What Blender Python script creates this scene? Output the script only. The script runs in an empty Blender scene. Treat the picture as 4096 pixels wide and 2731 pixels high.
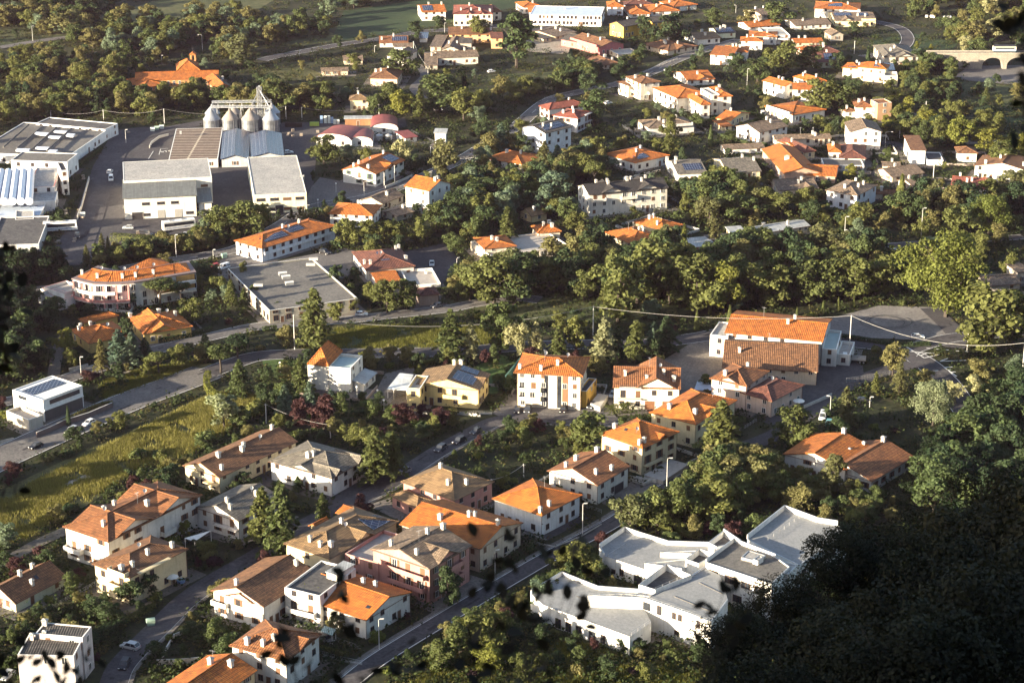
import bpy, bmesh, math, random
import numpy as np
from mathutils import Vector, Matrix
R = math.radians
rng = random.Random(7)
scene = bpy.context.scene
COL = scene.collection

# ------------------------------------------------------------------ camera model (a hilltop lookout 217 m above the town)
CAM_H, PITCH, FOC = 217.0, R(20.0), 8284.0
SP, CP = math.sin(PITCH), math.cos(PITCH)
TILES = {'O': (0, 0, 0.57422)}
for c in range(4):
    for r, y0, k in ((1, 0, 2.2402), (2, 650, 2.2402), (3, 1300, 2.2402), (4, 1950, 2.0078)):
        TILES['%d%d' % (r, c + 1)] = (c * 1024, y0, k)
def px(t, p):
    """survey sheet coordinates -> photograph coordinates"""
    x0, y0, k = TILES[t]
    return (x0 + p[0] / k, y0 + p[1] / k)
def at(t, p, z=0.0):
    """the point of the place at height z on the sight line of a survey coordinate"""
    X, Y = px(t, p)
    a, b = (X - 2048) / FOC, (1365.5 - Y) / FOC
    d = (a, CP + b * SP, -SP + b * CP)
    s = (z - CAM_H) / d[2]
    return Vector((d[0] * s, d[1] * s, z))
def proj(v):
    x, y, z = v[0], v[1], v[2] - CAM_H
    dep = y * CP - z * SP
    return (2048 + FOC * x / dep, 1365.5 - FOC * (y * SP + z * CP) / dep, dep)
def height_over(g, t, p):
    """height z above ground point g that is seen at survey coordinate p"""
    Y = px(t, p)[1]
    q = (1365.5 - Y) / FOC
    # (y SP + z CP) = q (y CP - z SP)
    y = g[1]
    return (q * y * CP - y * SP) / (CP + q * SP) + CAM_H

# ------------------------------------------------------------------ materials
MATS = {}
def new_mat(name):
    m = bpy.data.materials.new(name); m.use_nodes = True
    nt = m.node_tree
    return m, nt, nt.nodes['Principled BSDF']
def N(nt, kind, **kw):
    n = nt.nodes.new(kind)
    for k, v in kw.items(): setattr(n, k, v)
    return n
def ramp(nt, a, b, p0=0.35, p1=0.65):
    n = N(nt, 'ShaderNodeValToRGB'); e = n.color_ramp.elements
    e[0].position, e[1].position = p0, p1
    e[0].color, e[1].color = (*a, 1), (*b, 1)
    return n
def noise_of(nt, scale, detail=4, coord='Object', rough=.6, src=None):
    n = N(nt, 'ShaderNodeTexNoise'); n.inputs['Scale'].default_value = scale
    n.inputs['Detail'].default_value = detail; n.inputs['Roughness'].default_value = rough
    if src is None:
        tc = N(nt, 'ShaderNodeTexCoord'); src = tc.outputs[coord]
    nt.links.new(src, n.inputs['Vector'])
    return n
def mixc(nt, fac, a, b, blend='MIX'):
    n = N(nt, 'ShaderNodeMix', data_type='RGBA', blend_type=blend)
    for s, v in ((0, fac), (6, a), (7, b)):
        if isinstance(v, bpy.types.NodeSocket): nt.links.new(v, n.inputs[s])
        elif isinstance(v, (int, float)): n.inputs[s].default_value = v
        else: n.inputs[s].default_value = (*v, 1)
    return n.outputs[2]
def mul(c, k): return tuple(min(1, x * k) for x in c)

def wall_mat(c):
    key = ('wall',) + tuple(c)
    if key in MATS: return MATS[key]
    m, nt, b = new_mat('stucco')
    n1 = noise_of(nt, .35, 5); n2 = noise_of(nt, 3.0, 6, rough=.75)
    r1 = ramp(nt, mul(c, .84), mul(c, 1.05)); nt.links.new(n1.outputs[0], r1.inputs[0])
    r2 = ramp(nt, (.82, .81, .79), (1, 1, 1), .3, .55); nt.links.new(n2.outputs[0], r2.inputs[0])
    # rain streaks run down the wall
    tc = N(nt, 'ShaderNodeTexCoord'); mp = N(nt, 'ShaderNodeMapping')
    mp.inputs['Scale'].default_value = (1.6, 1.6, .12); nt.links.new(tc.outputs['Object'], mp.inputs[0])
    n3 = noise_of(nt, 1.0, 4, src=mp.outputs[0]); r3 = ramp(nt, (.80, .79, .77), (1, 1, 1), .36, .5)
    nt.links.new(n3.outputs[0], r3.inputs[0])
    o = mixc(nt, .8, r1.outputs[0], r2.outputs[0], 'MULTIPLY'); o = mixc(nt, .7, o, r3.outputs[0], 'MULTIPLY')
    nt.links.new(o, b.inputs['Base Color']); b.inputs['Roughness'].default_value = .9
    bp = N(nt, 'ShaderNodeBump'); bp.inputs['Strength'].default_value = .25; bp.inputs['Distance'].default_value = .05
    nt.links.new(n2.outputs[0], bp.inputs['Height']); nt.links.new(bp.outputs[0], b.inputs['Normal'])
    MATS[key] = m; return m

ROOFC = {  # pantile colours
    'orange': ((.42, .122, .018), (.54, .190, .028)), 'brown': ((.170, .080, .036), (.25, .125, .058)),
    'tan': ((.205, .135, .072), (.28, .19, .105)), 'maroon': ((.125, .045, .033), (.19, .075, .052)),
    'grey': ((.135, .128, .118), (.215, .205, .185)), 'stone': ((.155, .118, .088), (.28, .215, .165)), 'redbrown': ((.225, .088, .034), (.33, .145, .055)),
    'black': ((.030, .029, .031), (.055, .052, .052)), 'rust': ((.24, .070, .048), (.30, .095, .066)), 'slate': ((.065, .062, .06), (.105, .098, .092))}
def roof_mat(k):
    key = ('roof', k)
    if key in MATS: return MATS[key]
    a, c = ROOFC[k]
    m, nt, b = new_mat('pantiles_' + k)
    uv = N(nt, 'ShaderNodeUVMap')
    br = N(nt, 'ShaderNodeTexBrick'); nt.links.new(uv.outputs[0], br.inputs['Vector'])
    br.offset = 0.0
    br.inputs['Scale'].default_value = 1.0; br.inputs['Brick Width'].default_value = .55; br.inputs['Row Height'].default_value = .80
    br.inputs['Mortar Size'].default_value = .085; br.inputs['Mortar Smooth'].default_value = .5
    br.inputs['Color1'].default_value = (*a, 1); br.inputs['Color2'].default_value = (*c, 1); br.inputs['Mortar'].default_value = (*mul(a, .38), 1)
    n1 = noise_of(nt, .55, 5, rough=.7); n2 = noise_of(nt, 2.2, 5, rough=.8)
    r1 = ramp(nt, (.55, .54, .54), (1.18, 1.12, 1.04), .34, .64); nt.links.new(n1.outputs[0], r1.inputs[0])
    r2 = ramp(nt, (.62, .62, .60), (1.1, 1.06, 1.0), .34, .6); nt.links.new(n2.outputs[0], r2.inputs[0])
    o = mixc(nt, 1.0, br.outputs[0], r1.outputs[0], 'MULTIPLY'); o = mixc(nt, .7 if k not in ('stone', 'grey') else 1.0, o, r2.outputs[0], 'MULTIPLY')
    if k in ('stone', 'maroon', 'grey', 'brown'):   # lichen
        n3 = noise_of(nt, 1.1, 7, rough=.85); r3 = ramp(nt, (0, 0, 0), (1, 1, 1), .56, .70); nt.links.new(n3.outputs[0], r3.inputs[0])
        o = mixc(nt, r3.outputs[0], o, mul(c, 1.35))
    nt.links.new(o, b.inputs['Base Color']); b.inputs['Roughness'].default_value = .85
    bp = N(nt, 'ShaderNodeBump'); bp.inputs['Strength'].default_value = .7; bp.inputs['Distance'].default_value = .09
    wv = N(nt, 'ShaderNodeTexWave'); wv.bands_direction = 'X'; wv.inputs['Scale'].default_value = .57
    nt.links.new(uv.outputs[0], wv.inputs['Vector'])
    wv.inputs['Distortion'].default_value = .3
    nt.links.new(wv.outputs['Fac'], bp.inputs['Height']); nt.links.new(bp.outputs[0], b.inputs['Normal'])
    MATS[key] = m; return m

def plain(name, c, rough=.8, metal=0.0, var=.15, scale=1.5, spec=None):
    key = ('plain', name)
    if key in MATS: return MATS[key]
    m, nt, b = new_mat(name)
    n = noise_of(nt, scale, 5, rough=.7); r = ramp(nt, mul(c, 1 - var), mul(c, 1 + var), .3, .7)
    nt.links.new(n.outputs[0], r.inputs[0]); nt.links.new(r.outputs[0], b.inputs['Base Color'])
    b.inputs['Roughness'].default_value = rough; b.inputs['Metallic'].default_value = metal
    MATS[key] = m; return m
def two_noise(name, cols, s1, s2, rough=.95, bump=0.0, third=None, p=(.38, .62), q=(.35, .65)):
    """ground-like surface: a broad and a fine noise mix of colours"""
    key = ('plain', name)
    if key in MATS: return MATS[key]
    m, nt, b = new_mat(name)
    n1 = noise_of(nt, s1, 6, rough=.65); n2 = noise_of(nt, s2, 6, rough=.75)
    r1 = ramp(nt, cols[0], cols[1], *p); nt.links.new(n1.outputs[0], r1.inputs[0])
    r2 = ramp(nt, (.62, .62, .62), (1.25, 1.22, 1.15), *q); nt.links.new(n2.outputs[0], r2.inputs[0])
    o = mixc(nt, 1.0, r1.outputs[0], r2.outputs[0], 'MULTIPLY')
    if third:
        n3 = noise_of(nt, s1 * 2.7, 7, rough=.8); r3 = ramp(nt, (0, 0, 0), (1, 1, 1), .54, .66); nt.links.new(n3.outputs[0], r3.inputs[0])
        o = mixc(nt, r3.outputs[0], o, third)
    nt.links.new(o, b.inputs['Base Color']); b.inputs['Roughness'].default_value = rough
    b.inputs['Specular IOR Level'].default_value = .2
    if bump:
        bp = N(nt, 'ShaderNodeBump'); bp.inputs['Strength'].default_value = bump; bp.inputs['Distance'].default_value = .4
        nt.links.new(n2.outputs[0], bp.inputs['Height']); nt.links.new(bp.outputs[0], b.inputs['Normal'])
    MATS[key] = m; return m
def grid_mat(name, c1, c2, w, h, line, rough=.25, metal=0.0):
    """panels with thin joints, laid out in the surface's own metres"""
    key = ('plain', name)
    if key in MATS: return MATS[key]
    m, nt, b = new_mat(name)
    uv = N(nt, 'ShaderNodeUVMap'); br = N(nt, 'ShaderNodeTexBrick'); nt.links.new(uv.outputs[0], br.inputs[0]); br.offset = 0
    br.inputs['Scale'].default_value = 1; br.inputs['Brick Width'].default_value = w; br.inputs['Row Height'].default_value = h
    br.inputs['Mortar Size'].default_value = line; br.inputs['Color1'].default_value = (*c1, 1); br.inputs['Color2'].default_value = (*mul(c1, 1.35), 1)
    br.inputs['Mortar'].default_value = (*c2, 1)
    n2 = noise_of(nt, .5, 5, rough=.7); r2 = ramp(nt, (.75, .75, .75), (1.1, 1.1, 1.1)); nt.links.new(n2.outputs[0], r2.inputs[0])
    o = mixc(nt, 1.0, br.outputs[0], r2.outputs[0], 'MULTIPLY')
    nt.links.new(o, b.inputs['Base Color']); b.inputs['Roughness'].default_value = rough; b.inputs['Metallic'].default_value = metal
    MATS[key] = m; return m
def leaf_mat(name, c, var=.35, transl=.25):
    key = ('leaf', name)
    if key in MATS: return MATS[key]
    m, nt, b = new_mat('leaves_' + name)
    at_ = N(nt, 'ShaderNodeAttribute'); at_.attribute_name = 'tone'
    oi = N(nt, 'ShaderNodeObjectInfo')
    r1 = ramp(nt, mul(c, 1 - var), mul(c, 1 + var), 0, 1); nt.links.new(at_.outputs['Fac'], r1.inputs[0])
    r2 = ramp(nt, (.72, .80, .74), (1.22, 1.12, .9), 0, 1); nt.links.new(oi.outputs['Random'], r2.inputs[0])
    o = mixc(nt, 1.0, r1.outputs[0], r2.outputs[0], 'MULTIPLY')
    nt.links.new(o, b.inputs['Base Color']); b.inputs['Roughness'].default_value = .75; b.inputs['Specular IOR Level'].default_value = .15
    tr = N(nt, 'ShaderNodeBsdfTranslucent'); nt.links.new(mixc(nt, 1.0, o, (1.1, 1.1, .5), 'MULTIPLY'), tr.inputs[0])
    mx = N(nt, 'ShaderNodeMixShader'); mx.inputs[0].default_value = transl
    nt.links.new(b.outputs[0], mx.inputs[1]); nt.links.new(tr.outputs[0], mx.inputs[2])
    nt.links.new(mx.outputs[0], nt.nodes['Material Output'].inputs[0])
    MATS[key] = m; return m

M_GLASS = plain('window_glass', (.030, .034, .042), .12, 0, .5, .7)
M_WHITE = plain('white_paint', (.74, .73, .70), .6)
M_FRAME = plain('brown_wood', (.13, .065, .032), .6)
M_GREENW = plain('green_wood', (.05, .085, .06), .6)
M_DARK = plain('dark_metal', (.045, .042, .045), .5, .3)
M_STEEL = plain('zinc', (.42, .43, .44), .45, .6, .2, .8)
M_CONC = plain('concrete', (.40, .385, .36), .9, 0, .2, .8)
M_SOLAR = grid_mat('solar_cells', (.012, .018, .045), (.28, .30, .34), 1.0, 1.65, .035, .22)
M_TERRACE = plain('terrace_tiles', (.33, .30, .27), .8, 0, .2, .9)
M_BARK = plain('bark', (.048, .038, .030), .95, 0, .4, 3)
M_BARKP = plain('pale_bark', (.33, .29, .24), .95, 0, .3, 3)
M_RUBBER = plain('rubber', (.02, .02, .02), .9)
M_LAMP = plain('lamp_glass', (.8, .8, .78), .3)
M_POLE = plain('pole_paint', (.52, .51, .48), .6, 0, .2, 2)
M_WOODPOLE = plain('weathered_pole', (.30, .25, .20), .9, 0, .3, 2)

# ------------------------------------------------------------------ mesh helpers
class MB:
    def __init__(s): s.v, s.f, s.m = [], [], []
    def add(s, vs, fs, mi=0):
        o = len(s.v); s.v += [tuple(v) for v in vs]
        for f in fs: s.f.append([i + o for i in f]); s.m.append(mi)
        return s
    def face(s, vs, mi=0): return s.add(vs, [range(len(vs))], mi)
    def prism(s, base, top, mi=0, cap=True, bottom=True):
        n = len(base); fs = [(i, (i + 1) % n, n + (i + 1) % n, n + i) for i in range(n)]
        if cap: fs.append(tuple(range(n, 2 * n)))
        if bottom: fs.append(tuple(reversed(range(n))))
        return s.add(list(base) + list(top), fs, mi)
    def box(s, c, sz, mi=0, rot=0.0):
        x, y, z = sz[0] / 2, sz[1] / 2, sz[2] / 2; cr, sr = math.cos(rot), math.sin(rot)
        b = [(c[0] + a * cr - d * sr, c[1] + a * sr + d * cr) for a, d in ((-x, -y), (x, -y), (x, y), (-x, y))]
        return s.prism([(p[0], p[1], c[2] - z) for p in b], [(p[0], p[1], c[2] + z) for p in b], mi)
    def tube(s, p0, p1, r0, r1, n=8, mi=0, cap=True):
        p0, p1 = Vector(p0), Vector(p1); d = (p1 - p0).normalized()
        a = d.orthogonal().normalized(); b = d.cross(a)
        ring = lambda p, r: [p + (a * math.cos(2 * math.pi * i / n) + b * math.sin(2 * math.pi * i / n)) * r for i in range(n)]
        return s.prism(ring(p0, r0), ring(p1, max(r1, .001)), mi, cap, cap)
    def poly(s, pts, r, n=6, mi=0, taper=1.0):
        for i in range(len(pts) - 1):
            a = r * (1 - (1 - taper) * i / (len(pts) - 1)); b = r * (1 - (1 - taper) * (i + 1) / (len(pts) - 1))
            s.tube(pts[i], pts[i + 1], a, b, n, mi)
        return s
    def mesh(s, name, mats, smooth=False, uv=True):
        me = bpy.data.meshes.new(name); me.from_pydata(s.v, [], s.f)
        for m in (mats if isinstance(mats, (list, tuple)) else [mats]): me.materials.append(m)
        if len(me.materials) > 1: me.polygons.foreach_set('material_index', s.m)
        if smooth: me.polygons.foreach_set('use_smooth', [True] * len(me.polygons))
        if uv: face_uv(me)
        me.update(); return me
    def build(s, name, mats, parent=None, loc=None, smooth=False, uv=True):
        return link(name, s.mesh(name, mats, smooth, uv), parent, loc)
def face_uv(me):
    """every face unrolled in metres: u level along the face, v up its slope"""
    l = me.uv_layers.new(name='UVMap')
    up = Vector((0, 0, 1))
    for p in me.polygons:
        n = p.normal; e1 = up.cross(n)
        if e1.length < .02: e1 = Vector((1, 0, 0))
        e1.normalize(); e2 = n.cross(e1)
        for li in p.loop_indices:
            c = me.vertices[me.loops[li].vertex_index].co
            l.data[li].uv = (c.dot(e1), c.dot(e2))
def link(name, data, parent=None, loc=None):
    o = bpy.data.objects.new(name, data); COL.objects.link(o)
    if parent: o.parent = parent
    if loc is not None: o.location = loc
    return o
def tag(o, label=None, cat=None, group=None, kind=None):
    for k, v in (('label', label), ('category', cat), ('group', group), ('kind', kind)):
        if v: o[k] = v
    return o
def thing(name, label, cat, loc=(0, 0, 0), rz=0.0, group=None):
    o = link(name, None); o.location = loc; o.rotation_euler[2] = rz; o.empty_display_size = .5
    return tag(o, label, cat, group)
def copy_tree(o, parent=None):
    c = o.copy(); COL.objects.link(c)
    if parent: c.parent = parent
    for ch in list(o.children): copy_tree(ch, c)
    return c
def recolor(o, mat, slot=0):
    o.material_slots[slot].link = 'OBJECT'; o.material_slots[slot].material = mat

# ------------------------------------------------------------------ terrain height: flat valley floor, wooded hill under the lookout, unseen ridge behind shaped for its shadow
def lerp_tab(tab, x):
    if x <= tab[0][0]: return tab[0][1]
    for (a, b), (c, d) in zip(tab, tab[1:]):
        if x <= c: return b + (d - b) * (x - a) / (c - a)
    return tab[-1][1]
SHADE_CREST = [(-3000, 220), (-1010, 214), (-900, 120), (-560, 120), (-460, 295), (-100, 305), (400, 300), (3000, 260)]  # unseen ridge heights, shaped to shade the near hillside and lower left
BROW = [(-3000, 165), (-1000, 140), (-900, 95), (-520, 95), (-140, 215), (3000, 215)]  # brow dips on the left so low sun reaches the near houses
def hill(x, y):
    br = lerp_tab(BROW, x); front = br - .60 * y
    if y >= 0: h = front
    else: h = min(br - 1.7 * y, lerp_tab(SHADE_CREST, x)) if y > -160 else lerp_tab(SHADE_CREST, x)
    if abs(x) < 60 and -30 < y < 0: h = min(h, 215.0)
    return max(0.0, h)
SKY_S, SUN_S, HAZE, HAZE_C, EXPO, DENOISE, os_dbg = .078, 5.0, 0.000022, (.92, .62, .86), 2.3, True, True
# ------------------------------------------------------------------ windows, doors and other shared pieces
PIECE = {}
def piece(key, fn):
    if key not in PIECE: PIECE[key] = fn()
    return PIECE[key]
def rel(mb_boxes):  # list of (center, size, material index)
    b = MB()
    for c, s, mi in mb_boxes: b.box(c, s, mi)
    return b
# window local frame: x along the wall, y out of the wall, z up from the sill
def win_mesh(w, h, style):
    def mk():
        fr = {'w': M_WHITE, 'b': M_FRAME, 'g': M_GREENW}[style[0]]
        bx = [((-w / 2 - .04, .03, h / 2), (.09, .10, h + .16), 0), ((w / 2 + .04, .03, h / 2), (.09, .10, h + .16), 0),
              ((0, .03, h + .04), (w, .10, .08), 0), ((0, .03, h / 2), (.06, .085, h), 0), ((0, .07, -.05), (w + .3, .2, .09), 1)]
        if 's' in style:   # open shutters folded back against the wall
            bx += [((sx * (w / 2 + .09 + w / 4), .05, h / 2), (w / 2, .07, h + .1), 2) for sx in (-1, 1)]
        sh = M_GREENW if 'g' in style else M_FRAME
        return rel(bx).mesh('window', [fr, M_CONC, sh])
    return piece(('win', w, h, style), mk)
def pane_mesh(w, h): return piece(('pane', w, h), lambda: rel([((0, .012, h / 2), (w, .05, h), 0)]).mesh('pane', M_GLASS))
def closed_mesh(w, h): return piece(('closed', w, h), lambda: rel([((0, .02, h / 2), (w, .06, h), 0)] + [((0, .055, (i + .5) * h / 9), (w - .1, .02, .05), 0) for i in range(9)]).mesh('shutter', M_FRAME))
def door_mesh(w, h, mat): return piece(('door', w, h, mat.name), lambda: rel([((0, .03, h / 2), (w, .08, h), 0), ((-w / 2 - .06, .04, h / 2), (.12, .12, h + .12), 1), ((w / 2 + .06, .04, h / 2), (.12, .12, h + .12), 1), ((0, .04, h + .06), (w, .12, .12), 1)] + [((x * w / 4, .075, z * h / 4 + h / 8), (w * .36, .02, h * .18), 0) for x in (-1, 1) for z in range(4)]).mesh('door', [mat, M_CONC]))
def chimney_mesh(w, h):
    def mk():
        b = MB(); b.box((0, 0, h / 2 - .5), (w, w, h + 1.0), 0)
        for sx in (-1, 1):
            for sy in (-1, 1): b.box((sx * w * .38, sy * w * .38, h + .13), (.13, .13, .28), 0)
        q = w * .72
        b.prism([(-q, -q, h + .26), (q, -q, h + .26), (q, q, h + .26), (-q, q, h + .26)], [(-.08, -.08, h + .52), (.08, -.08, h + .52), (.08, .08, h + .52), (-.08, .08, h + .52)], 1)
        b.box((0, 0, h - .02), (w * 1.18, w * 1.18, .1), 1)
        return b.mesh('chimney', [wall_mat((.62, .59, .54)), M_CONC])
    return piece(('ch', w, h), mk)
def dish_mesh():
    def mk():
        b = MB(); b.tube((0, 0, -.6), (0, 0, 1.1), .035, .035, 6, 1)
        n = 12; d = Vector((.45, -.8, .35)).normalized(); a = d.orthogonal().normalized(); c = d.cross(a); o = Vector((0, 0, 1.1)) + d * .12
        ring = [o + d * .14 + (a * math.cos(6.283 * i / n) + c * math.sin(6.283 * i / n)) * .48 for i in range(n)]
        b.add([o] + ring, [(0, i + 1, (i + 1) % n + 1) for i in range(n)]); b.tube(o, o + d * .5, .02, .02, 5, 1)
        return b.mesh('satellite_dish', [M_WHITE, M_STEEL])
    return piece('dish', mk)
def antenna_mesh():
    def mk():
        b = MB(); b.tube((0, 0, -.6), (0, 0, 3.0), .035, .03, 5)
        b.tube((-.7, 0, 2.8), (.7, .1, 2.8), .02, .02, 4)
        for i in range(7): b.tube((-.6 + .2 * i, -.35, 2.8), (-.6 + .2 * i, .35, 2.8), .014, .014, 4)
        b.tube((0, -.4, 2.3), (0, .4, 2.3), .02, .02, 4)
        return b.mesh('antenna', [M_STEEL])
    return piece('ant', mk)

class Block:
    """one rectangular volume of a building: measured eave corners A (left/back), B (near), C (right) and the ground level g seen under B"""
    def __init__(s, t, A, B, C, g, roof='hip', ridge='v', rise=2.0, k='orange', ov=.5, **kw):
        s.t, s.roof, s.ridge, s.rise, s.k, s.kw = t, roof, ridge, rise * (1.14 if roof in ('hip', 'gable') else 1), k, kw
        G = at(t, (B[0], g), 0.0)
        s.h = max(2.2, height_over(G, t, B)) if 'h' not in kw else kw['h']
        if 'h' in kw: pass
        pB, pA, pC = at(t, B, s.h), at(t, A, s.h), at(t, C, s.h)
        u, v = (pA - pB).xy, (pC - pB).xy
        au, av = math.atan2(u.y, u.x), math.atan2(v.y, v.x)
        d = (au - av) % (2 * math.pi)
        mid = av + d / 2
        s.Lu, s.Lv = max(2.5, u.length), max(2.5, v.length)
        if d > math.pi: mid = av + math.pi / 4
        wu = s.Lu / (s.Lu + s.Lv)           # keep the better measured (longer) side closer to its own direction
        off = (d - math.pi / 2)
        av2 = av + off * wu; au2 = av2 + math.pi / 2
        s.av = av2
        s.u = Vector((math.cos(au2), math.sin(au2), 0)); s.v = Vector((math.cos(av2), math.sin(av2), 0))
        if d > math.pi or d < R(35): print('BAD ANGLE', t, A, B, C, math.degrees(d))
        s.o = Vector((pB.x, pB.y, 0)); s.ov = ov
        s.e = 0.0 if roof in ('flat', 'slab', 'barrel') else ov
        if s.roof == 'hip': s.ridge = 'v' if s.Lv >= s.Lu else 'u'
    def P(s, a, b, z=0.0): return s.o + s.u * (a * s.Lu) + s.v * (b * s.Lv) + Vector((0, 0, z))
    def rz(s, a, b):
        """roof height over the eave at fractions a (along A) and b (along C)"""
        if s.roof == 'gable':
            q = b if s.ridge == 'u' else a
            return s.rise * max(0, 1 - abs(2 * q - 1))
        if s.roof == 'hip':
            sh, lg, ls, ll = (a, b, s.Lu, s.Lv) if s.ridge == 'v' else (b, a, s.Lv, s.Lu)
            return s.rise * 2 * min(min(sh, 1 - sh), min(lg, 1 - lg) * ll / ls)
        if s.roof == 'shed': return s.rise * a
        if s.roof == 'barrel': return s.rise * math.sqrt(max(0, 1 - (2 * b - 1) ** 2)) * 1.0
        return -s.kw.get('par', .45) + .03 if s.roof == 'flat' else .02
    def slope(s):
        if s.roof == 'gable': return s.rise * 2 / (s.Lv if s.ridge == 'u' else s.Lu)
        if s.roof == 'hip': return s.rise * 2 / min(s.Lu, s.Lv)
        return 0.0
    def corners(s, inset=0.0):
        fu, fv = inset / s.Lu, inset / s.Lv
        return [(fu, fv), (fu, 1 - fv), (1 - fu, 1 - fv), (1 - fu, fv)]   # B, C, D, A
    def foot(s, m=0.0): return [s.P(a, b) for a, b in s.corners(-m)]

FOOT = []     # footprints, to keep plants off the buildings
BINFO = []    # (short description, centre) of every building, for wording the labels of what stands near
DET_FAR = 760.0

def wall_mesh(b, loc):
    m = MB(); e = b.e; q = b.corners(e); zt = b.h + b.slope() * e * .92 - .02
    L = lambda a, c, z: b.P(a, c, z) - loc
    if b.roof == 'flat':
        par = b.kw.get('par', .45); w = .28
        inn = b.corners(w); o4 = [L(a, c, -.6) for a, c in q]; t4 = [L(a, c, b.h) for a, c in q]; i4 = [L(a, c, b.h) for a, c in inn]; d4 = [L(a, c, b.h - par) for a, c in inn]
        m.prism(o4, t4, 0, False, True); n = 4
        for i in range(4):
            j = (i + 1) % 4
            m.face([t4[i], t4[j], i4[j], i4[i]], 1); m.face([i4[i], i4[j], d4[j], d4[i]], 0)
        return m
    if b.roof == 'barrel':
        o4 = [L(a, c, -.6) for a, c in q]; t4 = [L(a, c, b.h) for a, c in q]; m.prism(o4, t4)
        for a in (0, 1):
            arc = [L(a, i / 14, b.h + b.rz(a, i / 14)) for i in range(15)]
            m.face(arc if a == 0 else arc[::-1], 0)
        return m
    o4 = [L(a, c, -.6) for a, c in q]
    if b.roof == 'shed':
        t4 = [L(a, c, b.h + b.rise * a - .05) for a, c in q]
    else: t4 = [L(a, c, zt) for a, c in q]
    m.prism(o4, t4)
    if b.roof == 'gable':
        z = b.h + b.rise - .05
        if b.ridge == 'u':
            m.face([t4[0], t4[1], L(q[0][0], .5, z)]); m.face([t4[2], t4[3], L(q[2][0], .5, z)])
        else:
            m.face([t4[3], t4[0], L(.5, q[0][1], z)]); m.face([t4[1], t4[2], L(.5, q[1][1], z)])
    return m
def slab(m, quad, th=.2, mi=0):
    q = [Vector(p) for p in quad]; m.prism([p - Vector((0, 0, th)) for p in q], q, mi)
def roof_mesh(b, loc, dz=0.0):
    m = MB(); L = lambda a, c, z: b.P(a, c, b.h + z + dz) - loc
    r = b.rise
    if b.roof == 'gable':
        if b.ridge == 'u':
            slab(m, [L(0, 0, 0), L(0, .5, r), L(1, .5, r), L(1, 0, 0)]); slab(m, [L(0, .5, r), L(0, 1, 0), L(1, 1, 0), L(1, .5, r)])
            m.tube(L(0, .5, r + .03), L(1, .5, r + .03), .17, .17, 6, 1)
        else:
            slab(m, [L(0, 0, 0), L(0, 1, 0), L(.5, 1, r), L(.5, 0, r)]); slab(m, [L(.5, 0, r), L(.5, 1, r), L(1, 1, 0), L(1, 0, 0)])
            m.tube(L(.5, 0, r + .03), L(.5, 1, r + .03), .17, .17, 6, 1)
    elif b.roof == 'hip':
        c = [L(0, 0, 0), L(0, 1, 0), L(1, 1, 0), L(1, 0, 0)]
        if b.ridge == 'v':
            f = min(.5, b.Lu / b.Lv / 2 * b.kw.get('hf', 1)); p, q = L(.5, f, r), L(.5, 1 - f, r)
            fs = [[c[0], c[1], q, p], [c[1], c[2], q], [c[2], c[3], p, q], [c[3], c[0], p]]
            hl = [(c[0], p), (c[3], p), (c[1], q), (c[2], q), (p, q)]
        else:
            f = min(.5, b.Lv / b.Lu / 2 * b.kw.get('hf', 1)); p, q = L(f, .5, r), L(1 - f, .5, r)
            fs = [[c[0], c[1], p], [c[1], c[2], q, p], [c[2], c[3], q], [c[3], c[0], p, q]]
            hl = [(c[0], p), (c[1], p), (c[2], q), (c[3], q), (p, q)]
        for f_ in fs: m.face(f_)
        lo = [v - Vector((0, 0, .2)) for v in c]
        for i in range(4): m.face([lo[i], lo[(i + 1) % 4], c[(i + 1) % 4], c[i]], 1)
        m.face(lo[::-1], 1)
        for a, d in hl:
            if (a - d).length > .1: m.tube(a + Vector((0, 0, .03)), d + Vector((0, 0, .03)), .16, .16, 6, 1)
    elif b.roof == 'shed': slab(m, [L(0, 0, 0), L(0, 1, 0), L(1, 1, r), L(1, 0, r)])
    elif b.roof == 'barrel':
        n = 14; o = .3
        fo, fb = -o / b.Lu, 1 + o / b.Lu
        for i in range(n):
            s0, s1 = i / n, (i + 1) / n
            slab(m, [L(fo, s0, b.rz(0, s0) + .12), L(fo, s1, b.rz(0, s1) + .12), L(fb, s1, b.rz(0, s1) + .12), L(fb, s0, b.rz(0, s0) + .12)], .14)
    else:
        par = b.kw.get('par', .45) if b.roof == 'flat' else -.08
        q = b.corners(.26 if b.roof == 'flat' else -.25)
        slab(m, [L(a, c, -par + .02) for a, c in q], .16)
    return m

SIDES = {'L': 0, 'R': 1}
def wall_sides(b):
    """the four wall faces: start, end, outward normal, top height, name"""
    q = b.corners(b.e); p = [b.P(a, c) for a, c in q]
    res = []
    for i, nm in ((0, 'R'), (1, 'K'), (2, 'J'), (3, 'L')):   # B-C, C-D, D-A, A-B
        a, c = p[i], p[(i + 1) % 4]; d = (c - a).normalized(); res.append((a, c, Vector((d.y, -d.x, 0)), nm))
    return res
CAMP = Vector((0, 0, CAM_H))

def put(root, mesh, name, pos, rz=0.0, parent=None, scale=None):
    o = link(name, mesh, parent or root); o.location = pos; o.rotation_euler[2] = rz
    if scale: o.scale = scale
    return o
def roof_point(b, a, c): return b.P(a, c, b.h + b.rz(a, c))

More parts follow.
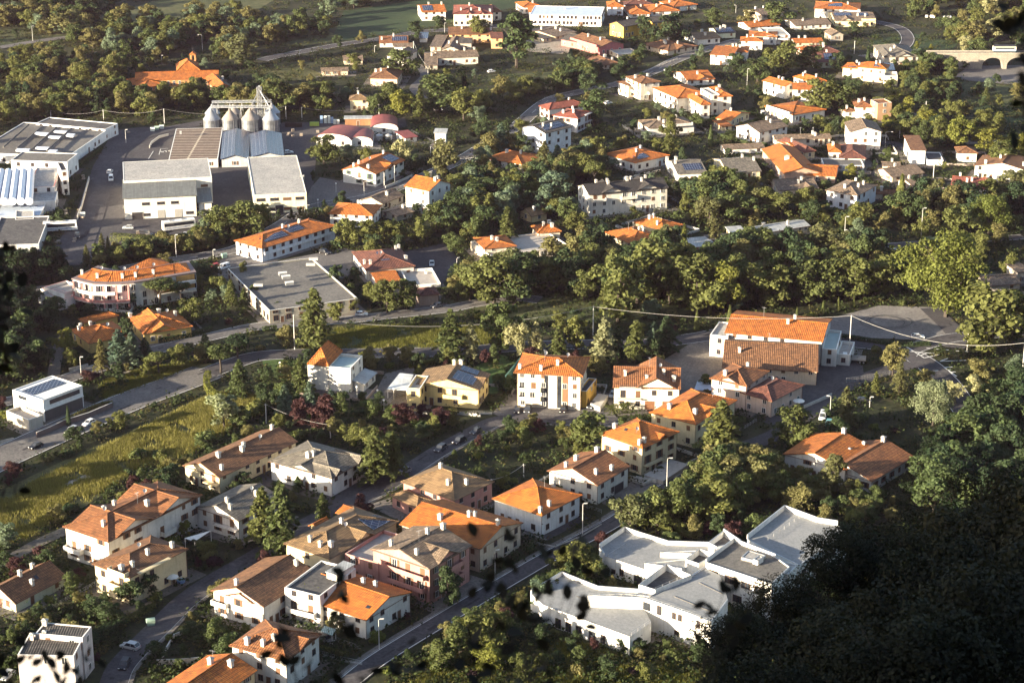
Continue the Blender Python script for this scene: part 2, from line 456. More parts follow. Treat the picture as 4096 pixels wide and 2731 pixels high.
def building(label, short, wall, blocks, cat='house', name='house', group=None, ch=2, win='ws', balc=(), solar=(), dish=0, ant=0, garage=(), doors=1,
             winw=1.1, winh=1.35, gap=3.7, storey=3.0, nowin='', blocks_nowin=(), seed=None, cross=(), skyl=(), chs=None, trim=None, roofs=None):
    b0 = blocks[0]; loc = b0.P(.5, .5, 0.0)
    root = thing(name, label, cat, loc, 0, group)
    rg = random.Random(seed if seed is not None else len(FOOT) * 13 + 5)
    BINFO.append((short, loc.copy()))
    wm = wall_mat(wall)
    dist = proj(loc)[2]; far = dist > DET_FAR
    nwin = 0
    for bi, b in enumerate(blocks):
        FOOT.append(b.foot(1.2))
        wc = b.kw.get('wall'); wmb = wall_mat(wc) if wc else wm
        tr = b.kw.get('trim') or trim
        wo = wall_mesh(b, loc).build('wall', [wmb, plain(*tr) if tr else (M_WHITE if b.roof == 'flat' else wmb)], root)
        rm = b.kw.get('rmat')
        rmats = [rm, rm] if rm else [M_TERRACE, M_TERRACE] if (b.roof in ('flat', 'slab') and b.k == 'orange') else [roof_mat(b.k), roof_mat(b.k)] if b.k in ROOFC else [b.k, b.k]
        ro = roof_mesh(b, loc, .012 * bi).build('roof', rmats, root)
        if b.roof in ('hip', 'gable') and not far:   # eaves gutter along the visible eaves, downpipes at the corners
            g = MB(); q = [b.P(*c, b.h - .10) - loc for c in b.corners(-.04)]
            g.poly([q[3], q[0], q[1]], .075, 6)
            pb = b.P(*b.corners(b.e - .08)[0]) - loc
            for cc in (0, 1):
                f = b.P(*b.corners(b.e - .07)[cc]) - loc; g.tube(f + Vector((0, 0, 0)), f + Vector((0, 0, b.h - .1)), .055, .055, 6)
            g.build('gutter', M_FRAME, root)
        # windows
        if bi in blocks_nowin or b.kw.get('nw'): continue
        for (p, q, n, nm) in wall_sides(b):
            if nm in nowin: continue
            midp = (p + q) / 2
            if n.dot((CAMP - midp).xy.to_3d().normalized()) < (-.15 if not far else .05): continue
            Lw = (q - p).length; d = (q - p).normalized(); hh = b.h + .15
            ns = max(1, int(round(hh / storey))); sh = hh / ns
            nc = int((Lw - .6) / gap)
            if nc < 1 and Lw > 2.6: nc = 1
            rot = math.atan2(d.y, d.x)
            # window local +y must point outwards: with x along d, y = left of d; outward is right of d, so turn round
            rot += math.pi
            gl = [g for g in garage if g[0] == bi and g[1] == nm]; bl = [g for g in balc if g[0] == bi and g[1] == nm]
            for st in range(ns):
                for c in range(nc):
                    f = (c + .5) / nc
                    if any(g[2] <= f <= g[3] for g in gl) and st == 0: continue
                    onb = any(g[2] <= f <= g[3] and (g[4] == st) for g in bl)
                    r_ = rg.random()
                    if r_ < .24 and not onb and nc > 1: continue
                    ww, wh = (winw, winh); z = st * sh + 1.0
                    if st == 0 and sh < 2.7: z = st * sh + .8
                    if onb: ww, wh, z = 1.3, 2.1, st * sh + .12
                    if z + wh > b.h - .15 and not onb: wh = max(.7, b.h - .25 - z)
                    wh = round(wh, 1)
                    pos = p + d * (f * Lw + (rg.random() - .5) * .4) + Vector((0, 0, z)) - loc
                    sty = win
                    if nwin >= 70: continue
                    nwin += 1
                    if rg.random() < .22:
                        wo2 = put(root, closed_mesh(ww, wh), 'window', pos + n * .02, rot); continue
                    wo2 = put(root, win_mesh(ww, wh, sty), 'window', pos + n * .02, rot)
                    pn = link('pane', pane_mesh(ww, wh), wo2)
            for g in gl:
                f = (g[2] + g[3]) / 2; gw = (g[3] - g[2]) * Lw; mat = g[5] if len(g) > 5 else M_FRAME
                put(root, door_mesh(round(gw, 1), g[4] if len(g) > 4 else 2.4, mat), 'garage_door' if gw > 1.8 else 'door', p + d * (f * Lw) - loc + n * .02, rot)
            for g in bl:      # balcony: slab with parapet or rail
                f0, f1, st = g[2], g[3], g[4]; dep = g[5] if len(g) > 5 else 1.3; solid = len(g) > 6 and g[6]
                z = st * sh; a = p + d * (f0 * Lw) - loc; c2 = p + d * (f1 * Lw) - loc
                m = MB(); o_ = [a + Vector((0, 0, z - .2)) - n * .1, c2 + Vector((0, 0, z - .2)) - n * .1, c2 + n * dep + Vector((0, 0, z - .2)), a + n * dep + Vector((0, 0, z - .2))]
                m.prism(o_, [v + Vector((0, 0, .2)) for v in o_])
                bo = m.build('balcony', [wmb if not solid else wmb], root)
                rl = MB()
                pts = [a + Vector((0, 0, z)), a + n * (dep - .08) + Vector((0, 0, z)), c2 + n * (dep - .08) + Vector((0, 0, z)), c2 + Vector((0, 0, z))]
                for x, y in zip(pts, pts[1:]):
                    if solid:
                        dd = (y - x).normalized(); nn = Vector((dd.y, -dd.x, 0)) * .07
                        rl.prism([x - nn, x + nn, y + nn, y - nn], [v + Vector((0, 0, .95)) for v in (x - nn, x + nn, y + nn, y - nn)])
                    else:
                        up = Vector((0, 0, 1.0)); rl.tube(x + up, y + up, .035, .035, 5); rl.tube(x + up * .12, y + up * .12, .025, .025, 4)
                        k = max(2, int((y - x).length / .28))
                        for i in range(k + 1): w = x.lerp(y, i / k); rl.tube(w, w + up, .014, .014, 4)
                rl.build('railing', [wmb if solid else M_DARK], bo)
            if bi == 0 and doors and nm in ('L', 'R') and not gl and Lw > 6:
                f = .5 / max(1, nc) + (1 / max(1, nc)) * rg.randrange(max(1, nc)) + .5 / max(1, nc) * .96
                if f < .95: put(root, door_mesh(1.1, 2.2, M_FRAME), 'door', p + d * (f * Lw) - loc + n * .02, rot)
    # cross gables: (block, side, centre fraction along that side, width fraction, rise, reach fraction)
    for cx in cross:
        b = blocks[cx[0]]; fc, fw, ri = cx[2], cx[3], cx[4]; reach = cx[5] if len(cx) > 5 else .62
        k = cx[6] if len(cx) > 6 else b.k; prj = cx[7] if len(cx) > 7 else 0.0
        if cx[1] == 'R': F = lambda along, dep, z: b.P(dep / b.Lu, along, b.h + z) - loc; LL, DD = b.Lv, b.Lu
        else: F = lambda along, dep, z: b.P(along, dep / b.Lv, b.h + z) - loc; LL, DD = b.Lu, b.Lv
        a0, a1 = fc - fw / 2, fc + fw / 2; d0 = -.12 - prj; d1 = DD * reach
        m = MB()
        sl = lambda q: slab(m, q, .18)
        sl([F(a0, d0, .06), F(a0, d1, .06), F(fc, d1, ri), F(fc, d0, ri)]); sl([F(fc, d0, ri), F(fc, d1, ri), F(a1, d1, .06), F(a1, d0, .06)])
        m.tube(F(fc, d0, ri + .03), F(fc, d1, ri + .03), .16, .16, 6)
        m.build('roof', roof_mat(k) if k in ROOFC else k, root)
        wmm = MB(); i_ = b.e + .02 - prj; sh_ = .35 / LL
        tri = [F(a0 + sh_, i_, -.3), F(a1 - sh_, i_, -.3), F(fc, i_, ri - .2)]; back = [F(a0 + sh_, d1, -.3), F(a1 - sh_, d1, -.3), F(fc, d1, ri - .2)]
        if prj > 0:
            wmm.prism([F(a0 + sh_, i_, -b.h - .4), F(a1 - sh_, i_, -b.h - .4), F(a1 - sh_, b.e + .4, -b.h - .4), F(a0 + sh_, b.e + .4, -b.h - .4)], [F(a0 + sh_, i_, -.25), F(a1 - sh_, i_, -.25), F(a1 - sh_, b.e + .4, -.25), F(a0 + sh_, b.e + .4, -.25)])
        wmm.prism(tri, back); wmm.build('gable', wm, root)
    if chs is None:
        chs = []
        hb = [i for i, b in enumerate(blocks) if b.roof in ('hip', 'gable') and min(b.Lu, b.Lv) > 4]
        for i in range(ch):
            if hb: chs.append((rg.choice(hb), rg.uniform(.25, .75), rg.uniform(.2, .8)))
    for (bi, a, c) in chs:
        b = blocks[bi]; put(root, chimney_mesh(.75 if rg.random() < .7 else .95, 1.1), 'chimney', roof_point(b, a, c) - loc, b.av)
    for s_ in solar:
        bi, a0, a1, c0, c1 = s_[:5]; b = blocks[bi]
        up = Vector((0, 0, .16)); q = [roof_point(b, a, c) - loc + up for a, c in ((a0, c0), (a0, c1), (a1, c1), (a1, c0))]
        m = MB(); slab(m, q, .09); m.build('solar_panel', M_SOLAR, root)
    for s_ in skyl:
        bi, a, c = s_; b = blocks[bi]; da, dc = .5 / b.Lu, .4 / b.Lv
        q = [roof_point(b, x, y) - loc + Vector((0, 0, .12)) for x, y in ((a - da, c - dc), (a - da, c + dc), (a + da, c + dc), (a + da, c - dc))]
        m = MB(); slab(m, q, .1); m.build('skylight', M_GLASS, root)
    hb = [b for b in blocks if b.roof in ('hip', 'gable')] or blocks
    for i in range(dish):
        b = rg.choice(hb); a, c = rg.uniform(.3, .7), rg.uniform(.25, .75); put(root, dish_mesh(), 'satellite_dish', roof_point(b, a, c) - loc)
    for i in range(ant):
        b = rg.choice(hb); a, c = rg.uniform(.35, .65), rg.uniform(.3, .7); put(root, antenna_mesh(), 'antenna', roof_point(b, a, c) - loc, rg.random() * 3)
    return root, loc
K = Block
WHITE, CREAM, YEL, PINK, BEIGE, GREYW, STONE, PGREEN, OCHRE, ORW, BRICK = (.71, .69, .65), (.66, .56, .36), (.64, .46, .16), (.43, .225, .195), (.60, .50, .38), (.55, .55, .54), (.42, .38, .32), (.55, .60, .48), (.68, .42, .09), (.60, .30, .12), (.42, .26, .15)
M_LGREY = two_noise('gravel_roof', ((.30, .30, .30), (.38, .37, .36)), .12, 1.5, third=(.22, .21, .205))
M_DGREY = two_noise('bitumen_roof', ((.07, .07, .075), (.10, .098, .10)), .15, 1.2, third=(.13, .125, .122))
M_ASHR = two_noise('dusty_bitumen_roof', ((.115, .112, .11), (.155, .15, .145)), .1, 1.2, third=(.09, .09, .09))
M_CORR = grid_mat('corrugated_sheet', (.13, .135, .125), (.09, .09, .085), .5, 60, .06, .7)
M_TEAL = plain('roof_membrane', (.34, .43, .43), .8, 0, .15, .6)
M_BLUER = plain('blue_sheet_roof', (.42, .49, .60), .5, 0, .15, .5)
M_ZINCR = grid_mat('standing_seam', (.30, .31, .31), (.2, .2, .2), .6, 60, .05, .5)
M_REDSH = grid_mat('red_sheet', (.185, .046, .038), (.11, .032, .027), .5, 60, .05, .6)
M_GARAGE = plain('roller_door', (.30, .29, .27), .6, 0, .1)
M_WOODD = plain('garage_timber', (.16, .07, .03), .6, 0, .3)
M_PEBBLE = two_noise('pebble_roof', ((.225, .238, .255), (.265, .275, .29)), .2, 1.6, third=(.205, .216, .232), q=(.2, .8))
B_ = building
def H(label, short, wall, t, A, B, C, g, roof='hip', ridge='v', rise=1.9, k='orange', extra=(), **kw):
    return B_(label, short, wall, [K(t, A, B, C, g, roof, ridge, rise, k, **kw.pop('bk', {}))] + list(extra), **kw)

# ---- bottom left
H('long white villa with three scalloped brown gables above the hedged lane', 'long white villa', WHITE, '41', (540, 295), (870, 436), (1590, 45), 690, 'hip', 'v', 2.2, 'redbrown', cross=((0, 'R', .28, .42, 2.3, .98), (0, 'R', .74, .42, 2.4, .98)), balc=((0, 'R', .2, .38, 1, 1.4, 1), (0, 'L', .02, .4, 1, 1.5, 1), (0, 'R', .55, .68, 1, 1.4, 1)), chs=((0, .35, .12), (0, .72, .3), (0, .75, .42), (0, .3, .55)), dish=2, ant=1, win='bs')
H('yellow three-storey apartment house with rounded balconies and brown hipped roof', 'yellow balcony house', CREAM, '41', (728, 612), (1040, 724), (1522, 492), 952, 'hip', 'v', 1.7, 'brown', balc=((0, 'L', .5, .98, 2, 1.4, 1), (0, 'L', .5, .98, 1, 1.4, 1), (0, 'R', .12, .68, 2, 1.2)), chs=((0, .3, .06), (0, .2, .18), (0, .3, .5), (0, .2, .85)), dish=1, win='b')
H('low house with broad dusky brown roof at the left edge, pale green gable', 'dusky brown-roofed house', PGREEN, '41', (-125, 830), (125, 932), (525, 708), 1012, 'gable', 'v', 2.4, 'brown', chs=((0, .5, .42), (0, .6, .72), (0, .2, .45)), skyl=((0, .3, .6),), win='w', storey=2.6)
B_('grey flat-topped block with white roof rim and dusky terraces', 'grey flat-topped block', (.50, .47, .48), [K('41', (270, 1180), (140, 1338), (600, 1330), 1640, 'flat', k=roof_mat('slate'), par=.25), K('41', (372, 1080), (282, 1168), (668, 1196), 1500, 'flat', k=roof_mat('slate'), par=.25)], ch=0, chs=((0, .8, .1), (0, .95, .3), (1, .8, .05)), name='house', win='w')
H('long low house with vivid orange roof at the bottom edge', 'bottom-edge orange roof', CREAM, '41', (1255, 1622), (1700, 1722), (2120, 1478), 1900, 'gable', 'v', 1.9, 'orange', ch=2, ant=1, win='ws')
H('white house with chequered dark brown roof beside the pink apartment house', 'chequered-roof house', WHITE, '42', (-308, 792), (62, 956), (425, 666), 1155, 'gable', 'v', 2.4, 'brown', cross=((0, 'L', .45, .5, 1.5, .4),), balc=((0, 'L', .0, .3, 1, 1.2, 1),), chs=((0, .3, .9), (0, .6, .1)), trim=None, win='bs')
B_('white house with bright orange roof and a planted roof terrace', 'roof-terrace house', WHITE, [K('42', (400, 838), (885, 1064), (1178, 815), 1228, 'gable', 'u', 2.0, 'orange'), K('42', (250, 785), (512, 868), (770, 640), 1120, 'flat', k=M_DGREY, par=.5), K('42', (582, 668), (648, 700), (768, 612), 985, 'slab', k=M_ZINCR, nw=1)], balc=((1, 'L', .1, .9, 1, 1.4, 1),), chs=((0, .5, .68), (0, .35, .72)), win='b', skyl=((0, .12, .22),))
B_('pink apartment house with balustraded terraces and mottled hipped roofs', 'pink apartment house', PINK, [K('42', (942, 478), (1396, 655), (1706, 452), 948, 'gable', 'v', 2.2, 'stone'), K('42', (757, 504), (982, 604), (1225, 395), 795, 'flat', k=M_TERRACE, par=.9, trim=('pink_plaster_rim', (.58, .36, .30)))], cross=((0, 'R', .45, .5, 2.0, .6),), balc=((0, 'L', .25, .95, 2, 1.5, 1), (0, 'L', .3, .95, 1, 1.5, 1), (0, 'R', .35, .75, 2, 1.3, 1), (0, 'R', .35, .75, 1, 1.3, 1)), chs=((0, .75, .15), (0, .3, .12), (0, .5, .65), (0, .45, .95)), ant=1, win='ws')
H('broad maroon and orange roofed house behind the pink apartment house', 'maroon-roofed house', BEIGE, '42', (1196, 268), (1800, 492), (2085, 262), 690, 'gable', 'u', 2.2, 'orange', chs=((0, .05, .5), (0, .4, .5), (0, .36, .55), (0, .65, .3)), win='b')
B_('yellow house with grey-brown roof, attic dormer and a solar array', 'yellow dormer house', CREAM, [K('42', (238, 436), (592, 572), (1128, 262), 770, 'hip', 'v', 2.0, 'tan'), K('42', (635, 200), (748, 240), (880, 178), 400, 'gable', 'u', .9, 'orange'), K('42', (425, 300), (500, 330), (600, 270), 470, 'gable', 'v', .7, 'orange')], cross=((0, 'R', .52, .25, 1.7, .5),), solar=((0, .08, .42, .68, .93),), chs=((0, .6, .12), (0, .35, .1), (0, .5, .5), (0, .2, .15)), dish=1, win='b')
H('white house with rusty hipped roof and tall chimney near the bottom edge', 'rusty hipped-roof house', WHITE, '42', (-203, 1256), (246, 1392), (508, 1168), 1645, 'hip', 'u', 2.3, 'redbrown', cross=((0, 'R', .62, .55, 1.2, .4),), chs=((0, .75, .12), (0, .5, .16), (0, .4, .3)), win='b')
B_('pink-walled house under a wide tan pyramid roof', 'tan pyramid-roof house', PINK, [K('32', (1338, 1384), (1778, 1572), (2090, 1386), 1755, 'hip', 'v', 2.7, 'tan'), K('32', (1254, 1504), (1440, 1640), (1560, 1560), 1750, 'hip', 'u', 1.0, 'tan')], chs=((0, .3, .25), (0, .15, .5), (0, .7, .6)), win='b')
H('white house with fiery orange pyramid roof at the street corner', 'fiery orange-roofed house', (.70, .72, .74), '43', (-140, 76), (240, 226), (538, 50), 398, 'hip', 'v', 2.5, 'orange', chs=((0, .1, .3), (0, .08, .06), (0, .5, .9)), ant=1, win='b')
# ---- middle belt
H('cream house with long gable, half orange and half dark red tiles', 'half-and-half gable house', (.66, .63, .56), '33', (336, 1290), (770, 1436), (1030, 1256), 1620, 'gable', 'v', 2.3, 'redbrown', chs=((0, .7, .12), (0, .75, .5), (0, .2, .25), (0, .12, .6), (0, .6, .9)), win='b', garage=((0, 'R', .55, .85, 2.4, M_DARK),))
H('cream house with bright orange hipped roof and a tiled patio', 'patio house', CREAM, '33', (780, 976), (1170, 1106), (1504, 956), 1355, 'hip', 'v', 2.8, 'orange', cross=((0, 'R', .58, .24, 1.2, .4),), chs=((0, .12, .06), (0, .1, .16), (0, .9, .3)), balc=((0, 'R', .05, .55, 1, 1.4),), dish=1, skyl=((0, .6, .25),), win='bs')
H('cream house with orange roof half hidden by a dark tree', 'tree-screened cream house', CREAM, '33', (1240, 776), (1650, 892), (2000, 668), 1112, 'hip', 'v', 2.4, 'orange', cross=((0, 'R', .45, .35, 1.6, .6),), chs=((0, .7, .15), (0, .2, .2)), dish=1, win='b')
H('cream villa with star-shaped crossing gables and timber garage doors', 'star-gabled villa', (.76, .72, .60), '33', (903, 588), (1512, 574), (1588, 380), 770, 'gable', 'u', 2.6, 'redbrown', cross=((0, 'L', .36, .62, 3.2, 1.0),), garage=((0, 'L', .75, .9, 2.6, M_WOODD), (0, 'L', .48, .63, 2.6, M_WOODD)), balc=((0, 'L', .08, .42, 2, 1.2), (0, 'L', .05, .42, 1, 1.3)), chs=((0, .82, .3), (0, .25, .35), (0, .1, .2), (0, .5, .2)), dish=1, ant=1, win='b')
B_('white three-storey apartment block with dark roof rim and yellow side wing', 'yellow-winged apartment block', (.72, .64, .50), [K('33', (126, 252), (15, 426), (640, 452), 738, 'hip', 'v', 1.9, 'orange', ov=.9, hf=1.0), K('33', (596, 588), (668, 594), (765, 480), 745, 'flat', k=M_DGREY, par=.7, wall=OCHRE)], balc=((0, 'R', .03, .38, 2, 1.5, 1), (0, 'R', .03, .38, 1, 1.5, 1)), chs=((0, .15, .07), (0, .12, .38), (0, .3, .6)), ant=1, dish=2, gap=2.6, win='w')
B_('pinkish house with crossing orange roofs beside the wide brown roof', 'pinkish cross-roofed house', (.60, .46, .38), [K('33', (1800, 460), (2105, 550), (2255, 402), 770, 'hip', 'v', 1.6, 'redbrown'), K('33', (2085, 585), (2330, 685), (2562, 522), 835, 'hip', 'v', 1.6, 'maroon')], cross=((0, 'L', .5, .6, 1.6, .6),), chs=((0, .7, .2), (0, .5, .85)), dish=1, win='w')
H('hall with one wide plain brown roof facing the lookout', 'wide brown-roofed hall', BEIGE, '33', (1940, 108), (1882, 376), (2744, 408), 505, 'gable', 'v', 3.0, 'brown', chs=((0, .3, .17),), ant=1, win='w', cat='hall', name='hall')
B_('long white building with orange roof and stacked side terraces by the big car park', 'terraced white building', WHITE, [K('O', (1690, 712), (1664, 764), (1890, 786), 818, 'gable', 'v', 1.9, 'orange'), K('O', (1640, 737), (1631, 768), (1668, 776), 818, 'flat', k=M_LGREY, par=.5), K('O', (1899, 757), (1888, 800), (1922, 803), 840, 'flat', k=M_TEAL, par=.8), K('O', (1930, 782), (1922, 812), (1952, 816), 838, 'flat', k=M_TERRACE, par=.9)], chs=((0, .6, .65), (0, .4, .6)), ant=1, gap=4.5, win='b')
B_('yellow villa with big solar array on its long gabled roof', 'solar-roofed yellow villa', (.72, .58, .27), [K('32', (1420, 530), (2002, 582), (2092, 434), 758, 'gable', 'v', 2.2, 'tan'), K('32', (1362, 552), (1470, 570), (1520, 452), 775, 'flat', k=M_TERRACE, par=.9)], solar=((0, .12, .44, .12, .62), (0, .15, .42, .68, .93)), balc=((0, 'L', .45, .75, 1, 1.4, 1),), chs=((0, .55, .93), (0, .45, .96)), win='b', cross=((0, 'R', .55, .45, .9, .3),))
B_('white villa with orange mansard roof and a teal roof terrace', 'mansard villa', (.74, .72, .66), [K('32', (462, 352), (845, 388), (955, 272), 606, 'flat', k=M_TEAL, par=.8), K('32', (460, 348), (650, 368), (770, 232), 590, 'hip', 'v', 3.6, 'orange', ov=.3), K('32', (862, 516), (975, 532), (1082, 424), 604, 'shed', 'v', .9, M_ZINCR)], chs=(), nowin='L', blocks_nowin=(1,), win='w', ch=0)
H('white house with slate-grey tiled roofs and two triangular dormers', 'two-dormer house', WHITE, '32', (166, 1192), (680, 1374), (955, 1165), 1545, 'hip', 'v', 2.3, 'grey', cross=((0, 'R', .2, .2, 1.3, .42), (0, 'R', .78, .2, 1.5, .42), (0, 'L', .48, .4, 1.5, .7)), chs=((0, .5, .35), (0, .55, .3)), win='b')
H('long house with sunlit tan roof and skylight above the meadow', 'skylight house', CREAM, '31', (1655, 1246), (1965, 1366), (2650, 1034), 1515, 'gable', 'v', 2.1, 'brown', chs=((0, .45, .2), (0, .35, .45), (0, .42, .5), (0, .15, .1), (0, .6, .95)), skyl=((0, .6, .28), (0, .62, .34)), balc=((0, 'L', .6, 1.0, 1, 1.4),), win='b', dish=1)
H('white house with weathered grey roof and wooden balcony near the shade sail', 'shade-sail house', (.74, .70, .66), '41', (1592, 142), (1915, 268), (2238, 74), 432, 'gable', 'v', 2.0, 'grey', chs=((0, .45, .2), (0, .3, .12), (0, .3, .7)), balc=((0, 'L', .45, 1.0, 1, 1.3),), win='bs', dish=1)
B_('white villa with big orange roofs and four white chimneys amid trees', 'four-chimney villa', WHITE, [K('34', (130, 1152), (700, 1300), (970, 1107), 1455, 'gable', 'v', 2.2, 'orange'), K('34', (468, 1232), (935, 1400), (1252, 1160), 1512, 'gable', 'v', 2.2, 'redbrown')], chs=((0, .5, .95), (1, .7, .72), (1, .75, .45), (1, .5, .92)), win='bs')
# ---- modern building at the lower right: staggered polygonal flat roofs, tall parapets on some edges, dark light wells
def polyflat(root, loc, t, pts, z, par, floor, wm, z0=-.5, sunk=0.0, rim=.22):
    """flat-roofed volume of any outline; par = parapet height per edge"""
    P = [at(t, p, z) - loc for p in pts]; n = len(P)
    ar = sum(P[i].x * P[(i + 1) % n].y - P[(i + 1) % n].x * P[i].y for i in range(n))
    if ar < 0: P = P[::-1]; par = par[::-1][1:] + par[::-1][:1]
    m = MB(); m.prism([Vector((p.x, p.y, z0)) for p in P], [Vector((p.x, p.y, z - sunk - .02)) for p in P]); m.build('wall', wm, root)
    m = MB(); m.face([Vector((p.x, p.y, z - sunk)) for p in P]); m.build('roof', floor, root)
    c = sum(P, Vector()) / n; FOOT.append([p + loc for p in (P[0], P[n // 4], P[n // 2], P[3 * n // 4])])
    for i in range(n):
        h = par[i]; a, b = P[i], P[(i + 1) % n]; d = (b - a).normalized(); nn = Vector((-d.y, d.x, 0)) * rim
        if h <= 0: continue
        q = [a, b, b + nn, a + nn]; m = MB(); m.prism([Vector((v.x, v.y, z - sunk - .06)) for v in q], [Vector((v.x, v.y, z + h)) for v in q]); o = m.build('parapet', wm, root)
        k = MB(); q = [a - nn * .2, b - nn * .2, b + nn * 1.2, a + nn * 1.2]; k.prism([Vector((v.x, v.y, z + h)) for v in q], [Vector((v.x, v.y, z + h + .07)) for v in q]); k.build('coping', M_STEEL, o)
    return P
def wall_openings(root, loc, t, a, b, z, items):
    """openings along the wall that runs from a to b at roof height z: (fraction, width, sill height, height, kind)"""
    A, Bp = at(t, a, z), at(t, b, z); d = (Bp - A).normalized(); L = (Bp - A).length; n = Vector((d.y, -d.x, 0)); rot = math.atan2(d.y, d.x) + math.pi
    for f, w, s, h, kd in items:
        p = A + d * (f * L) + n * .02 - loc; p.z = s
        if kd == 'door': put(root, door_mesh(w, h, M_GLASS), 'door', p, rot)
        else: o = put(root, win_mesh(w, h, 'b'), 'window', p, rot); link('pane', pane_mesh(w, h), o)
MW = wall_mat((.80, .79, .76)); loc = at('43', (1150, 900)); root = mb_root = thing('modern_building', 'large white modern building with staggered flat roofs, tall parapets and dark light wells', 'building', loc); BINFO.append(('white modern building', loc.copy()))
polyflat(root, loc, '43', [(250, 940), (945, 1195), (1118, 1082), (1060, 960), (1150, 850), (690, 815), (400, 700), (150, 850)], 4.6, [0, 0, 0, 0, .9, .9, .9, 0], M_PEBBLE, MW)
polyflat(root, loc, '43', [(608, 866), (1060, 886), (1455, 1022), (1600, 1082), (1735, 900), (1668, 700), (1545, 640), (1450, 705), (1105, 872), (900, 850)], 7.4, [.12, .12, .12, .12, 0, 0, .2, .2, .1, .1], M_PEBBLE, MW)
polyflat(root, loc, '43', [(735, 545), (1065, 655), (1190, 655), (1390, 590), (1640, 500), (1640, 470), (1255, 458), (1030, 388), (905, 344), (700, 485)], 4.6, [0, 0, 0, 0, .2, 1.1, 1.1, 1.1, 1.1, .6], M_PEBBLE, MW)
polyflat(root, loc, '43', [(1065, 610), (1370, 655), (1500, 600), (1390, 575)], 6.0, [.2, .2, .2, .2], M_PEBBLE, MW); polyflat(root, loc, '43', [(1190, 522), (1440, 535), (1640, 520), (1500, 505)], 5.8, [.2, .2, .2, .2], M_PEBBLE, MW)
polyflat(root, loc, '43', [(1018, 780), (1150, 822), (1445, 705), (1240, 614)], 8.3, [.1, .1, .1, .1], M_DGREY, MW, 4, 1.5, .16)
polyflat(root, loc, '43', [(1392, 575), (1500, 612), (1640, 535), (1502, 492)], 8.0, [.1, .1, .1, .1], M_DGREY, MW, 4, 1.4, .16)
polyflat(root, loc, '43', [(1577, 440), (1645, 478), (1840, 440), (1702, 346)], 7.8, [.1, .1, .6, .1], M_DGREY, MW, 0, 1.3, .2)
polyflat(root, loc, '43', [(1556, 600), (2085, 775), (2230, 640), (2120, 560), (1782, 432)], 8.8, [.1, .1, .2, .9, .9], M_ASHR, MW)
polyflat(root, loc, '44', [(-170, 415), (30, 520), (250, 625), (640, 365), (560, 300), (400, 275), (132, 175)], 8.0, [.1, .1, .1, .1, 1.2, 1.2, 1.2], M_PEBBLE, MW)
polyflat(root, loc, '44', [(0, 660), (160, 700), (235, 625), (60, 580)], 8.4, [.1, .1, .1, .1], M_LGREY, MW)
polyflat(root, loc, '43', [(1840, 560), (1985, 595), (2040, 545), (1900, 505)], 9.4, [.05, .05, .05, .05], M_LGREY, M_LGREY, 8)
polyflat(root, loc, '43', [(1935, 575), (1975, 588), (2020, 560), (1985, 545)], 10.1, [.05, .05, .05, .05], M_LGREY, MW, 9)
def roof_rail(t, pts, z, h=.9, part='roof_railing'):
    L = [at(t, p, z) - loc for p in pts]; m = MB()
    for a, b in zip(L, L[1:]):
        k = max(2, int((b - a).length / 2.2))
        for i in range(k + 1): q = a.lerp(b, i / k); m.tube(q, q + Vector((0, 0, h)), .06, .06, 5)
        m.tube(a + Vector((0, 0, h)), b + Vector((0, 0, h)), .03, .03, 4)
    m.build(part, M_STEEL, root)
roof_rail('43', [(775, 560), (1010, 405)], 4.7); roof_rail('43', [(1110, 1150), (1115, 1085), (960, 1190)], 4.7); roof_rail('43', [(1150, 830), (1440, 700)], 7.5); roof_rail('44', [(0, 425), (90, 360), (250, 245)], 8.1); roof_rail('43', [(620, 858), (1050, 875), (1440, 1010), (1590, 1070)], 7.5, .35, 'gutter_edge')
for p, q in (((1640, 1010), (1300, 870)), ((1500, 760), (1690, 850)), ((520, 870), (760, 960))):
    m = MB(); m.tube(at('43', p, 7.45 if p[0] > 1000 else 4.65) - loc, at('43', q, 7.45 if p[0] > 1000 else 4.65) - loc, .09, .09, 5); m.build('roof_seam', M_ASHR, root)
wall_openings(root, loc, '43', (250, 940), (945, 1195), 4.6, ((.30, 1.4, .3, 2.2, 'w'), (.42, 1.4, .3, 2.2, 'w'), (.58, 1.8, 0.1, 2.5, 'door'), (.70, 1.1, .6, 2.0, 'w'), (.18, 1.4, .3, 2.2, 'w')))
wall_openings(root, loc, '43', (1060, 886), (1455, 1022), 7.4, ((.04, 2.6, 4.7, 1.9, 'door'), (.32, 1.1, 4.7, 2.1, 'w'), (.62, .9, 4.9, 1.5, 'w'), (.74, .9, 4.9, 1.5, 'w'), (.68, 1.0, 1.2, 1.0, 'w')))
wall_openings(root, loc, '43', (1455, 1022), (1600, 1082), 7.4, ((.3, .9, 4.9, 1.6, 'w'), (.7, .9, 1.4, 1.2, 'w')))
wall_openings(root, loc, '43', (1556, 600), (2085, 775), 8.8, ((.10, 1.2, 5.6, 1.8, 'w'), (.16, 1.2, 5.6, 1.8, 'w'), (.34, 1.2, 5.6, 1.8, 'w'), (.40, 1.2, 5.6, 1.8, 'w'), (.62, 2.2, 5.6, 1.5, 'w'), (.82, 2.2, 5.6, 1.5, 'w'), (.5, 2.2, 1.6, 1.6, 'w'), (.8, 2.2, 1.6, 1.6, 'w')))
wall_openings(root, loc, '44', (30, 520), (250, 625), 8.0, ((.3, 1.8, 4.8, 1.4, 'w'), (.7, 1.8, 4.8, 1.4, 'w')))
wall_openings(root, loc, '44', (250, 625), (640, 365), 8.0, tuple((f, 1.8, z, 1.5, 'w') for f in (.1, .25, .4, .55, .7, .85) for z in (1.2, 4.8)))
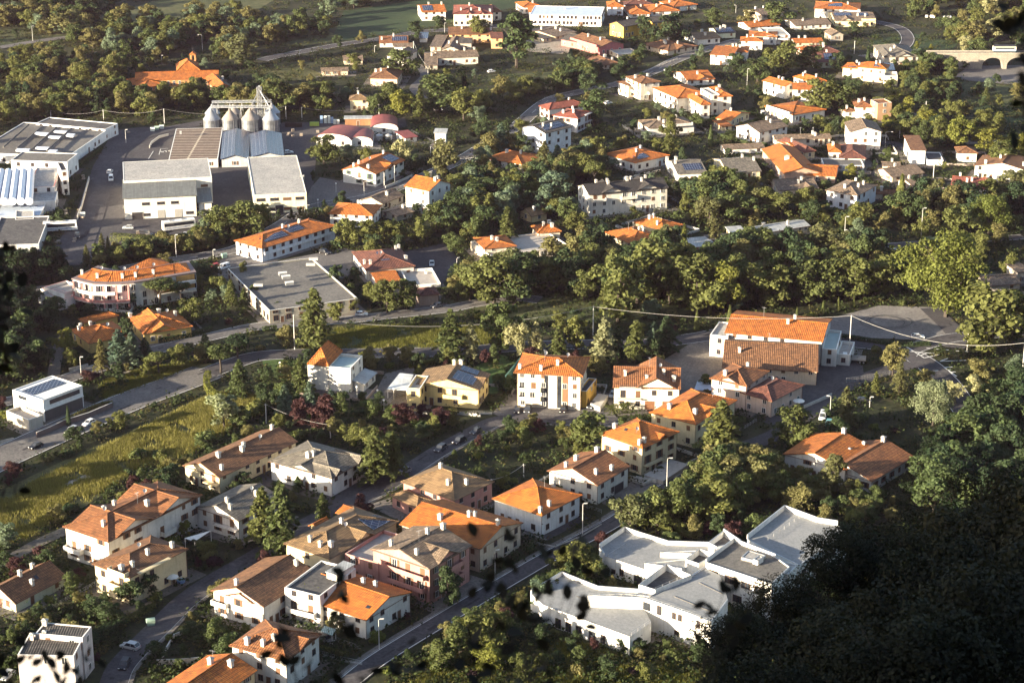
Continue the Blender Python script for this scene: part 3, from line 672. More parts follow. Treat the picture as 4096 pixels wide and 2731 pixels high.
wall_openings(root, loc, '43', (735, 545), (1065, 655), 4.6, ((.45, 1.0, .9, 1.8, 'w'), (.85, 2.2, .1, 2.4, 'door'), (.25, 1.0, .9, 1.0, 'w')))
# ---- left: cube house and neighbours
B_('white cube house with a cantilevered upper floor and solar panels', 'white cube house', (.80, .79, .77), [K('31', (126, 574), (384, 672), (726, 536), 868, 'flat', k=M_WHITE, par=.3, nw=1), K('31', (82, 757), (255, 850), (360, 800), 948, 'flat', k=M_TERRACE, par=.9, wall=(.55, .50, .42), nw=1)], chs=(), ch=0, solar=((0, .42, .82, .10, .92),), ant=1, doors=0)
def host(start): return [o for o in bpy.data.objects if o.get('label', '').startswith(start)][0]
cr_ = host('white cube house'); bb = K('31', (126, 574), (384, 672), (726, 536), 868, 'flat')
def face_panel(root, blk, nm, side, f0, f1, z0, z1, mat, out=.05, depth=.3):
    """a flush or projecting panel on the L (A-B) or R (B-C) wall of a block"""
    e = blk.e; fu, fv = e / blk.Lu, e / blk.Lv
    a, c, n = {'R': (blk.P(fu, fv), blk.P(fu, 1 - fv), -blk.u), 'L': (blk.P(1 - fu, fv), blk.P(fu, fv), -blk.v)}[side]; lc = root.location
    p, q = a.lerp(c, f0) - lc, a.lerp(c, f1) - lc; m = MB(); v = [w + n * out for w in (p, q, q - n * depth, p - n * depth)]
    m.prism([Vector((w.x, w.y, z0)) for w in v], [Vector((w.x, w.y, z1)) for w in v]); return m.build(nm, mat, root)
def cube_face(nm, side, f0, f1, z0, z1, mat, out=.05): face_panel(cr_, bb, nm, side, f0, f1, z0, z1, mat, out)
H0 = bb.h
cube_face('window_band', 'R', .16, .92, H0 - 2.0, H0 - .75, M_GLASS); cube_face('dark_ground_band', 'R', .02, .98, 0, H0 - 3.3, wall_mat((.10, .085, .08)), .03); cube_face('fascia', 'R', 0, 1, H0 - 3.3, H0 - 2.9, M_WHITE, .25)  # ground floor band is a dark flush panel, not set back
cube_face('window', 'L', .18, .46, H0 - 1.9, H0 - .9, M_GLASS); cube_face('window', 'L', .7, .95, H0 - 2.6, H0 - .6, wall_mat((.55, .48, .38))); cube_face('door', 'L', .62, .78, .2, 2.4, M_FRAME); cube_face('canopy', 'L', .55, .9, 2.7, 3.0, M_WHITE, .9)
H('orange-roofed house with white chimneys beside blue spruces', 'spruce-side house', YEL, '31', (660, 34), (795, 166), (1165, 76), 262, 'hip', 'v', 2.0, 'orange', extra=[K('21', (668, 1412), (760, 1440), (1085, 1384), 1520, 'hip', 'v', .9, 'orange')], chs=((0, .75, .12), (0, .85, .2), (0, .9, .45)), dish=1, win='w')
H('yellow house with broad orange hipped roof below the curved apartments', 'broad orange hip house', YEL, '21', (1176, 1382), (1282, 1536), (1716, 1456), 1640, 'hip', 'v', 2.0, 'orange', cross=((0, 'R', .42, .5, 2.0, 1.0),), chs=((0, .85, .6), (0, .6, .85), (0, .95, .05)), dish=1, win='w')
ap_ = host('white three-storey apartment'); bk = K('33', (126, 252), (15, 426), (640, 452), 738, 'hip', 'v', 1.9, 'orange', ov=.9); M_STAIR = wall_mat((.22, .11, .06))
for f in (.43, .64): face_panel(ap_, bk, 'stair_window', 'R', f, f + .06, .4, bk.h - .6, M_GLASS, .08)
face_panel(ap_, bk, 'recessed_bay', 'R', .715, .81, .2, bk.h - .2, M_STAIR, .04)
face_panel(ap_, bk, 'stair_pier', 'R', .50, .63, 0, bk.h - .3, wall_mat((.72, .64, .50)), .12)
# ---- centre left
H('large grey building with one big flat bitumen roof and rooftop units', 'big flat grey roof', (.36, .34, .28), '22', (-152, 936), (120, 1326), (870, 1186), 1448, 'flat', k=M_ASHR, bk=dict(par=.5), ch=0, cat='building', name='commercial_building', win='b', winw=1.6, winh=1.8, nowin='')
H('long white two-storey building with orange hipped roof and blue solar rows', 'long solar-roofed building', (.72, .74, .78), '22', (-205, 702), (52, 772), (730, 566), 900, 'hip', 'v', 1.7, 'orange', solar=((0, .18, .42, .12, .42), (0, .25, .46, .46, .66)), chs=((0, .6, .5), (0, .6, .72)), dish=1, win='b', balc=((0, 'R', .02, .98, 1, .7, 1),), cat='building')
B_('white house with dark red hipped roofs, glazed skylight and garden terraces', 'dark red hip house', (.66, .64, .60), [K('22', (862, 800), (985, 968), (1428, 926), 1065, 'hip', 'v', 2.1, 'maroon'), K('22', (1300, 960), (1368, 1100), (1655, 1080), 1165, 'flat', k=M_TERRACE, par=.9), K('22', (1005, 966), (1080, 1078), (1300, 1050), 1135, 'gable', 'v', 1.0, 'orange')], chs=((0, .2, .15), (0, .3, .06), (0, .8, .85), (0, .92, .95), (0, .3, .9), (1, .8, .75)), solar=((0, .22, .6, .38, .55),), dish=1, win='w')
H('red-tiled garden pavilion on stone pillars by the sunlit road', 'garden pavilion', (.40, .30, .24), '22', (1450, 1130), (1455, 1195), (1640, 1172), 1290, 'hip', 'v', 1.2, 'maroon', ch=0, cat='pavilion', name='pavilion', doors=0, nowin='R')
H('white house with plain orange hipped roof among trees near the car park', 'car-park orange house', WHITE, '22', (742, 362), (646, 458), (1050, 476), 570, 'hip', 'v', 1.8, 'orange', chs=((0, .6, .55), (0, .55, .62)), skyl=((0, .75, .4),), win='b')
H('stone house with lichened half-pink tiled gable', 'lichened gable house', STONE, '22', (946, 328), (1134, 373), (1312, 290), 440, 'gable', 'v', 1.6, 'stone', extra=[K('22', (1145, 428), (1262, 482), (1392, 432), 525, 'gable', 'v', .7, 'stone')], ch=2, win='b')
H('tall white house with one brilliant orange roof slope', 'brilliant orange slope house', (.72, .72, .70), '22', (1335, 208), (1550, 258), (1742, 182), 478, 'gable', 'u', 2.3, 'orange', chs=((0, .15, .45), (0, .2, .6)), ant=2, win='w')
H('white house with orange roof, little dormer and dark solar panels', 'dormered orange house', WHITE, '12', (832, 1497), (1075, 1562), (1240, 1424), 1680, 'gable', 'v', 2.0, 'orange', cross=((0, 'R', .5, .32, 1.4, .5),), solar=((0, .12, .42, .68, .95),), chs=((0, .7, .08), (0, .75, .3), (0, .55, .9), (0, .3, .1)), dish=1, ant=1, win='gs', balc=((0, 'L', .4, .95, 1, 1.2),))
# ---- winery sheds, water tower, small houses
for lab, sh_, A, B, C, g in (('red barrel-roofed shed with sunlit left half, leftmost of the row', 'first red barrel shed', (560, 1152), (536, 1232), (800, 1282), 1300), ('small red barrel-roofed shed between its two larger neighbours', 'small red barrel shed', (835, 1192), (815, 1268), (1045, 1266), 1300), ('white-fronted shed with red barrel roof and round gable vent', 'white-fronted barrel shed', (1010, 1072), (1027, 1150), (1272, 1150), 1200)):
    B_(lab, sh_, WHITE, [K('12', A, B, C, g, 'barrel', 'u', 2.1, M_REDSH)], cat='shed', name='shed', ch=0, doors=0, win='b', gap=6)
H('low red-roofed annex beside the steel wine tanks', 'red tank annex', WHITE, '12', (1320, 1190), (1335, 1240), (1400, 1210), 1260, 'shed', 'v', .8, M_REDSH, ch=0, cat='shed', name='shed', doors=0)
H('slim white transformer tower with grey lid', 'transformer tower', WHITE, '12', (1604, 1160), (1590, 1192), (1708, 1194), 1325, 'shed', 'v', .5, M_ZINCR, ch=0, cat='tower', name='transformer_tower', doors=0, nowin='RLJK')
H('small cream square house with hipped roof above the wooden cabin', 'cream square house', CREAM, '12', (842, 858), (832, 898), (1016, 894), 1000, 'hip', 'v', 1.5, 'tan', chs=((0, .5, .45),), ant=1, win='b')
H('wooden cabin with striped sheet roof next to the barrel sheds', 'wooden cabin', (.26, .13, .06), '12', (795, 1045), (786, 1066), (1044, 1062), 1132, 'shed', 'v', .35, M_ZINCR, ch=0, cat='cabin', name='cabin', win='w')
# ---- old hamlet
H('hamlet house with solar rows on a reddish gable', 'solar hamlet house', WHITE, '12', (1115, 330), (1100, 388), (1364, 382), 428, 'gable', 'v', 1.6, 'redbrown', solar=((0, .15, .45, .45, .95),), chs=((0, .5, .5), (0, .25, .1)), extra=[K('12', (1240, 392), (1232, 422), (1405, 416), 455, 'gable', 'v', .8, 'stone')], win='w')
H('white stone house with grey gable at the hamlet lane', 'lane stone house', (.62, .58, .52), '12', (1195, 494), (1328, 518), (1398, 452), 592, 'gable', 'v', 1.4, 'stone', chs=((0, .5, .5),), win='w')
H('brown-roofed house with lit orange hip below the hamlet lane', 'lit-hip house', BEIGE, '12', (1060, 622), (1014, 702), (1270, 710), 775, 'hip', 'v', 1.9, 'brown', chs=((0, .6, .1), (0, .75, .5), (0, .5, .3)), win='b')
H('wide house with tan roof and round chimney at the hamlet top', 'hamlet top house', (.62, .40, .20), '12', (1742, 248), (1722, 312), (2125, 306), 392, 'gable', 'v', 1.7, 'brown', chs=((0, .5, .65), (0, .4, .3), (0, .3, .95)), extra=[K('12', (2105, 290), (2100, 345), (2215, 340), 440, 'gable', 'v', 1.2, 'maroon')], win='b')
H('old stone gable house in the middle of the hamlet', 'middle stone gable', STONE, '12', (1722, 322), (1655, 446), (1818, 452), 485, 'gable', 'u', 1.5, 'stone', ch=2, win='b', extra=[K('12', (1600, 330), (1552, 420), (1660, 425), 470, 'shed', 'v', 1.0, 'stone')])
H('old barn with steep pale stone-tiled slope', 'stone-sloped barn', STONE, '12', (1500, 468), (1510, 588), (1634, 588), 612, 'gable', 'v', 2.2, 'stone', ch=1, win='b', cat='barn', name='barn')
H('row of stone cottages with white right end', 'stone cottage row', (.66, .62, .55), '12', (1650, 468), (1630, 522), (1984, 494), 592, 'gable', 'v', 1.5, 'stone', chs=((0, .5, .45), (0, .5, .7), (0, .6, .95)), win='b', cat='cottages')
H('dark little house between the stone gable and a round tree', 'dark hamlet house', STONE, '12', (1832, 342), (1820, 388), (1938, 388), 458, 'gable', 'v', 1.2, 'slate', ch=0, win='b')
H('low tiled outbuilding at the field edge', 'low outbuilding', BEIGE, '12', (600, 616), (584, 642), (830, 630), 672, 'gable', 'v', .9, 'stone', ch=0, cat='outbuilding', name='outbuilding')
H('low grey-roofed cottage half hidden by bushes west of the hamlet', 'bush-hidden cottage', BEIGE, '12', (800, 508), (780, 545), (960, 535), 580, 'gable', 'v', 1.2, 'stone', ch=1)
H('roadside carport roofed with solar panels at the hamlet', 'solar carport', GREYW, '12', (1468, 300), (1458, 345), (1540, 345), 372, 'shed', 'v', .6, M_SOLAR, ch=0, cat='carport', name='carport', nowin='RLJK', doors=0)
H('white villa with swept orange roof at the top edge', 'swept-roof villa', WHITE, '12', (1475, 48), (1482, 112), (1700, 98), 192, 'gable', 'v', 1.7, 'orange', solar=((0, .1, .45, .1, .5),), chs=((0, .6, .4), (0, .5, .9)), win='b')
H('large white villa with orange roof, dormers and many chimneys', 'many-chimney villa', (.76, .70, .60), '12', (1790, 50), (1762, 128), (2125, 124), 238, 'hip', 'v', 2.0, 'rust', cross=((0, 'R', .4, .16, 1.2, .4), (0, 'R', .72, .16, 1.2, .4)), chs=((0, .2, .2), (0, .2, .45), (0, .2, .66), (0, .2, .92), (0, .6, .4)), extra=[K('12', (2090, 58), (2110, 112), (2190, 100), 190, 'hip', 'v', 1.2, 'brown')], win='b', gap=2.6)
# ---- top right
B_('long white school-like building with a pale blue roof and window band', 'long blue-roofed building', (.80, .79, .77), [K('13', (330, 58), (160, 132), (796, 120), 228, 'flat', k=M_BLUER, par=.15), K('13', (180, 60), (150, 112), (420, 100), 170, 'hip', 'v', 1.3, 'orange')], cat='building', name='public_building', ch=0, chs=((0, .7, .45),), gap=2.0, winh=1.5, win='b')
H('small house with orange roof behind the long blue-roofed building', 'little orange back house', WHITE, '13', (105, 22), (95, 68), (228, 45), 128, 'hip', 'v', 1.2, 'orange', ch=1)
B_('pair of ochre apartment blocks joined end to end under grey roofs', 'ochre apartment pair', OCHRE, [K('13', (880, 213), (1000, 244), (1210, 200), 348, 'gable', 'v', 1.8, 'slate'), K('13', (1188, 172), (1262, 210), (1432, 180), 312, 'gable', 'v', 1.8, 'slate')], ch=2, win='w', cat='apartments', name='apartment_block')
B_('red and white terrace of flats under one brown gable', 'red and white flats', (.52, .17, .16), [K('13', (560, 343), (785, 428), (974, 386), 502, 'gable', 'u', 1.9, 'brown'), K('13', (470, 345), (575, 378), (700, 330), 440, 'gable', 'u', 1.6, 'slate')], balc=((0, 'L', .05, .95, 1, 1.2, 1),), chs=((0, .7, .4), (0, .3, .4)), win='w', cat='apartments', name='apartment_block')
H('cream house with grey-brown crossing gables beside the red and white flats', 'crossing-gable cream house', CREAM, '13', (186, 266), (392, 334), (478, 276), 360, 'gable', 'v', 1.3, 'stone', ch=3, extra=[K('13', (160, 310), (280, 352), (345, 335), 375, 'shed', 'v', .6, 'slate')], win='w')
H('brown-roofed bungalow with a light yellow tree before it', 'brown bungalow', BEIGE, '13', (665, 516), (792, 590), (972, 566), 622, 'hip', 'u', 1.5, 'brown', ch=3, extra=[K('13', (890, 450), (960, 490), (1140, 468), 520, 'flat', k=M_LGREY)], win='w')
H('wide brown hipped house above the sloping road', 'wide brown hip house', BEIGE, '13', (1206, 386), (1398, 458), (1610, 402), 505, 'hip', 'v', 1.8, 'brown', ch=4, cross=((0, 'R', .5, .4, 1.4, .8),), win='b')
H('white house with tan gable on the upper road', 'tan gable house', WHITE, '13', (1588, 296), (1664, 356), (1848, 330), 410, 'gable', 'v', 1.4, 'tan', ch=3, win='b')
H('pale green house with a steep solar-covered roof', 'pale green solar house', PGREEN, '13', (1812, 252), (1842, 302), (1986, 282), 350, 'gable', 'v', 1.3, 'slate', solar=((0, .08, .45, .1, .9),), ch=3, win='b')
H('flat white house with an orange roof square and long parapets', 'orange-square house', WHITE, '13', (2050, 335), (2045, 368), (2252, 372), 450, 'hip', 'v', .9, 'orange', extra=[K('13', (2130, 280), (2120, 325), (2380, 330), 400, 'hip', 'v', .8, 'orange')], ch=3, win='w')
H('white house with flat orange roof beside the upper road bend', 'road-bend orange house', WHITE, '13', (1795, 428), (1768, 490), (1975, 508), 580, 'shed', 'v', 1.1, 'orange', extra=[K('13', (1900, 410), (1890, 460), (2115, 470), 540, 'hip', 'v', .8, 'orange')], ch=3, win='w')
B_('white and beige three-storey house at the bend of the upper road', 'beige bend house', (.74, .68, .58), [K('13', (1000, 690), (1150, 750), (1342, 736), 905, 'hip', 'v', 1.1, 'brown'), K('13', (985, 730), (1040, 770), (1160, 740), 880, 'hip', 'v', .7, 'brown')], balc=((0, 'L', .1, .95, 2, 1.3, 1), (0, 'L', .1, .95, 1, 1.3, 1), (0, 'R', .4, .98, 1, 1.2, 1)), chs=((0, .6, .2), (0, .6, .8), (1, .7, .4)), win='w')
H('white house with orange double gable on a small hillock', 'double-gable orange house', WHITE, '13', (1512, 640), (1572, 724), (1786, 692), 775, 'gable', 'v', 1.7, 'orange', cross=((0, 'R', .6, .5, 1.4, .5),), ch=1, win='b')
B_('big white villa complex with several orange roofs and a round stair bay', 'white villa complex', (.78, .74, .66), [K('13', (1366, 778), (1484, 884), (1722, 826), 1010, 'hip', 'v', 1.6, 'orange'), K('13', (1574, 860), (1690, 942), (1776, 930), 1070, 'hip', 'u', 1.2, 'orange'), K('13', (1768, 788), (1848, 868), (1972, 858), 1035, 'hip', 'u', 1.1, 'orange', wall=(.60, .56, .50)), K('13', (1722, 790), (1790, 850), (1840, 838), 1035, 'flat', k=M_TERRACE)], ch=3, skyl=((0, .4, .6),), win='b', balc=((0, 'L', .2, .95, 1, 1.3, 1),), cat='villa')
B_('apartment house with two red-brown hipped roofs and blue-grey walls', 'blue-grey apartment house', (.56, .56, .58), [K('13', (352, 1036), (590, 1064), (732, 1006), 1195, 'hip', 'v', 1.5, 'rust'), K('13', (290, 945), (330, 985), (625, 925), 1080, 'hip', 'v', 1.5, 'rust')], ch=5, win='bs', gap=2.7, balc=((0, 'R', .5, .95, 1, 1.1), (0, 'R', .5, .95, 2, 1.1)), cat='apartments', name='apartment_block')
H('tall white house with solar panels and dark roof by cedars', 'tall solar house', (.70, .72, .74), '13', (165, 1125), (298, 1196), (456, 1120), 1395, 'gable', 'v', 1.6, 'slate', solar=((0, .12, .42, .12, .85),), ch=2, win='b')
H('house with orange hipped roof and pale walls under the cedars', 'cedar-side orange house', (.64, .62, .58), '13', (-190, 1402), (86, 1474), (216, 1386), 1535, 'hip', 'v', 1.8, 'orange', ch=2, win='b')
H('wide white house with mossy stone roof and awning behind a parasol tree', 'awning house', WHITE, '13', (1148, 1078), (1222, 1150), (1632, 1110), 1222, 'hip', 'v', 1.5, 'stone', ch=3, balc=((0, 'R', .3, .95, 1, 1.3, 1),), win='b')
H('white house with large orange hipped roof half in shade, amid gardens', 'half-shaded orange house', WHITE, '13', (912, 1362), (1102, 1462), (1330, 1372), 1545, 'hip', 'v', 1.9, 'orange', chs=((0, .4, .4), (0, .6, .7)), solar=((0, .1, .3, .2, .5),), win='b')
H('white gabled house with two solar rows on a grey roof', 'double solar-row house', (.76, .72, .64), '13', (1376, 1436), (1484, 1562), (1750, 1546), 1640, 'gable', 'v', 2.2, 'grey', solar=((0, .62, .88, .4, .98), (0, .12, .36, .3, .9)), chs=((0, .9, .05), (0, .4, .1), (0, .8, .3)), win='w')
H('cream gabled house with a solar row along its ridge', 'ridge solar house', CREAM, '13', (1812, 1420), (1932, 1548), (2232, 1528), 1615, 'gable', 'v', 2.2, 'grey', solar=((0, .56, .84, .1, .7),), chs=((0, .7, .75), (0, .4, .95)), win='w')
H('small house with blazing orange gable and low front porch', 'blazing orange gable', CREAM, '13', (1888, 1046), (1962, 1082), (2056, 1004), 1142, 'gable', 'u', 1.5, 'orange', ch=1, extra=[K('13', (1836, 1086), (1880, 1136), (1958, 1118), 1175, 'shed', 'v', .5, 'orange')], win='w')
H('tall white gable end with a long mossy stone roof', 'mossy long-roofed house', WHITE, '13', (2096, 1118), (2218, 1190), (2384, 1112), 1295, 'gable', 'v', 2.0, 'stone', ch=2, extra=[K('13', (1925, 1296), (1902, 1340), (2245, 1308), 1368, 'gable', 'v', .8, 'stone')], win='b')
H('house with bright orange roofs at the very top edge', 'top-edge orange house', (.72, .72, .74), '13', (868, 20), (850, 62), (1002, 58), 142, 'hip', 'v', 1.4, 'orange', ch=1)
H('white house with spreading orange hip behind the ochre apartment pair', 'spreading orange hip', WHITE, '13', (1005, 62), (1052, 128), (1240, 122), 165, 'hip', 'v', 1.4, 'orange', ch=1)
H('white house with four-sided orange roof near the top edge', 'four-sided orange house', WHITE, '13', (1212, 48), (1238, 108), (1484, 86), 150, 'hip', 'v', 1.6, 'orange', ch=1)
H('house with orange roof cut off by the top edge', 'cut-off orange house', WHITE, '13', (1412, 12), (1446, 62), (1596, 26), 110, 'hip', 'v', 1.3, 'orange', ch=1)
H('greyish house with dim red roof at the top edge', 'dim red top house', WHITE, '13', (1000, 15), (1010, 50), (1275, 40), 85, 'hip', 'v', 1.2, 'maroon', ch=2)
H('brown stone-roofed house beneath tall dark trees at the upper right', 'brown stone-roofed house', BEIGE, '13', (2118, 92), (2242, 140), (2400, 104), 185, 'gable', 'v', 1.5, 'stone', ch=2)
H('white house with orange gable beside the stepped flat house', 'stepped orange house', WHITE, '13', (2066, 200), (2122, 246), (2384, 214), 275, 'gable', 'v', 1.3, 'orange', ch=3)
H('stepped white house with flat roofs and grey balconies', 'stepped flat house', WHITE, '14', (-5, 250), (-10, 320), (165, 300), 400, 'flat', k=M_LGREY, ch=2, balc=((0, 'R', .1, .9, 1, 1.2, 1),), win='w')
H('white house with solar panels and orange roof at the upper right', 'upper solar house', WHITE, '14', (500, 18), (412, 78), (820, 78), 160, 'hip', 'v', 1.5, 'orange', solar=((0, .2, .45, .3, .6),), ch=3, win='b')
H('pale yellow villa with solar rows and small crossing gable', 'pale yellow solar villa', (.70, .62, .38), '14', (612, 108), (598, 188), (955, 172), 245, 'gable', 'v', 1.7, 'stone', solar=((0, .3, .48, .05, .45), (0, .3, .48, .6, .85)), cross=((0, 'R', .3, .3, 1.3, .5),), balc=((0, 'R', .65, .98, 1, 1.2, 1),), ch=4, win='b')
H('long low house with mossy roof below the pale yellow villa', 'long mossy house', (.70, .66, .60), '14', (228, 178), (240, 232), (532, 200), 275, 'gable', 'v', 1.2, 'stone', ch=1, win='w')
H('old barn with tall stone gable and cypress at its wall', 'tall stone barn', STONE, '14', (425, 292), (560, 318), (688, 330), 375, 'gable', 'u', 1.6, 'stone', ch=0, cat='barn', name='barn')
H('low house with long orange tiles behind a hedge', 'long orange tile house', BEIGE, '14', (246, 350), (238, 386), (484, 370), 425, 'gable', 'v', 1.0, 'orange', ch=2)
H('dark maroon-roofed house with one fiery orange end', 'fiery-ended maroon house', (.45, .30, .26), '14', (265, 428), (315, 478), (640, 462), 545, 'hip', 'v', 1.9, 'maroon', cross=((0, 'L', .5, .7, 1.6, .6, 'orange'),), ch=2, win='b')
H('pale green house with a big solar square on a dark gable', 'solar square house', PGREEN, '14', (398, 472), (402, 556), (640, 550), 612, 'gable', 'v', 2.0, 'maroon', solar=((0, .12, .45, .45, .95),), ch=1, win='b')
H('grey villa with jumbled slate roofs standing alone by the valley', 'lone grey villa', (.46, .43, .38), '14', (1010, 410), (1040, 512), (1334, 494), 605, 'hip', 'v', 2.2, 'grey', cross=((0, 'R', .6, .5, 1.6, .7), (0, 'R', .15, .3, 1.2, .6)), balc=((0, 'R', .3, .98, 1, 1.3),), ch=2, win='b')
B_('orange-roofed house complex crowded with solar panels', 'solar-crowded complex', (.74, .66, .48), [K('14', (645, 562), (660, 606), (802, 632), 692, 'hip', 'v', 1.2, 'orange'), K('14', (790, 562), (796, 602), (1045, 632), 725, 'hip', 'v', 1.6, 'orange'), K('14', (1040, 640), (1042, 680), (1162, 682), 772, 'flat', k=M_TERRACE, par=.9), K('14', (1030, 575), (1040, 628), (1140, 628), 690, 'shed', 'v', .5, M_SOLAR)], solar=((0, .1, .4, .3, .7), (1, .15, .4, .55, .8)), ch=4, win='w')
B_('white and orange house with stepped roofs and arcaded porch', 'stepped white house', WHITE, [K('14', (22, 714), (150, 778), (196, 742), 892, 'gable', 'u', 1.1, 'orange'), K('14', (195, 742), (222, 802), (428, 806), 915, 'gable', 'v', 1.2, 'orange')], ch=2, win='b')
H('white house with orange hip, skylight and twin chimneys', 'twin-chimney house', WHITE, '14', (258, 684), (432, 748), (502, 722), 835, 'hip', 'u', 1.5, 'orange', ch=3, skyl=((0, .2, .5),), win='b')
H('white terrace house with pinkish flat roof panels and orange lower hip', 'pinkish terrace house', (.76, .72, .64), '14', (62, 942), (218, 1032), (440, 962), 1105, 'hip', 'u', .9, 'orange', ch=0, balc=((0, 'L', .1, .95, 1, 1.2, 1),), win='w')
B_('brick tower house with white main wing', 'brick tower house', (.72, .68, .60), [K('14', (745, 892), (782, 962), (955, 962), 1065, 'hip', 'v', 1.2, 'redbrown'), K('14', (935, 892), (985, 928), (1103, 916), 1090, 'flat', k='redbrown', wall=BRICK, par=.4), K('14', (645, 960), (690, 1002), (790, 995), 1060, 'hip', 'v', .8, 'brown')], ch=3, win='w')
H('white house with tall pinkish stone-tiled gable and lower balcony', 'pinkish gable house', (.76, .70, .66), '14', (726, 1096), (730, 1182), (1016, 1172), 1350, 'gable', 'u', 1.8, 'stone', ch=0, balc=((0, 'R', .02, .98, 1, 1.1, 1),), win='w')
B_('slim white tower house with a sloping brown roof', 'slim white tower house', (.72, .72, .72), [K('14', (1232, 1230), (1276, 1346), (1420, 1342), 1478, 'shed', 'v', .9, 'brown'), K('14', (1425, 1362), (1425, 1432), (1566, 1428), 1482, 'flat', k=M_DGREY)], ch=1, nowin='RLJK', doors=0)
H('small pale square house with brown hip on the far right', 'small square hip house', (.70, .68, .62), '14', (1692, 1320), (1696, 1372), (1880, 1370), 1456, 'hip', 'v', 1.3, 'brown', ch=0, win='w')
H('white gabled house with orange-brown roof at the right edge', 'right-edge gabled house', WHITE, '14', (1930, 1392), (1842, 1484), (2345, 1535), 1600, 'gable', 'u', 2.0, 'brown', chs=((0, .1, .2), (0, .5, .4), (0, .8, .45), (0, .3, .85)), win='b')
B_('house with split roof, orange left half and maroon front', 'split-roof house', (.66, .62, .54), [K('14', (660, 1300), (634, 1414), (880, 1416), 1470, 'hip', 'v', 1.7, 'maroon'), K('14', (540, 1298), (540, 1362), (660, 1362), 1440, 'hip', 'v', 1.0, 'orange')], ch=1, win='b')
H('flat grey-roofed annex below the split-roof house', 'flat grey annex', GREYW, '14', (480, 1418), (500, 1480), (862, 1482), 1510, 'flat', k=M_ASHR, ch=1, doors=0)
B_('L-shaped house with vivid orange roofs and lead-grey gutters', 'L-shaped orange house', (.45, .30, .22), [K('14', (122, 1336), (142, 1556), (372, 1500), 1640, 'gable', 'u', 2.0, 'orange'), K('14', (280, 1460), (160, 1556), (610, 1560), 1622, 'gable', 'v', 1.5, 'orange')], chs=((0, .4, .3), (0, .4, .36)), win='w')
H('orange and maroon hipped house under the long low roof', 'orange maroon hip house', CREAM, '14', (88, 1262), (330, 1368), (428, 1352), 1432, 'hip', 'u', 1.6, 'maroon', cross=((0, 'L', .6, .6, 1.2, .5, 'orange'),), ch=1, win='w')
H('long low row roof with antennas', 'long low row', (.55, .50, .42), '14', (82, 1214), (62, 1252), (556, 1226), 1312, 'gable', 'v', .9, 'stone', ch=2, ant=2, win='b')
H('house with pale stone roof and pink gable facing dark trees', 'pale stone-roofed house', BEIGE, '24', (102, 148), (92, 252), (410, 205), 295, 'gable', 'v', 1.8, 'stone', ch=3, win='w', cross=((0, 'R', .75, .3, 1.4, .5),))
H('stone-roofed house with bluish white end wall', 'bluish end-wall house', (.66, .68, .72), '24', (556, 232), (802, 298), (910, 192), 445, 'hip', 'v', 1.7, 'stone', ch=4, win='b')
H('old stone-roofed farmhouse below the slim white tower house', 'stone farmhouse', BEIGE, '24', (962, 62), (1112, 134), (1392, 86), 175, 'gable', 'v', 1.7, 'stone', ch=2, extra=[K('24', (1030, -10), (1024, 30), (1190, 30), 60, 'gable', 'v', .6, 'stone')], cat='farmhouse')
H('small stone-roofed shed beside tall cypresses', 'cypress shed', BEIGE, '24', (1228, 150), (1292, 208), (1370, 168), 235, 'gable', 'v', 1.1, 'stone', ch=1, cat='shed', name='shed')
H('white house with maroon roof near the right edge', 'maroon right-edge house', WHITE, '24', (1672, 118), (1632, 218), (1958, 240), 298, 'gable', 'v', 1.8, 'rust', ch=3, win='b')
H('low brown-roofed house behind the cypress shed', 'low brown house', BEIGE, '24', (905, 250), (925, 280), (1270, 290), 330, 'gable', 'v', .9, 'brown', ch=2)
B_('long low grey-roofed school among trees', 'low grey school', (.55, .48, .36), [K('23', (1592, 682), (1604, 762), (1790, 718), 800, 'slab', k=M_ZINCR), K('23', (1758, 652), (1772, 692), (2005, 662), 722, 'slab', k=M_DGREY), K('23', (1962, 592), (2024, 698), (2138, 672), 742, 'shed', 'v', .8, M_ZINCR), K('23', (2070, 590), (2132, 652), (2640, 552), 690, 'gable', 'v', .9, M_ZINCR)], ch=2, cat='school', name='school', gap=2.2, win='w')
H('white and terracotta apartments under black crossing roofs', 'black-roofed apartments', (.72, .68, .60), '23', (592, 208), (690, 292), (1402, 222), 490, 'gable', 'v', 2.0, 'black', cross=((0, 'R', .3, .3, 2.0, .9), (0, 'R', .75, .3, 2.0, .9)), chs=((0, .6, .18), (0, .6, .32), (0, .4, .3), (0, .5, .55), (0, .6, .62), (0, .4, .72), (0, .6, .8)), balc=((0, 'R', .04, .2, 2, 1.2, 1), (0, 'R', .4, .6, 2, 1.2, 1)), win='w', dish=1, cat='apartments', name='apartment_block')
H('small ochre house with dull tan gable in a clearing', 'small ochre gable', (.66, .52, .28), '23', (74, 436), (172, 484), (316, 448), 545, 'gable', 'v', 1.7, 'tan', ch=1, win='w')
B_('orange and white house above stacked white terraces', 'stacked-terrace house', (.72, .62, .50), [K('23', (150, 572), (230, 634), (450, 622), 725, 'hip', 'v', 1.6, 'orange'), K('O', (1112, 552), (1128, 588), (1292, 556), 608, 'flat', k='orange', par=.6), K('O', (1104, 545), (1112, 572), (1180, 560), 600, 'hip', 'v', .8, 'orange')], ch=5, dish=1, win='w')
B_('low house of two sprawling orange roofs among pines', 'sprawling orange house', CREAM, [K('23', (1112, 526), (1352, 612), (1492, 548), 650, 'hip', 'v', 1.7, 'orange'), K('23', (914, 610), (1078, 736), (1300, 655), 775, 'hip', 'v', 1.7, 'orange')], ch=5, ant=2, win='w')
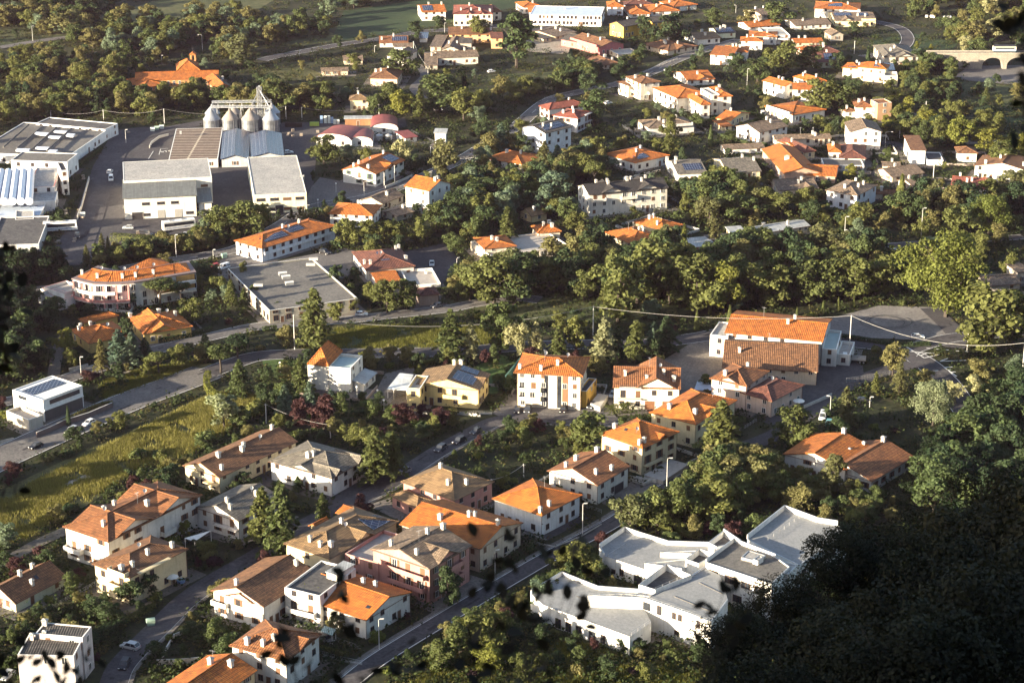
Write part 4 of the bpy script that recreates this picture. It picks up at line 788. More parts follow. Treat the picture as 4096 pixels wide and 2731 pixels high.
B_('stone farm building with mossy roof at the right edge', 'right-edge stone farm', STONE, [K('24', (1896, 1012), (1962, 1108), (2245, 1066), 1140, 'gable', 'v', 1.3, 'stone'), K('24', (2162, 916), (2236, 985), (2340, 960), 1095, 'shed', 'v', .6, 'stone')], ch=0, cat='farm building', name='farm_building')
# ---- industry
B_('long grey factory with ribbed roof, skylights and white office front', 'long grey factory', (.72, .72, .72), [K('11', (-210, 1352), (606, 1404), (962, 1130), 1498, 'flat', k=M_ASHR, par=.3), K('11', (325, 1102), (940, 1160), (1050, 1106), 1262, 'flat', k=M_DGREY, par=.3), K('11', (120, 1420), (600, 1452), (640, 1375), 1600, 'flat', k=M_ASHR, par=.3)], cat='factory', name='factory', ch=0, gap=4.5, win='b')
B_('white factory with rows of pale barrel skylight roofs and red rim', 'barrel-skylight factory', (.76, .74, .72), [K('21', (325, 46), (266, 222), (486, 216), 360, 'flat', k=M_LGREY, par=.2, trim=('red_rim', (.45, .08, .07))), K('21', (530, -5), (545, 72), (602, 62), 296, 'flat', k=M_DGREY), K('21', (-200, 75), (-300, 358), (258, 362), 440, 'flat', k=M_LGREY, par=.2, trim=('red_rim', (.45, .08, .07))), K('21', (275, 268), (272, 350), (492, 348), 442, 'flat', k=M_LGREY)], cat='factory', name='factory', ch=0, win='b')
B_('dark flat-roofed workshop with pale inner court at the left edge', 'dark flat workshop', (.50, .49, .49), [K('21', (-60, 366), (-100, 482), (352, 482), 545, 'flat', k=M_BLUER), K('21', (-60, 492), (-110, 742), (335, 748), 830, 'flat', k=M_DGREY), K('21', (150, 430), (136, 512), (302, 500), 590, 'flat', k=M_LGREY, nw=1)], cat='workshop', name='workshop', ch=0, win='w')
B_('grey warehouse with pale upper roof, dark corrugated front slope and loading doors', 'grey warehouse', (.70, .68, .62), [K('21', (1106, 172), (1097, 326), (1766, 292), 518, 'shed', 'v', .9, M_CORR), K('21', (1118, -4), (1106, 168), (1896, 124), 392, 'flat', k=M_LGREY, par=.1), K('21', (1758, 172), (1768, 365), (1905, 352), 478, 'shed', 'v', 1.2, M_CORR)], cat='warehouse', name='warehouse', ch=0, gap=5, win='b', winw=2.6, winh=1.0, garage=((0, 'R', .46, .55, 3, M_GARAGE), (0, 'R', .7, .79, 3, M_GARAGE), (0, 'R', .1, .25, 2.6, M_DARK)), storey=4.2)
B_('cream warehouse with plain pale flat roof', 'cream warehouse', (.72, .68, .50), [K('O', (577, 361), (583, 448), (703, 440), 492, 'flat', k=M_LGREY, par=.15)], cat='warehouse', name='warehouse', ch=0, gap=4.5, win='b', winw=3, winh=1.1, garage=((0, 'R', .4, .55, 3, M_DARK),), storey=3.6)
B_('long hall with rusty brown and cream striped roof', 'striped-roof hall', (.55, .54, .52), [K('O', (398, 296), (387, 368), (500, 367), 388, 'flat', k=grid_mat('striped_sheet', (.065, .034, .024), (.42, .35, .26), 60, 2.6, .42, .8), par=.05)], cat='hall', name='hall', ch=0, gap=5)
for lab, sh_, A, B, C, g in (('steel hall roofed with dark blue solar panels, left of the pair', 'first solar hall', (512, 304), (506, 366), (572, 364), 386), ('steel hall roofed with paler solar panels, right of the pair', 'second solar hall', (574, 308), (576, 361), (653, 358), 382)):
    B_(lab, sh_, (.45, .45, .46), [K('O', A, B, C, g, 'gable', 'u', 1.4, M_SOLAR)], cat='hall', name='hall', ch=0, gap=5)
# ---- church with bell tower
M_CH = (.50, .23, .09)
root, loc = B_('brick church house with long orange wings around a court', 'brick church', M_CH, [K('11', (1222, 662), (1208, 722), (1960, 702), 790, 'gable', 'v', 1.9, 'orange'), K('11', (1192, 708), (1272, 792), (1418, 742), 830, 'hip', 'u', 1.6, 'orange'), K('11', (1842, 700), (1930, 802), (2085, 785), 868, 'gable', 'u', 1.8, 'orange'), K('11', (1580, 575), (1582, 640), (1795, 630), 690, 'hip', 'v', 3.2, 'orange')], solar=((2, .1, .9, .55, .95),), chs=((2, .7, .9),), ch=0, cat='church', name='church', win='w', gap=2.6, winw=.9, winh=1.7)
b = MB(); tp = at('11', (1735, 600)); zt = height_over(tp, '11', (1735, 492)); w = 1.35
for sx in (-1, 1):
    for sy in (-1, 1): b.box((sx * (w - .3), sy * (w - .3), zt - 1.5), (.6, .6, 3.0), 0)
b.box((0, 0, (zt - 3) / 2), (2 * w, 2 * w, zt - 3), 0); b.box((0, 0, zt + .12), (2 * w, 2 * w, .3), 0)
tw = thing('bell_tower', 'small brick bell tower topped by a cross behind the church', 'bell tower', tp)
b.build('tower_shaft', wall_mat(M_CH), tw)
r_ = MB(); q = w + .35; r_.prism([(-q, -q, zt + .27), (q, -q, zt + .27), (q, q, zt + .27), (-q, q, zt + .27)], [(-.05, -q, zt + 1.5), (.05, -q, zt + 1.5), (.05, q, zt + 1.5), (-.05, q, zt + 1.5)])
rr = r_.build('roof', roof_mat('orange'), tw)
c_ = MB(); c_.box((0, 0, zt + 2.5), (.12, .12, 2.4)); c_.box((0, 0, zt + 3.0), (1.1, .12, .12)); c_.build('cross', M_DARK, rr)
be = MB(); be.tube((0, 0, zt - .5), (0, 0, zt - 1.4), .25, .55, 10); be.build('bell', M_DARK, tw)
# ------------------------------------------------------------------ ground
def arr_mesh(name, V, F, mats, tone=None):
    """quads/tris from numpy arrays"""
    me = bpy.data.meshes.new(name); nv, nf, k = len(V), len(F), F.shape[1]
    me.vertices.add(nv); me.vertices.foreach_set('co', np.asarray(V, np.float32).ravel())
    me.loops.add(nf * k); me.loops.foreach_set('vertex_index', np.asarray(F, np.int32).ravel())
    me.polygons.add(nf); me.polygons.foreach_set('loop_start', np.arange(0, nf * k, k, dtype=np.int32))
    for m in (mats if isinstance(mats, (list, tuple)) else [mats]): me.materials.append(m)
    if tone is not None:
        a = me.attributes.new('tone', 'FLOAT', 'FACE'); a.data.foreach_set('value', np.asarray(tone, np.float32))
    me.update(); me.validate(); return me
M_GROUND = two_noise('garden_soil_and_grass', ((.016, .023, .010), (.040, .044, .019)), .035, .5, bump=.5, third=(.055, .044, .028))
xs = sorted(set([-4000, -3000, -2400] + list(range(-1900, 2000, 60)) + [2400, 3000, 4000]))
ys = sorted(set([-900, -500, -300, -200, -160, -130, -100, -70, -50, -30, -15, 0] + list(range(20, 361, 20)) + [358.33, 365, 400, 600, 1000, 1600, 2500, 4000, 7000]))
gv = [(x, y, hill(x, y)) for y in ys for x in xs]; nx = len(xs)
gf = [(j * nx + i, j * nx + i + 1, (j + 1) * nx + i + 1, (j + 1) * nx + i) for j in range(len(ys) - 1) for i in range(nx - 1)]
m = MB(); m.v, m.f, m.m = gv, gf, [0] * len(gf)
tag(m.build('ground', M_GROUND, uv=False), kind='structure')

LAYER = [0.012]
def sheet(name, t, pts, mat, kind='structure', lift=None):
    LAYER[0] += .004; z = lift or LAYER[0]
    P = [at(t, p) for p in pts]
    ar = sum(P[i].x * P[(i + 1) % len(P)].y - P[(i + 1) % len(P)].x * P[i].y for i in range(len(P)))
    if ar < 0: P = P[::-1]
    m = MB(); m.face([(p.x, p.y, z) for p in P])
    o = m.build(name, mat, uv=False); tag(o, kind=kind); return o
def smooth_line(P, n=8):
    out = []
    for i in range(len(P) - 1):
        p0, p1, p2, p3 = P[max(0, i - 1)], P[i], P[i + 1], P[min(len(P) - 1, i + 2)]
        for j in range(n):
            t = j / n; out.append(.5 * ((2 * p1) + (p2 - p0) * t + (2 * p0 - 5 * p1 + 4 * p2 - p3) * t * t + (3 * p1 - p0 - 3 * p2 + p3) * t ** 3))
    out.append(P[-1]); return out
def ribbon(m, L, a, b, z, h=0.0, mi=0):
    """band between offsets a and b (metres left of the line) at height z, solid when h > 0"""
    Q = []
    for i, p in enumerate(L):
        d = (L[min(len(L) - 1, i + 1)] - L[max(0, i - 1)]).normalized(); n = Vector((-d.y, d.x, 0))
        Q.append((p + n * a, p + n * b))
    for (a0, b0), (a1, b1) in zip(Q, Q[1:]):
        q = [Vector((v.x, v.y, z)) for v in (b0, b1, a1, a0)]
        if a > b: q = [q[3], q[2], q[1], q[0]]
        if h: m.prism([v - Vector((0, 0, h)) for v in q], q, mi)
        else: m.face(q, mi)
M_ASPH = two_noise('asphalt', ((.055, .053, .06), (.078, .075, .082)), .06, 1.4, third=(.10, .096, .098))
M_ASPL = two_noise('worn_asphalt', ((.105, .101, .105), (.145, .139, .138)), .05, 1.3, third=(.175, .168, .158))
M_GRAVEL = two_noise('gravel_track', ((.11, .10, .09), (.15, .138, .12)), .1, 1.5, third=(.07, .065, .045))
M_YARD = two_noise('yard_asphalt', ((.050, .048, .055), (.072, .07, .075)), .05, .9, third=(.095, .09, .09))
M_PAVE = two_noise('paving', ((.13, .118, .112), (.18, .165, .15)), .2, 1.6, third=(.10, .09, .085))
M_LINE = plain('road_paint', (.62, .62, .60), .7, 0, .25, 2)
M_KERB = plain('kerb_stone', (.38, .37, .35), .9, 0, .2, 1)
ROADS = []
def road(pts, w, mat=None, t='O', lines=(0, 0), walk=(0, 0), kerb=True, name='road', centre=0):
    L = smooth_line([at(t, p) for p in pts]); LAYER[0] += .004; z = LAYER[0]
    m = MB(); ribbon(m, L, w / 2, -w / 2, z); o = tag(m.build(name, mat or M_ASPH, uv=False), kind='structure')
    ROADS.append((L, w / 2 + max(walk)))
    mk = MB()
    for s, f in ((1, lines[0]), (-1, lines[1])):
        if f: ribbon(mk, L, s * (w / 2 - .25), s * (w / 2 - .43), z + .006)
    if centre:
        for i in range(0, len(L) - 1, 3): ribbon(mk, L[i:i + 2], .08, -.08, z + .006)
    if mk.f: tag(mk.build('road_marking', M_LINE, uv=False), kind='structure')
    for s, f in ((1, walk[0]), (-1, walk[1])):
        if f:
            p = MB(); ribbon(p, L, s * (w / 2 + .15), s * (w / 2 + f), .13, .16); tag(p.build('pavement', M_PAVE, uv=False), kind='structure')
            k = MB(); ribbon(k, L, s * (w / 2), s * (w / 2 + .15), .145, .16); tag(k.build('kerb', M_KERB, uv=False), kind='structure')
    return L
# fields and yards first (lowest sheets)
M_FIELD = two_noise('mown_field', ((.045, .060, .026), (.078, .085, .038)), .02, .3, bump=.4, third=(.12, .11, .055))
M_FGREEN = two_noise('green_field', ((.022, .042, .019), (.034, .058, .025)), .03, .4, bump=.4)
M_DRY = two_noise('dry_grass', ((.070, .075, .030), (.125, .118, .050)), .05, .7, bump=.8, third=(.05, .055, .025))
M_LAWN = two_noise('lawn', ((.06, .10, .03), (.09, .135, .04)), .1, 1, bump=.3)
M_DUST = two_noise('bare_earth', ((.26, .23, .19), (.36, .32, .27)), .12, 1.0, third=(.2, .18, .13))
sheet('field', 'O', [(225, 45), (420, -20), (660, -20), (560, 45), (430, 52), (330, 60)], M_FIELD)
sheet('field', 'O', [(790, 25), (1120, -20), (1400, -20), (1200, 12), (1000, 60), (840, 90), (760, 95)], M_FGREEN)
sheet('field', 'O', [(600, 78), (760, 75), (790, 92), (690, 108), (590, 98)], M_FIELD)
sheet('field', 'O', [(600, 160), (700, 155), (745, 172), (690, 185), (590, 186)], M_DRY)
sheet('field', 'O', [(0, 70), (90, 62), (170, 80), (100, 100), (0, 112)], M_FIELD)
sheet('field', 'O', [(1120, 172), (1280, 165), (1270, 178), (1150, 192), (1100, 190)], M_FIELD)
sheet('field', 'O', [(1990, 92), (2100, 78), (2200, 100), (2180, 128), (2060, 135)], M_FGREEN)
sheet('field', 'O', [(2090, 170), (2352, 200), (2400, 330), (2240, 250), (2120, 215)], M_FIELD)
sheet('field', 'O', [(2230, 240), (2400, 250), (2400, 330), (2270, 310)], M_FGREEN)
sheet('meadow', 'O', [(0, 1128), (130, 1065), (300, 990), (430, 925), (520, 885), (590, 905), (580, 960), (440, 1045), (320, 1080), (200, 1160), (60, 1240), (-60, 1260), (-60, 1150)], M_DRY)
sheet('meadow', 'O', [(690, 800), (770, 755), (900, 745), (1060, 745), (1180, 775), (1100, 797), (760, 804)], M_FIELD)
sheet('meadow', 'O', [(240, 878), (330, 850), (470, 832), (500, 838), (420, 880), (330, 915), (240, 945)], M_DRY)
sheet('meadow', 'O', [(1000, 690), (1250, 660), (1500, 690), (1600, 715), (1500, 745), (1200, 735)], M_FIELD)
sheet('meadow', 'O', [(950, 1568), (1000, 1490), (1180, 1440), (1400, 1500), (1650, 1540), (1650, 1640), (900, 1640)], M_DRY)
sheet('yard', 'O', [(90, 625), (170, 500), (215, 380), (262, 300), (330, 292), (470, 292), (660, 282), (860, 282), (930, 270), (935, 292), (730, 330), (715, 470), (640, 500), (560, 478), (490, 525), (420, 552), (300, 575), (215, 600), (150, 600)], M_YARD)
sheet('car_park', 'O', [(690, 495), (715, 430), (735, 408), (830, 425), (935, 425), (870, 455), (760, 482)], M_ASPL)
M_LOT = two_noise('pale_asphalt', ((.15, .145, .15), (.20, .19, .19)), .05, 1.2, third=(.24, .23, .22))
sheet('car_park', 'O', [(1780, 765), (2020, 702), (2140, 706), (2212, 752), (2190, 792), (2090, 780), (1960, 775)], M_LOT)
sheet('yard', 'O', [(500, 600), (560, 575), (640, 600), (790, 570), (860, 590), (790, 640), (620, 640), (500, 640)], M_ASPL)
sheet('yard', 'O', [(870, 590), (1020, 560), (1060, 600), (1010, 660), (900, 680)], M_YARD)
sheet('yard', 'O', [(2180, 182), (2230, 152), (2400, 150), (2400, 200), (2290, 192)], M_ASPL)
sheet('yard', 'O', [(865, 895), (885, 858), (950, 842), (960, 880), (930, 930), (860, 935), (730, 895), (740, 885)], M_PAVE)
sheet('yard', 'O', [(1130, 950), (1170, 905), (1320, 925), (1400, 935), (1420, 965), (1200, 975)], M_ASPL)
sheet('yard', 'O', [(1380, 905), (1440, 880), (1600, 780), (1680, 770), (1680, 850), (1560, 950), (1420, 955)], M_PAVE)
sheet('yard', 'O', [(1760, 840), (1900, 815), (1980, 830), (1985, 865), (1860, 930), (1840, 990), (1780, 960)], M_YARD)
sheet('yard', 'O', [(1370, 1150), (1480, 1090), (1560, 1070), (1600, 1110), (1450, 1190)], M_PAVE)
sheet('forecourt', 'O', [(1190, 100), (1210, 88), (1390, 85), (1400, 105), (1290, 125), (1200, 118)], M_DUST)
sheet('lawn', 'O', [(1075, 850), (1150, 815), (1200, 830), (1185, 870), (1140, 905), (1105, 905)], M_LAWN)
sheet('lawn', 'O', [(600, 820), (700, 815), (720, 850), (660, 880), (610, 860)], M_LAWN)
sheet('lawn', 'O', [(1615, 385), (1700, 350), (1760, 372), (1640, 400)], M_FGREEN)
sheet('bare_ground', 'O', [(0, 1012), (30, 1005), (50, 1015), (35, 1040), (0, 1052)], M_DUST)
sheet('bare_ground', 'O', [(262, 862), (300, 850), (312, 868), (275, 880)], M_DUST)
sheet('bare_ground', 'O', [(90, 1150), (160, 1105), (235, 1075), (225, 1090), (110, 1160)], M_DUST)
# roads
road([(-80, 1092), (0, 1053), (90, 1012), (180, 972), (300, 921), (400, 884), (480, 853)], 13.5, M_ASPL, lines=(1, 1), name='road')
road([(478, 857), (545, 832), (600, 818), (700, 813), (830, 812), (960, 810), (1080, 806), (1180, 797), (1320, 792), (1480, 790), (1600, 776), (1680, 764), (1800, 775), (1920, 785), (2040, 798), (2110, 825), (2170, 875), (2230, 960)], 8.5, lines=(1, 1), name='road')
road([(-60, 700), (0, 690), (80, 668), (150, 660), (260, 625), (400, 598), (540, 573), (640, 522), (716, 478), (850, 452), (942, 419), (1057, 368), (1118, 332), (1185, 292), (1260, 232), (1340, 210), (1432, 190), (1500, 165), (1555, 138), (1637, 110), (1700, 92)], 7.5, M_ASPL, lines=(1, 1), centre=1)
road([(0, 925), (60, 912), (160, 868), (250, 838), (330, 812), (423, 788), (500, 770), (588, 751), (700, 741), (800, 735), (900, 724), (1020, 711), (1090, 698), (1180, 685), (1240, 690)], 7.0, M_ASPL, lines=(1, 1))
road([(2352, 760), (2260, 770), (2180, 778), (2100, 800), (2080, 815)], 7.5, M_ASPH, lines=(1, 1))
road([(2135, 708), (2170, 740), (2200, 775), (2190, 800)], 6.5, M_ASPH)
road([(250, 1600), (262, 1566), (286, 1520), (371, 1434), (420, 1385), (486, 1337), (588, 1278), (650, 1240), (720, 1196), (840, 1140), (929, 1087), (1010, 1035), (1093, 990), (1140, 968), (1200, 962), (1320, 968), (1420, 968)], 6.0, walk=(0, 1.0))
road([(760, 1600), (802, 1566), (874, 1511), (1017, 1423), (1176, 1328), (1270, 1274), (1404, 1203), (1500, 1140), (1580, 1095)], 5.5, lines=(1, 1), walk=(1.3, 0))
road([(1700, 1030), (1780, 1000), (1848, 955), (1902, 913), (1960, 880), (2040, 850), (2100, 838)], 6.0)
road([(600, 140), (640, 130), (785, 103), (870, 91), (960, 75), (1036, 69), (1130, 62), (1200, 60)], 7.5, lines=(1, 1))
road([(-60, 118), (0, 110), (77, 97), (160, 86), (260, 78)], 6.5, M_ASPL)
road([(1980, 132), (2030, 125), (2070, 112), (2085, 92), (2075, 72), (2050, 60), (2000, 50), (1930, 46)], 7.0, lines=(1, 1))
road([(173, 610), (190, 560), (212, 501), (238, 420), (256, 379), (275, 345), (303, 326), (359, 304), (461, 284), (520, 278)], 8.0, M_ASPH)
road([(2065, 255), (2130, 275), (2190, 305), (2230, 330), (2300, 322), (2380, 318)], 4.5, M_GRAVEL, name='track')
road([(2010, 335), (2050, 330), (2080, 345), (2130, 380)], 5.0, M_ASPH)
road([(960, 150), (975, 175), (950, 205), (985, 235)], 4.0, M_ASPL)
road([(1480, 560), (1600, 580), (1690, 592), (1850, 580), (1990, 570), (2120, 560), (2352, 545)], 6.0, M_ASPH, lines=(1, 1))
road([(120, 905), (125, 850), (135, 800), (150, 770)], 3.6, M_GRAVEL, name='track')
road([(0, 1300), (80, 1252), (160, 1215), (220, 1180)], 4.0, M_GRAVEL, name='track')
pt = MB(); prg = random.Random(11); M_PATCH = two_noise('road_patch', ((.034, .033, .037), (.05, .048, .052)), .3, 2)
for L, hw in ROADS:
    for i in range(2, len(L) - 3, 1):
        if prg.random() < .16:
            o_ = prg.uniform(-.6, .4) * hw * .8; ribbon(pt, L[i:i + prg.choice((2, 2, 3))], o_ + prg.uniform(.4, 1.2), o_, .195)
tag(pt.build('road_patch', M_PATCH, uv=False), kind='structure')
# painted triangles, give-way dashes and the STOP on the yard
mk = MB()
def bar(t, a, b, w=.35):
    p, q = at(t, a), at(t, b); d = (q - p).normalized(); n = Vector((-d.y, d.x, 0)) * w / 2
    mk.face([(v.x, v.y, .21) for v in (p - n, q - n, q + n, p + n)])
for a, b in (((1240, 200), (1400, 300)), ((1400, 300), (1550, 265)), ((1550, 265), (1265, 240)), ((1330, 262), (1380, 250)), ((1360, 280), (1420, 258)), ((1540, 330), (1790, 320)), ((1540, 330), (1620, 300)), ((1580, 385), (1690, 465)), ((1580, 385), (1660, 380)), ((1610, 405), (1660, 402)), ((1640, 425), (1680, 425)), ((1420, 212), (1455, 214)), ((1505, 220), (1540, 222)), ((1585, 226), (1620, 228)), ((1680, 236), (1715, 238)), ((1760, 240), (1795, 243)), ((1840, 246), (1875, 248))): bar('34', a, b, .45)
for a, b in (((1440, 1340), (1505, 1335)), ((1425, 1392), (1440, 1340)), ((1330, 1430), (1375, 1358))): bar('11', a, b, .2)
tag(mk.build('road_marking', M_LINE, uv=False), kind='structure')
def lettering(txt, t, p, q, size, mat, name, z=.2, kind=None):
    cu = bpy.data.curves.new(name, 'FONT'); cu.body = txt; cu.size = size; cu.extrude = .004
    tmp = bpy.data.objects.new(name, cu); COL.objects.link(tmp)
    dg = bpy.context.evaluated_depsgraph_get(); me = bpy.data.meshes.new_from_object(tmp.evaluated_get(dg)); bpy.data.objects.remove(tmp)
    me.materials.clear(); me.materials.append(mat)
    a, b = at(t, p), at(t, q); d = b - a
    o = link(name, me); o.location = (a.x, a.y, z); o.rotation_euler[2] = math.atan2(d.y, d.x); return o
tag(lettering('STOP', '11', (1444, 1372), (1500, 1366), 3.0, M_LINE, 'road_marking'), kind='structure')
# tyre marks on the big car park
tm = MB()
for (cx, cy, rr, a0, a1) in ((1050, 1432, 6.0, 0, 6.28), (1040, 1436, 7.4, .3, 5.6), (1100, 1425, 6.6, 1.0, 6.9)):
    c = at('24', (cx, cy)); pts = [c + Vector((math.cos(a0 + (a1 - a0) * i / 28) * rr, math.sin(a0 + (a1 - a0) * i / 28) * rr * .9, 0)) for i in range(29)]
    ribbon(tm, pts, .16, -.16, .19)
tag(tm.build('tyre_mark', plain('burnt_rubber', (.06, .06, .062), .8), uv=False), kind='structure')

# paved aprons round many houses
AP = random.Random(21); AM = [M_PAVE, M_YARD, M_GRAVEL, M_PAVE]
for f in list(FOOT):
    c = sum(f, Vector()) / len(f)
    if len(f) != 4 or AP.random() < .35 or proj(c)[2] > 1000: continue
    k = AP.uniform(.8, 3.6); q = []
    for v in f: dv = (v - c); q.append(v + dv.normalized() * k * AP.uniform(.7, 1.4))
    ar = sum(q[i].x * q[(i + 1) % 4].y - q[(i + 1) % 4].x * q[i].y for i in range(4))
    if ar < 0: q = q[::-1]
    m = MB(); m.face([(v.x, v.y, .008 + AP.random() * .003) for v in q]); tag(m.build('yard', AP.choice(AM), uv=False), kind='structure')
# ------------------------------------------------------------------ free ground test
def near_poly(p, q):
    ins = False; n = len(q); j = n - 1
    for i in range(n):
        if (q[i].y > p.y) != (q[j].y > p.y) and p.x < (q[j].x - q[i].x) * (p.y - q[i].y) / (q[j].y - q[i].y) + q[i].x: ins = not ins
        j = i
    return ins
RSEG = [(p, hw) for L, hw in ROADS for p in L]
RP = np.array([(p.x, p.y) for p, _ in RSEG]); RH = np.array([h for _, h in RSEG])
def road_free(p, m): return bool((np.hypot(RP[:, 0] - p.x, RP[:, 1] - p.y) > RH + m).all())
FC = np.array([[sum(v.x for v in f) / 4, sum(v.y for v in f) / 4] for f in FOOT]); 
def built(p, m=0.0):
    for i in np.nonzero(np.hypot(FC[:, 0] - p.x, FC[:, 1] - p.y) < 45)[0]:
        if near_poly(p, FOOT[i]): return True
        if m and any((v - p).xy.length < m for v in FOOT[i]): return True
    return False
def zone(t, pts):
    P = [at(t, p) for p in pts]; return P
NOPLANT = [zone('O', q) for q in (
    [(90, 625), (170, 500), (215, 380), (262, 300), (330, 292), (470, 292), (660, 282), (860, 282), (935, 272), (935, 292), (730, 330), (715, 470), (640, 500), (560, 478), (490, 525), (420, 552), (300, 575), (215, 600)],
    [(690, 495), (715, 430), (735, 408), (830, 425), (935, 425), (870, 455), (760, 482)], [(1780, 765), (2020, 702), (2140, 706), (2212, 752), (2190, 792), (1960, 775)],
    [(500, 600), (560, 575), (860, 585), (790, 640), (500, 640)], [(870, 590), (1020, 560), (1060, 600), (1010, 660), (900, 680)], [(865, 895), (885, 858), (950, 842), (960, 880), (930, 930), (860, 935)],
    [(1130, 950), (1170, 905), (1400, 930), (1420, 965), (1200, 975)], [(1440, 880), (1600, 780), (1680, 770), (1680, 850), (1560, 950)], [(1760, 840), (1900, 815), (1980, 830), (1985, 865), (1860, 930), (1780, 960)],
    [(0, 1128), (130, 1065), (300, 990), (430, 925), (520, 885), (590, 905), (580, 960), (440, 1045), (320, 1080), (200, 1160), (60, 1240), (-60, 1250)],
    [(225, 45), (420, -20), (660, -20), (560, 45), (330, 60)], [(790, 25), (1120, -20), (1400, -20), (1000, 60), (760, 95)], [(2180, 182), (2230, 152), (2400, 150), (2400, 200), (2290, 192)],
    [(690, 800), (770, 755), (1060, 745), (1180, 775), (1100, 797)], [(1190, 100), (1210, 88), (1390, 85), (1400, 105), (1290, 125)])]
def blocked(p): return any(near_poly(p, q) for q in NOPLANT)
# ------------------------------------------------------------------ trees: a few grown prototypes, then copies with their own size, turn and tint
def quads_from(P, Nrm, size, aspect=1.6, r=None):
    """one bent-diamond leaf clump per point"""
    n = len(P); rs = r
    t = np.cross(Nrm, rs.normal(size=(n, 3))); t /= np.linalg.norm(t, axis=1, keepdims=True) + 1e-9
    b = np.cross(Nrm, t); s = size[:, None]
    c = P; V = np.stack([c - t * s * aspect * .5, c - b * s * .5 + Nrm * s * .10, c + t * s * aspect * .5, c + b * s * .5 + Nrm * s * .10], 1).reshape(-1, 3)
    F = np.arange(n * 4).reshape(-1, 4); return V, F
def unit(v): return v / (np.linalg.norm(v, axis=-1, keepdims=True) + 1e-9)
def crown_points(rs, n, lobes):
    """points in a shell round overlapping lobes (centre, radii); denser near the surface, with gaps"""
    w = np.array([l[1][0] * l[1][1] + l[1][2] * l[1][0] for l in lobes]); idx = rs.choice(len(lobes), n, p=w / w.sum())
    C = np.array([l[0] for l in lobes])[idx]; Rr = np.array([l[1] for l in lobes])[idx]
    d = unit(rs.normal(size=(n, 3))); d[:, 2] = np.where(d[:, 2] < -.55, -d[:, 2], d[:, 2])
    rad = (1 - rs.random(n) ** 2 * .45)[:, None]
    k = 1 + .16 * np.sin(d[:, :1] * 7 + idx[:, None] * 1.7) * np.sin(d[:, 1:2] * 6 + idx[:, None]) + .12 * np.sin(d[:, 2:] * 9 + idx[:, None] * 2.3)
    P = C + d * Rr * rad * k; nr = unit(d + rs.normal(size=(n, 3)) * .55)
    return P, nr, idx
def broadleaf(seed, n=2600, kind='round'):
    rs = np.random.RandomState(seed); H = 10.0; lob = []
    if kind == 'round': ch, cr, k = 5.2, 3.2, 17
    elif kind == 'tall': ch, cr, k = 5.4, 2.2, 18
    elif kind == 'wide': ch, cr, k = 5.4, 4.3, 24
    lob.append(((0, 0, ch), (cr * .62, cr * .62, (H - ch) * .74))); sq = rs.uniform(.78, 1.25)
    for i in range(k):
        a = i * 2.4 + rs.rand(); zz = rs.uniform(-1.05, .95); rr = cr * math.sqrt(max(.1, 1 - min(1, zz * zz))) * rs.uniform(.5, 1.12) * (sq if math.cos(a * 1.0 + seed) > 0 else 1 / sq)
        q = cr * rs.uniform(.20, .50); lob.append(((math.cos(a) * rr, math.sin(a) * rr, ch + zz * (H - ch) * .82), (q, q, q * rs.uniform(.75, 1.0))))
    P, nr, idx = crown_points(rs, n, lob); P[:, 2] = np.where(P[:, 2] < .5, .5 + rs.random(n) * 1.2, P[:, 2])
    V, F = quads_from(P, nr, rs.uniform(.22, .56, n) * (.62 if kind == 'wide' else 1), 1.5, rs)
    tone = np.clip(rs.random(len(lob))[idx] * .6 + rs.random(n) * .4, 0, 1)
    t = MB(); t.poly([Vector((0, 0, -.3)), Vector((.06, .02, 1.6)), Vector((.02, .1, 3.6)), Vector((-.1, .05, 6.8))], .30, 7, 0, .3)
    for l in lob[1::2]:
        c = Vector(l[0]); s = Vector((0, 0, max(1.8, c.z * .45))); t.poly([s, s.lerp(c, .5) + Vector((0, 0, .3)), c], .12, 5, 0, .3)
    return V, F, tone, t
def cedar(seed, n=1800):
    rs = np.random.RandomState(seed); H = 10.0; P, Nn, S, T = [], [], [], []
    t = MB(); t.poly([Vector((0, 0, -.3)), Vector((0, .05, 4)), Vector((.05, 0, 9.8))], .26, 7, 0, .12)
    nb = 46
    for i in range(nb):
        z = 1.1 + (H - 1.5) * (i / nb) ** .92; Lb = (1 - i / nb) ** .8 * 3.0 * rs.uniform(.7, 1.15) + .25; a = i * 2.399 + rs.uniform(-.3, .3)
        d = np.array([math.cos(a), math.sin(a), 0.]); m = max(8, int(n * Lb / (nb * 1.75)))
        f = rs.random(m) ** .7; side = rs.normal(size=m) * .22 * Lb * (1.1 - f * .7); per = np.array([-d[1], d[0], 0])
        pts = np.array([0, 0, z]) + d * (f * Lb)[:, None] + per * side[:, None]; pts[:, 2] += .25 * Lb * f * (1 - f) * 2 - .28 * Lb * f ** 2 + rs.normal(size=m) * .10
        P.append(pts); Nn.append(unit(np.array([0, 0, 1.]) + rs.normal(size=(m, 3)) * .5 + d * .3)); S.append(rs.uniform(.22, .5, m)); T.append(rs.rand() * .5 + rs.random(m) * .5)
        t.tube((0, 0, z - .1), (d[0] * Lb * .8, d[1] * Lb * .8, z), .06, .02, 4)
    P = np.concatenate(P); V, F = quads_from(P, np.concatenate(Nn), np.concatenate(S), 2.0, rs); return V, F, np.concatenate(T), t
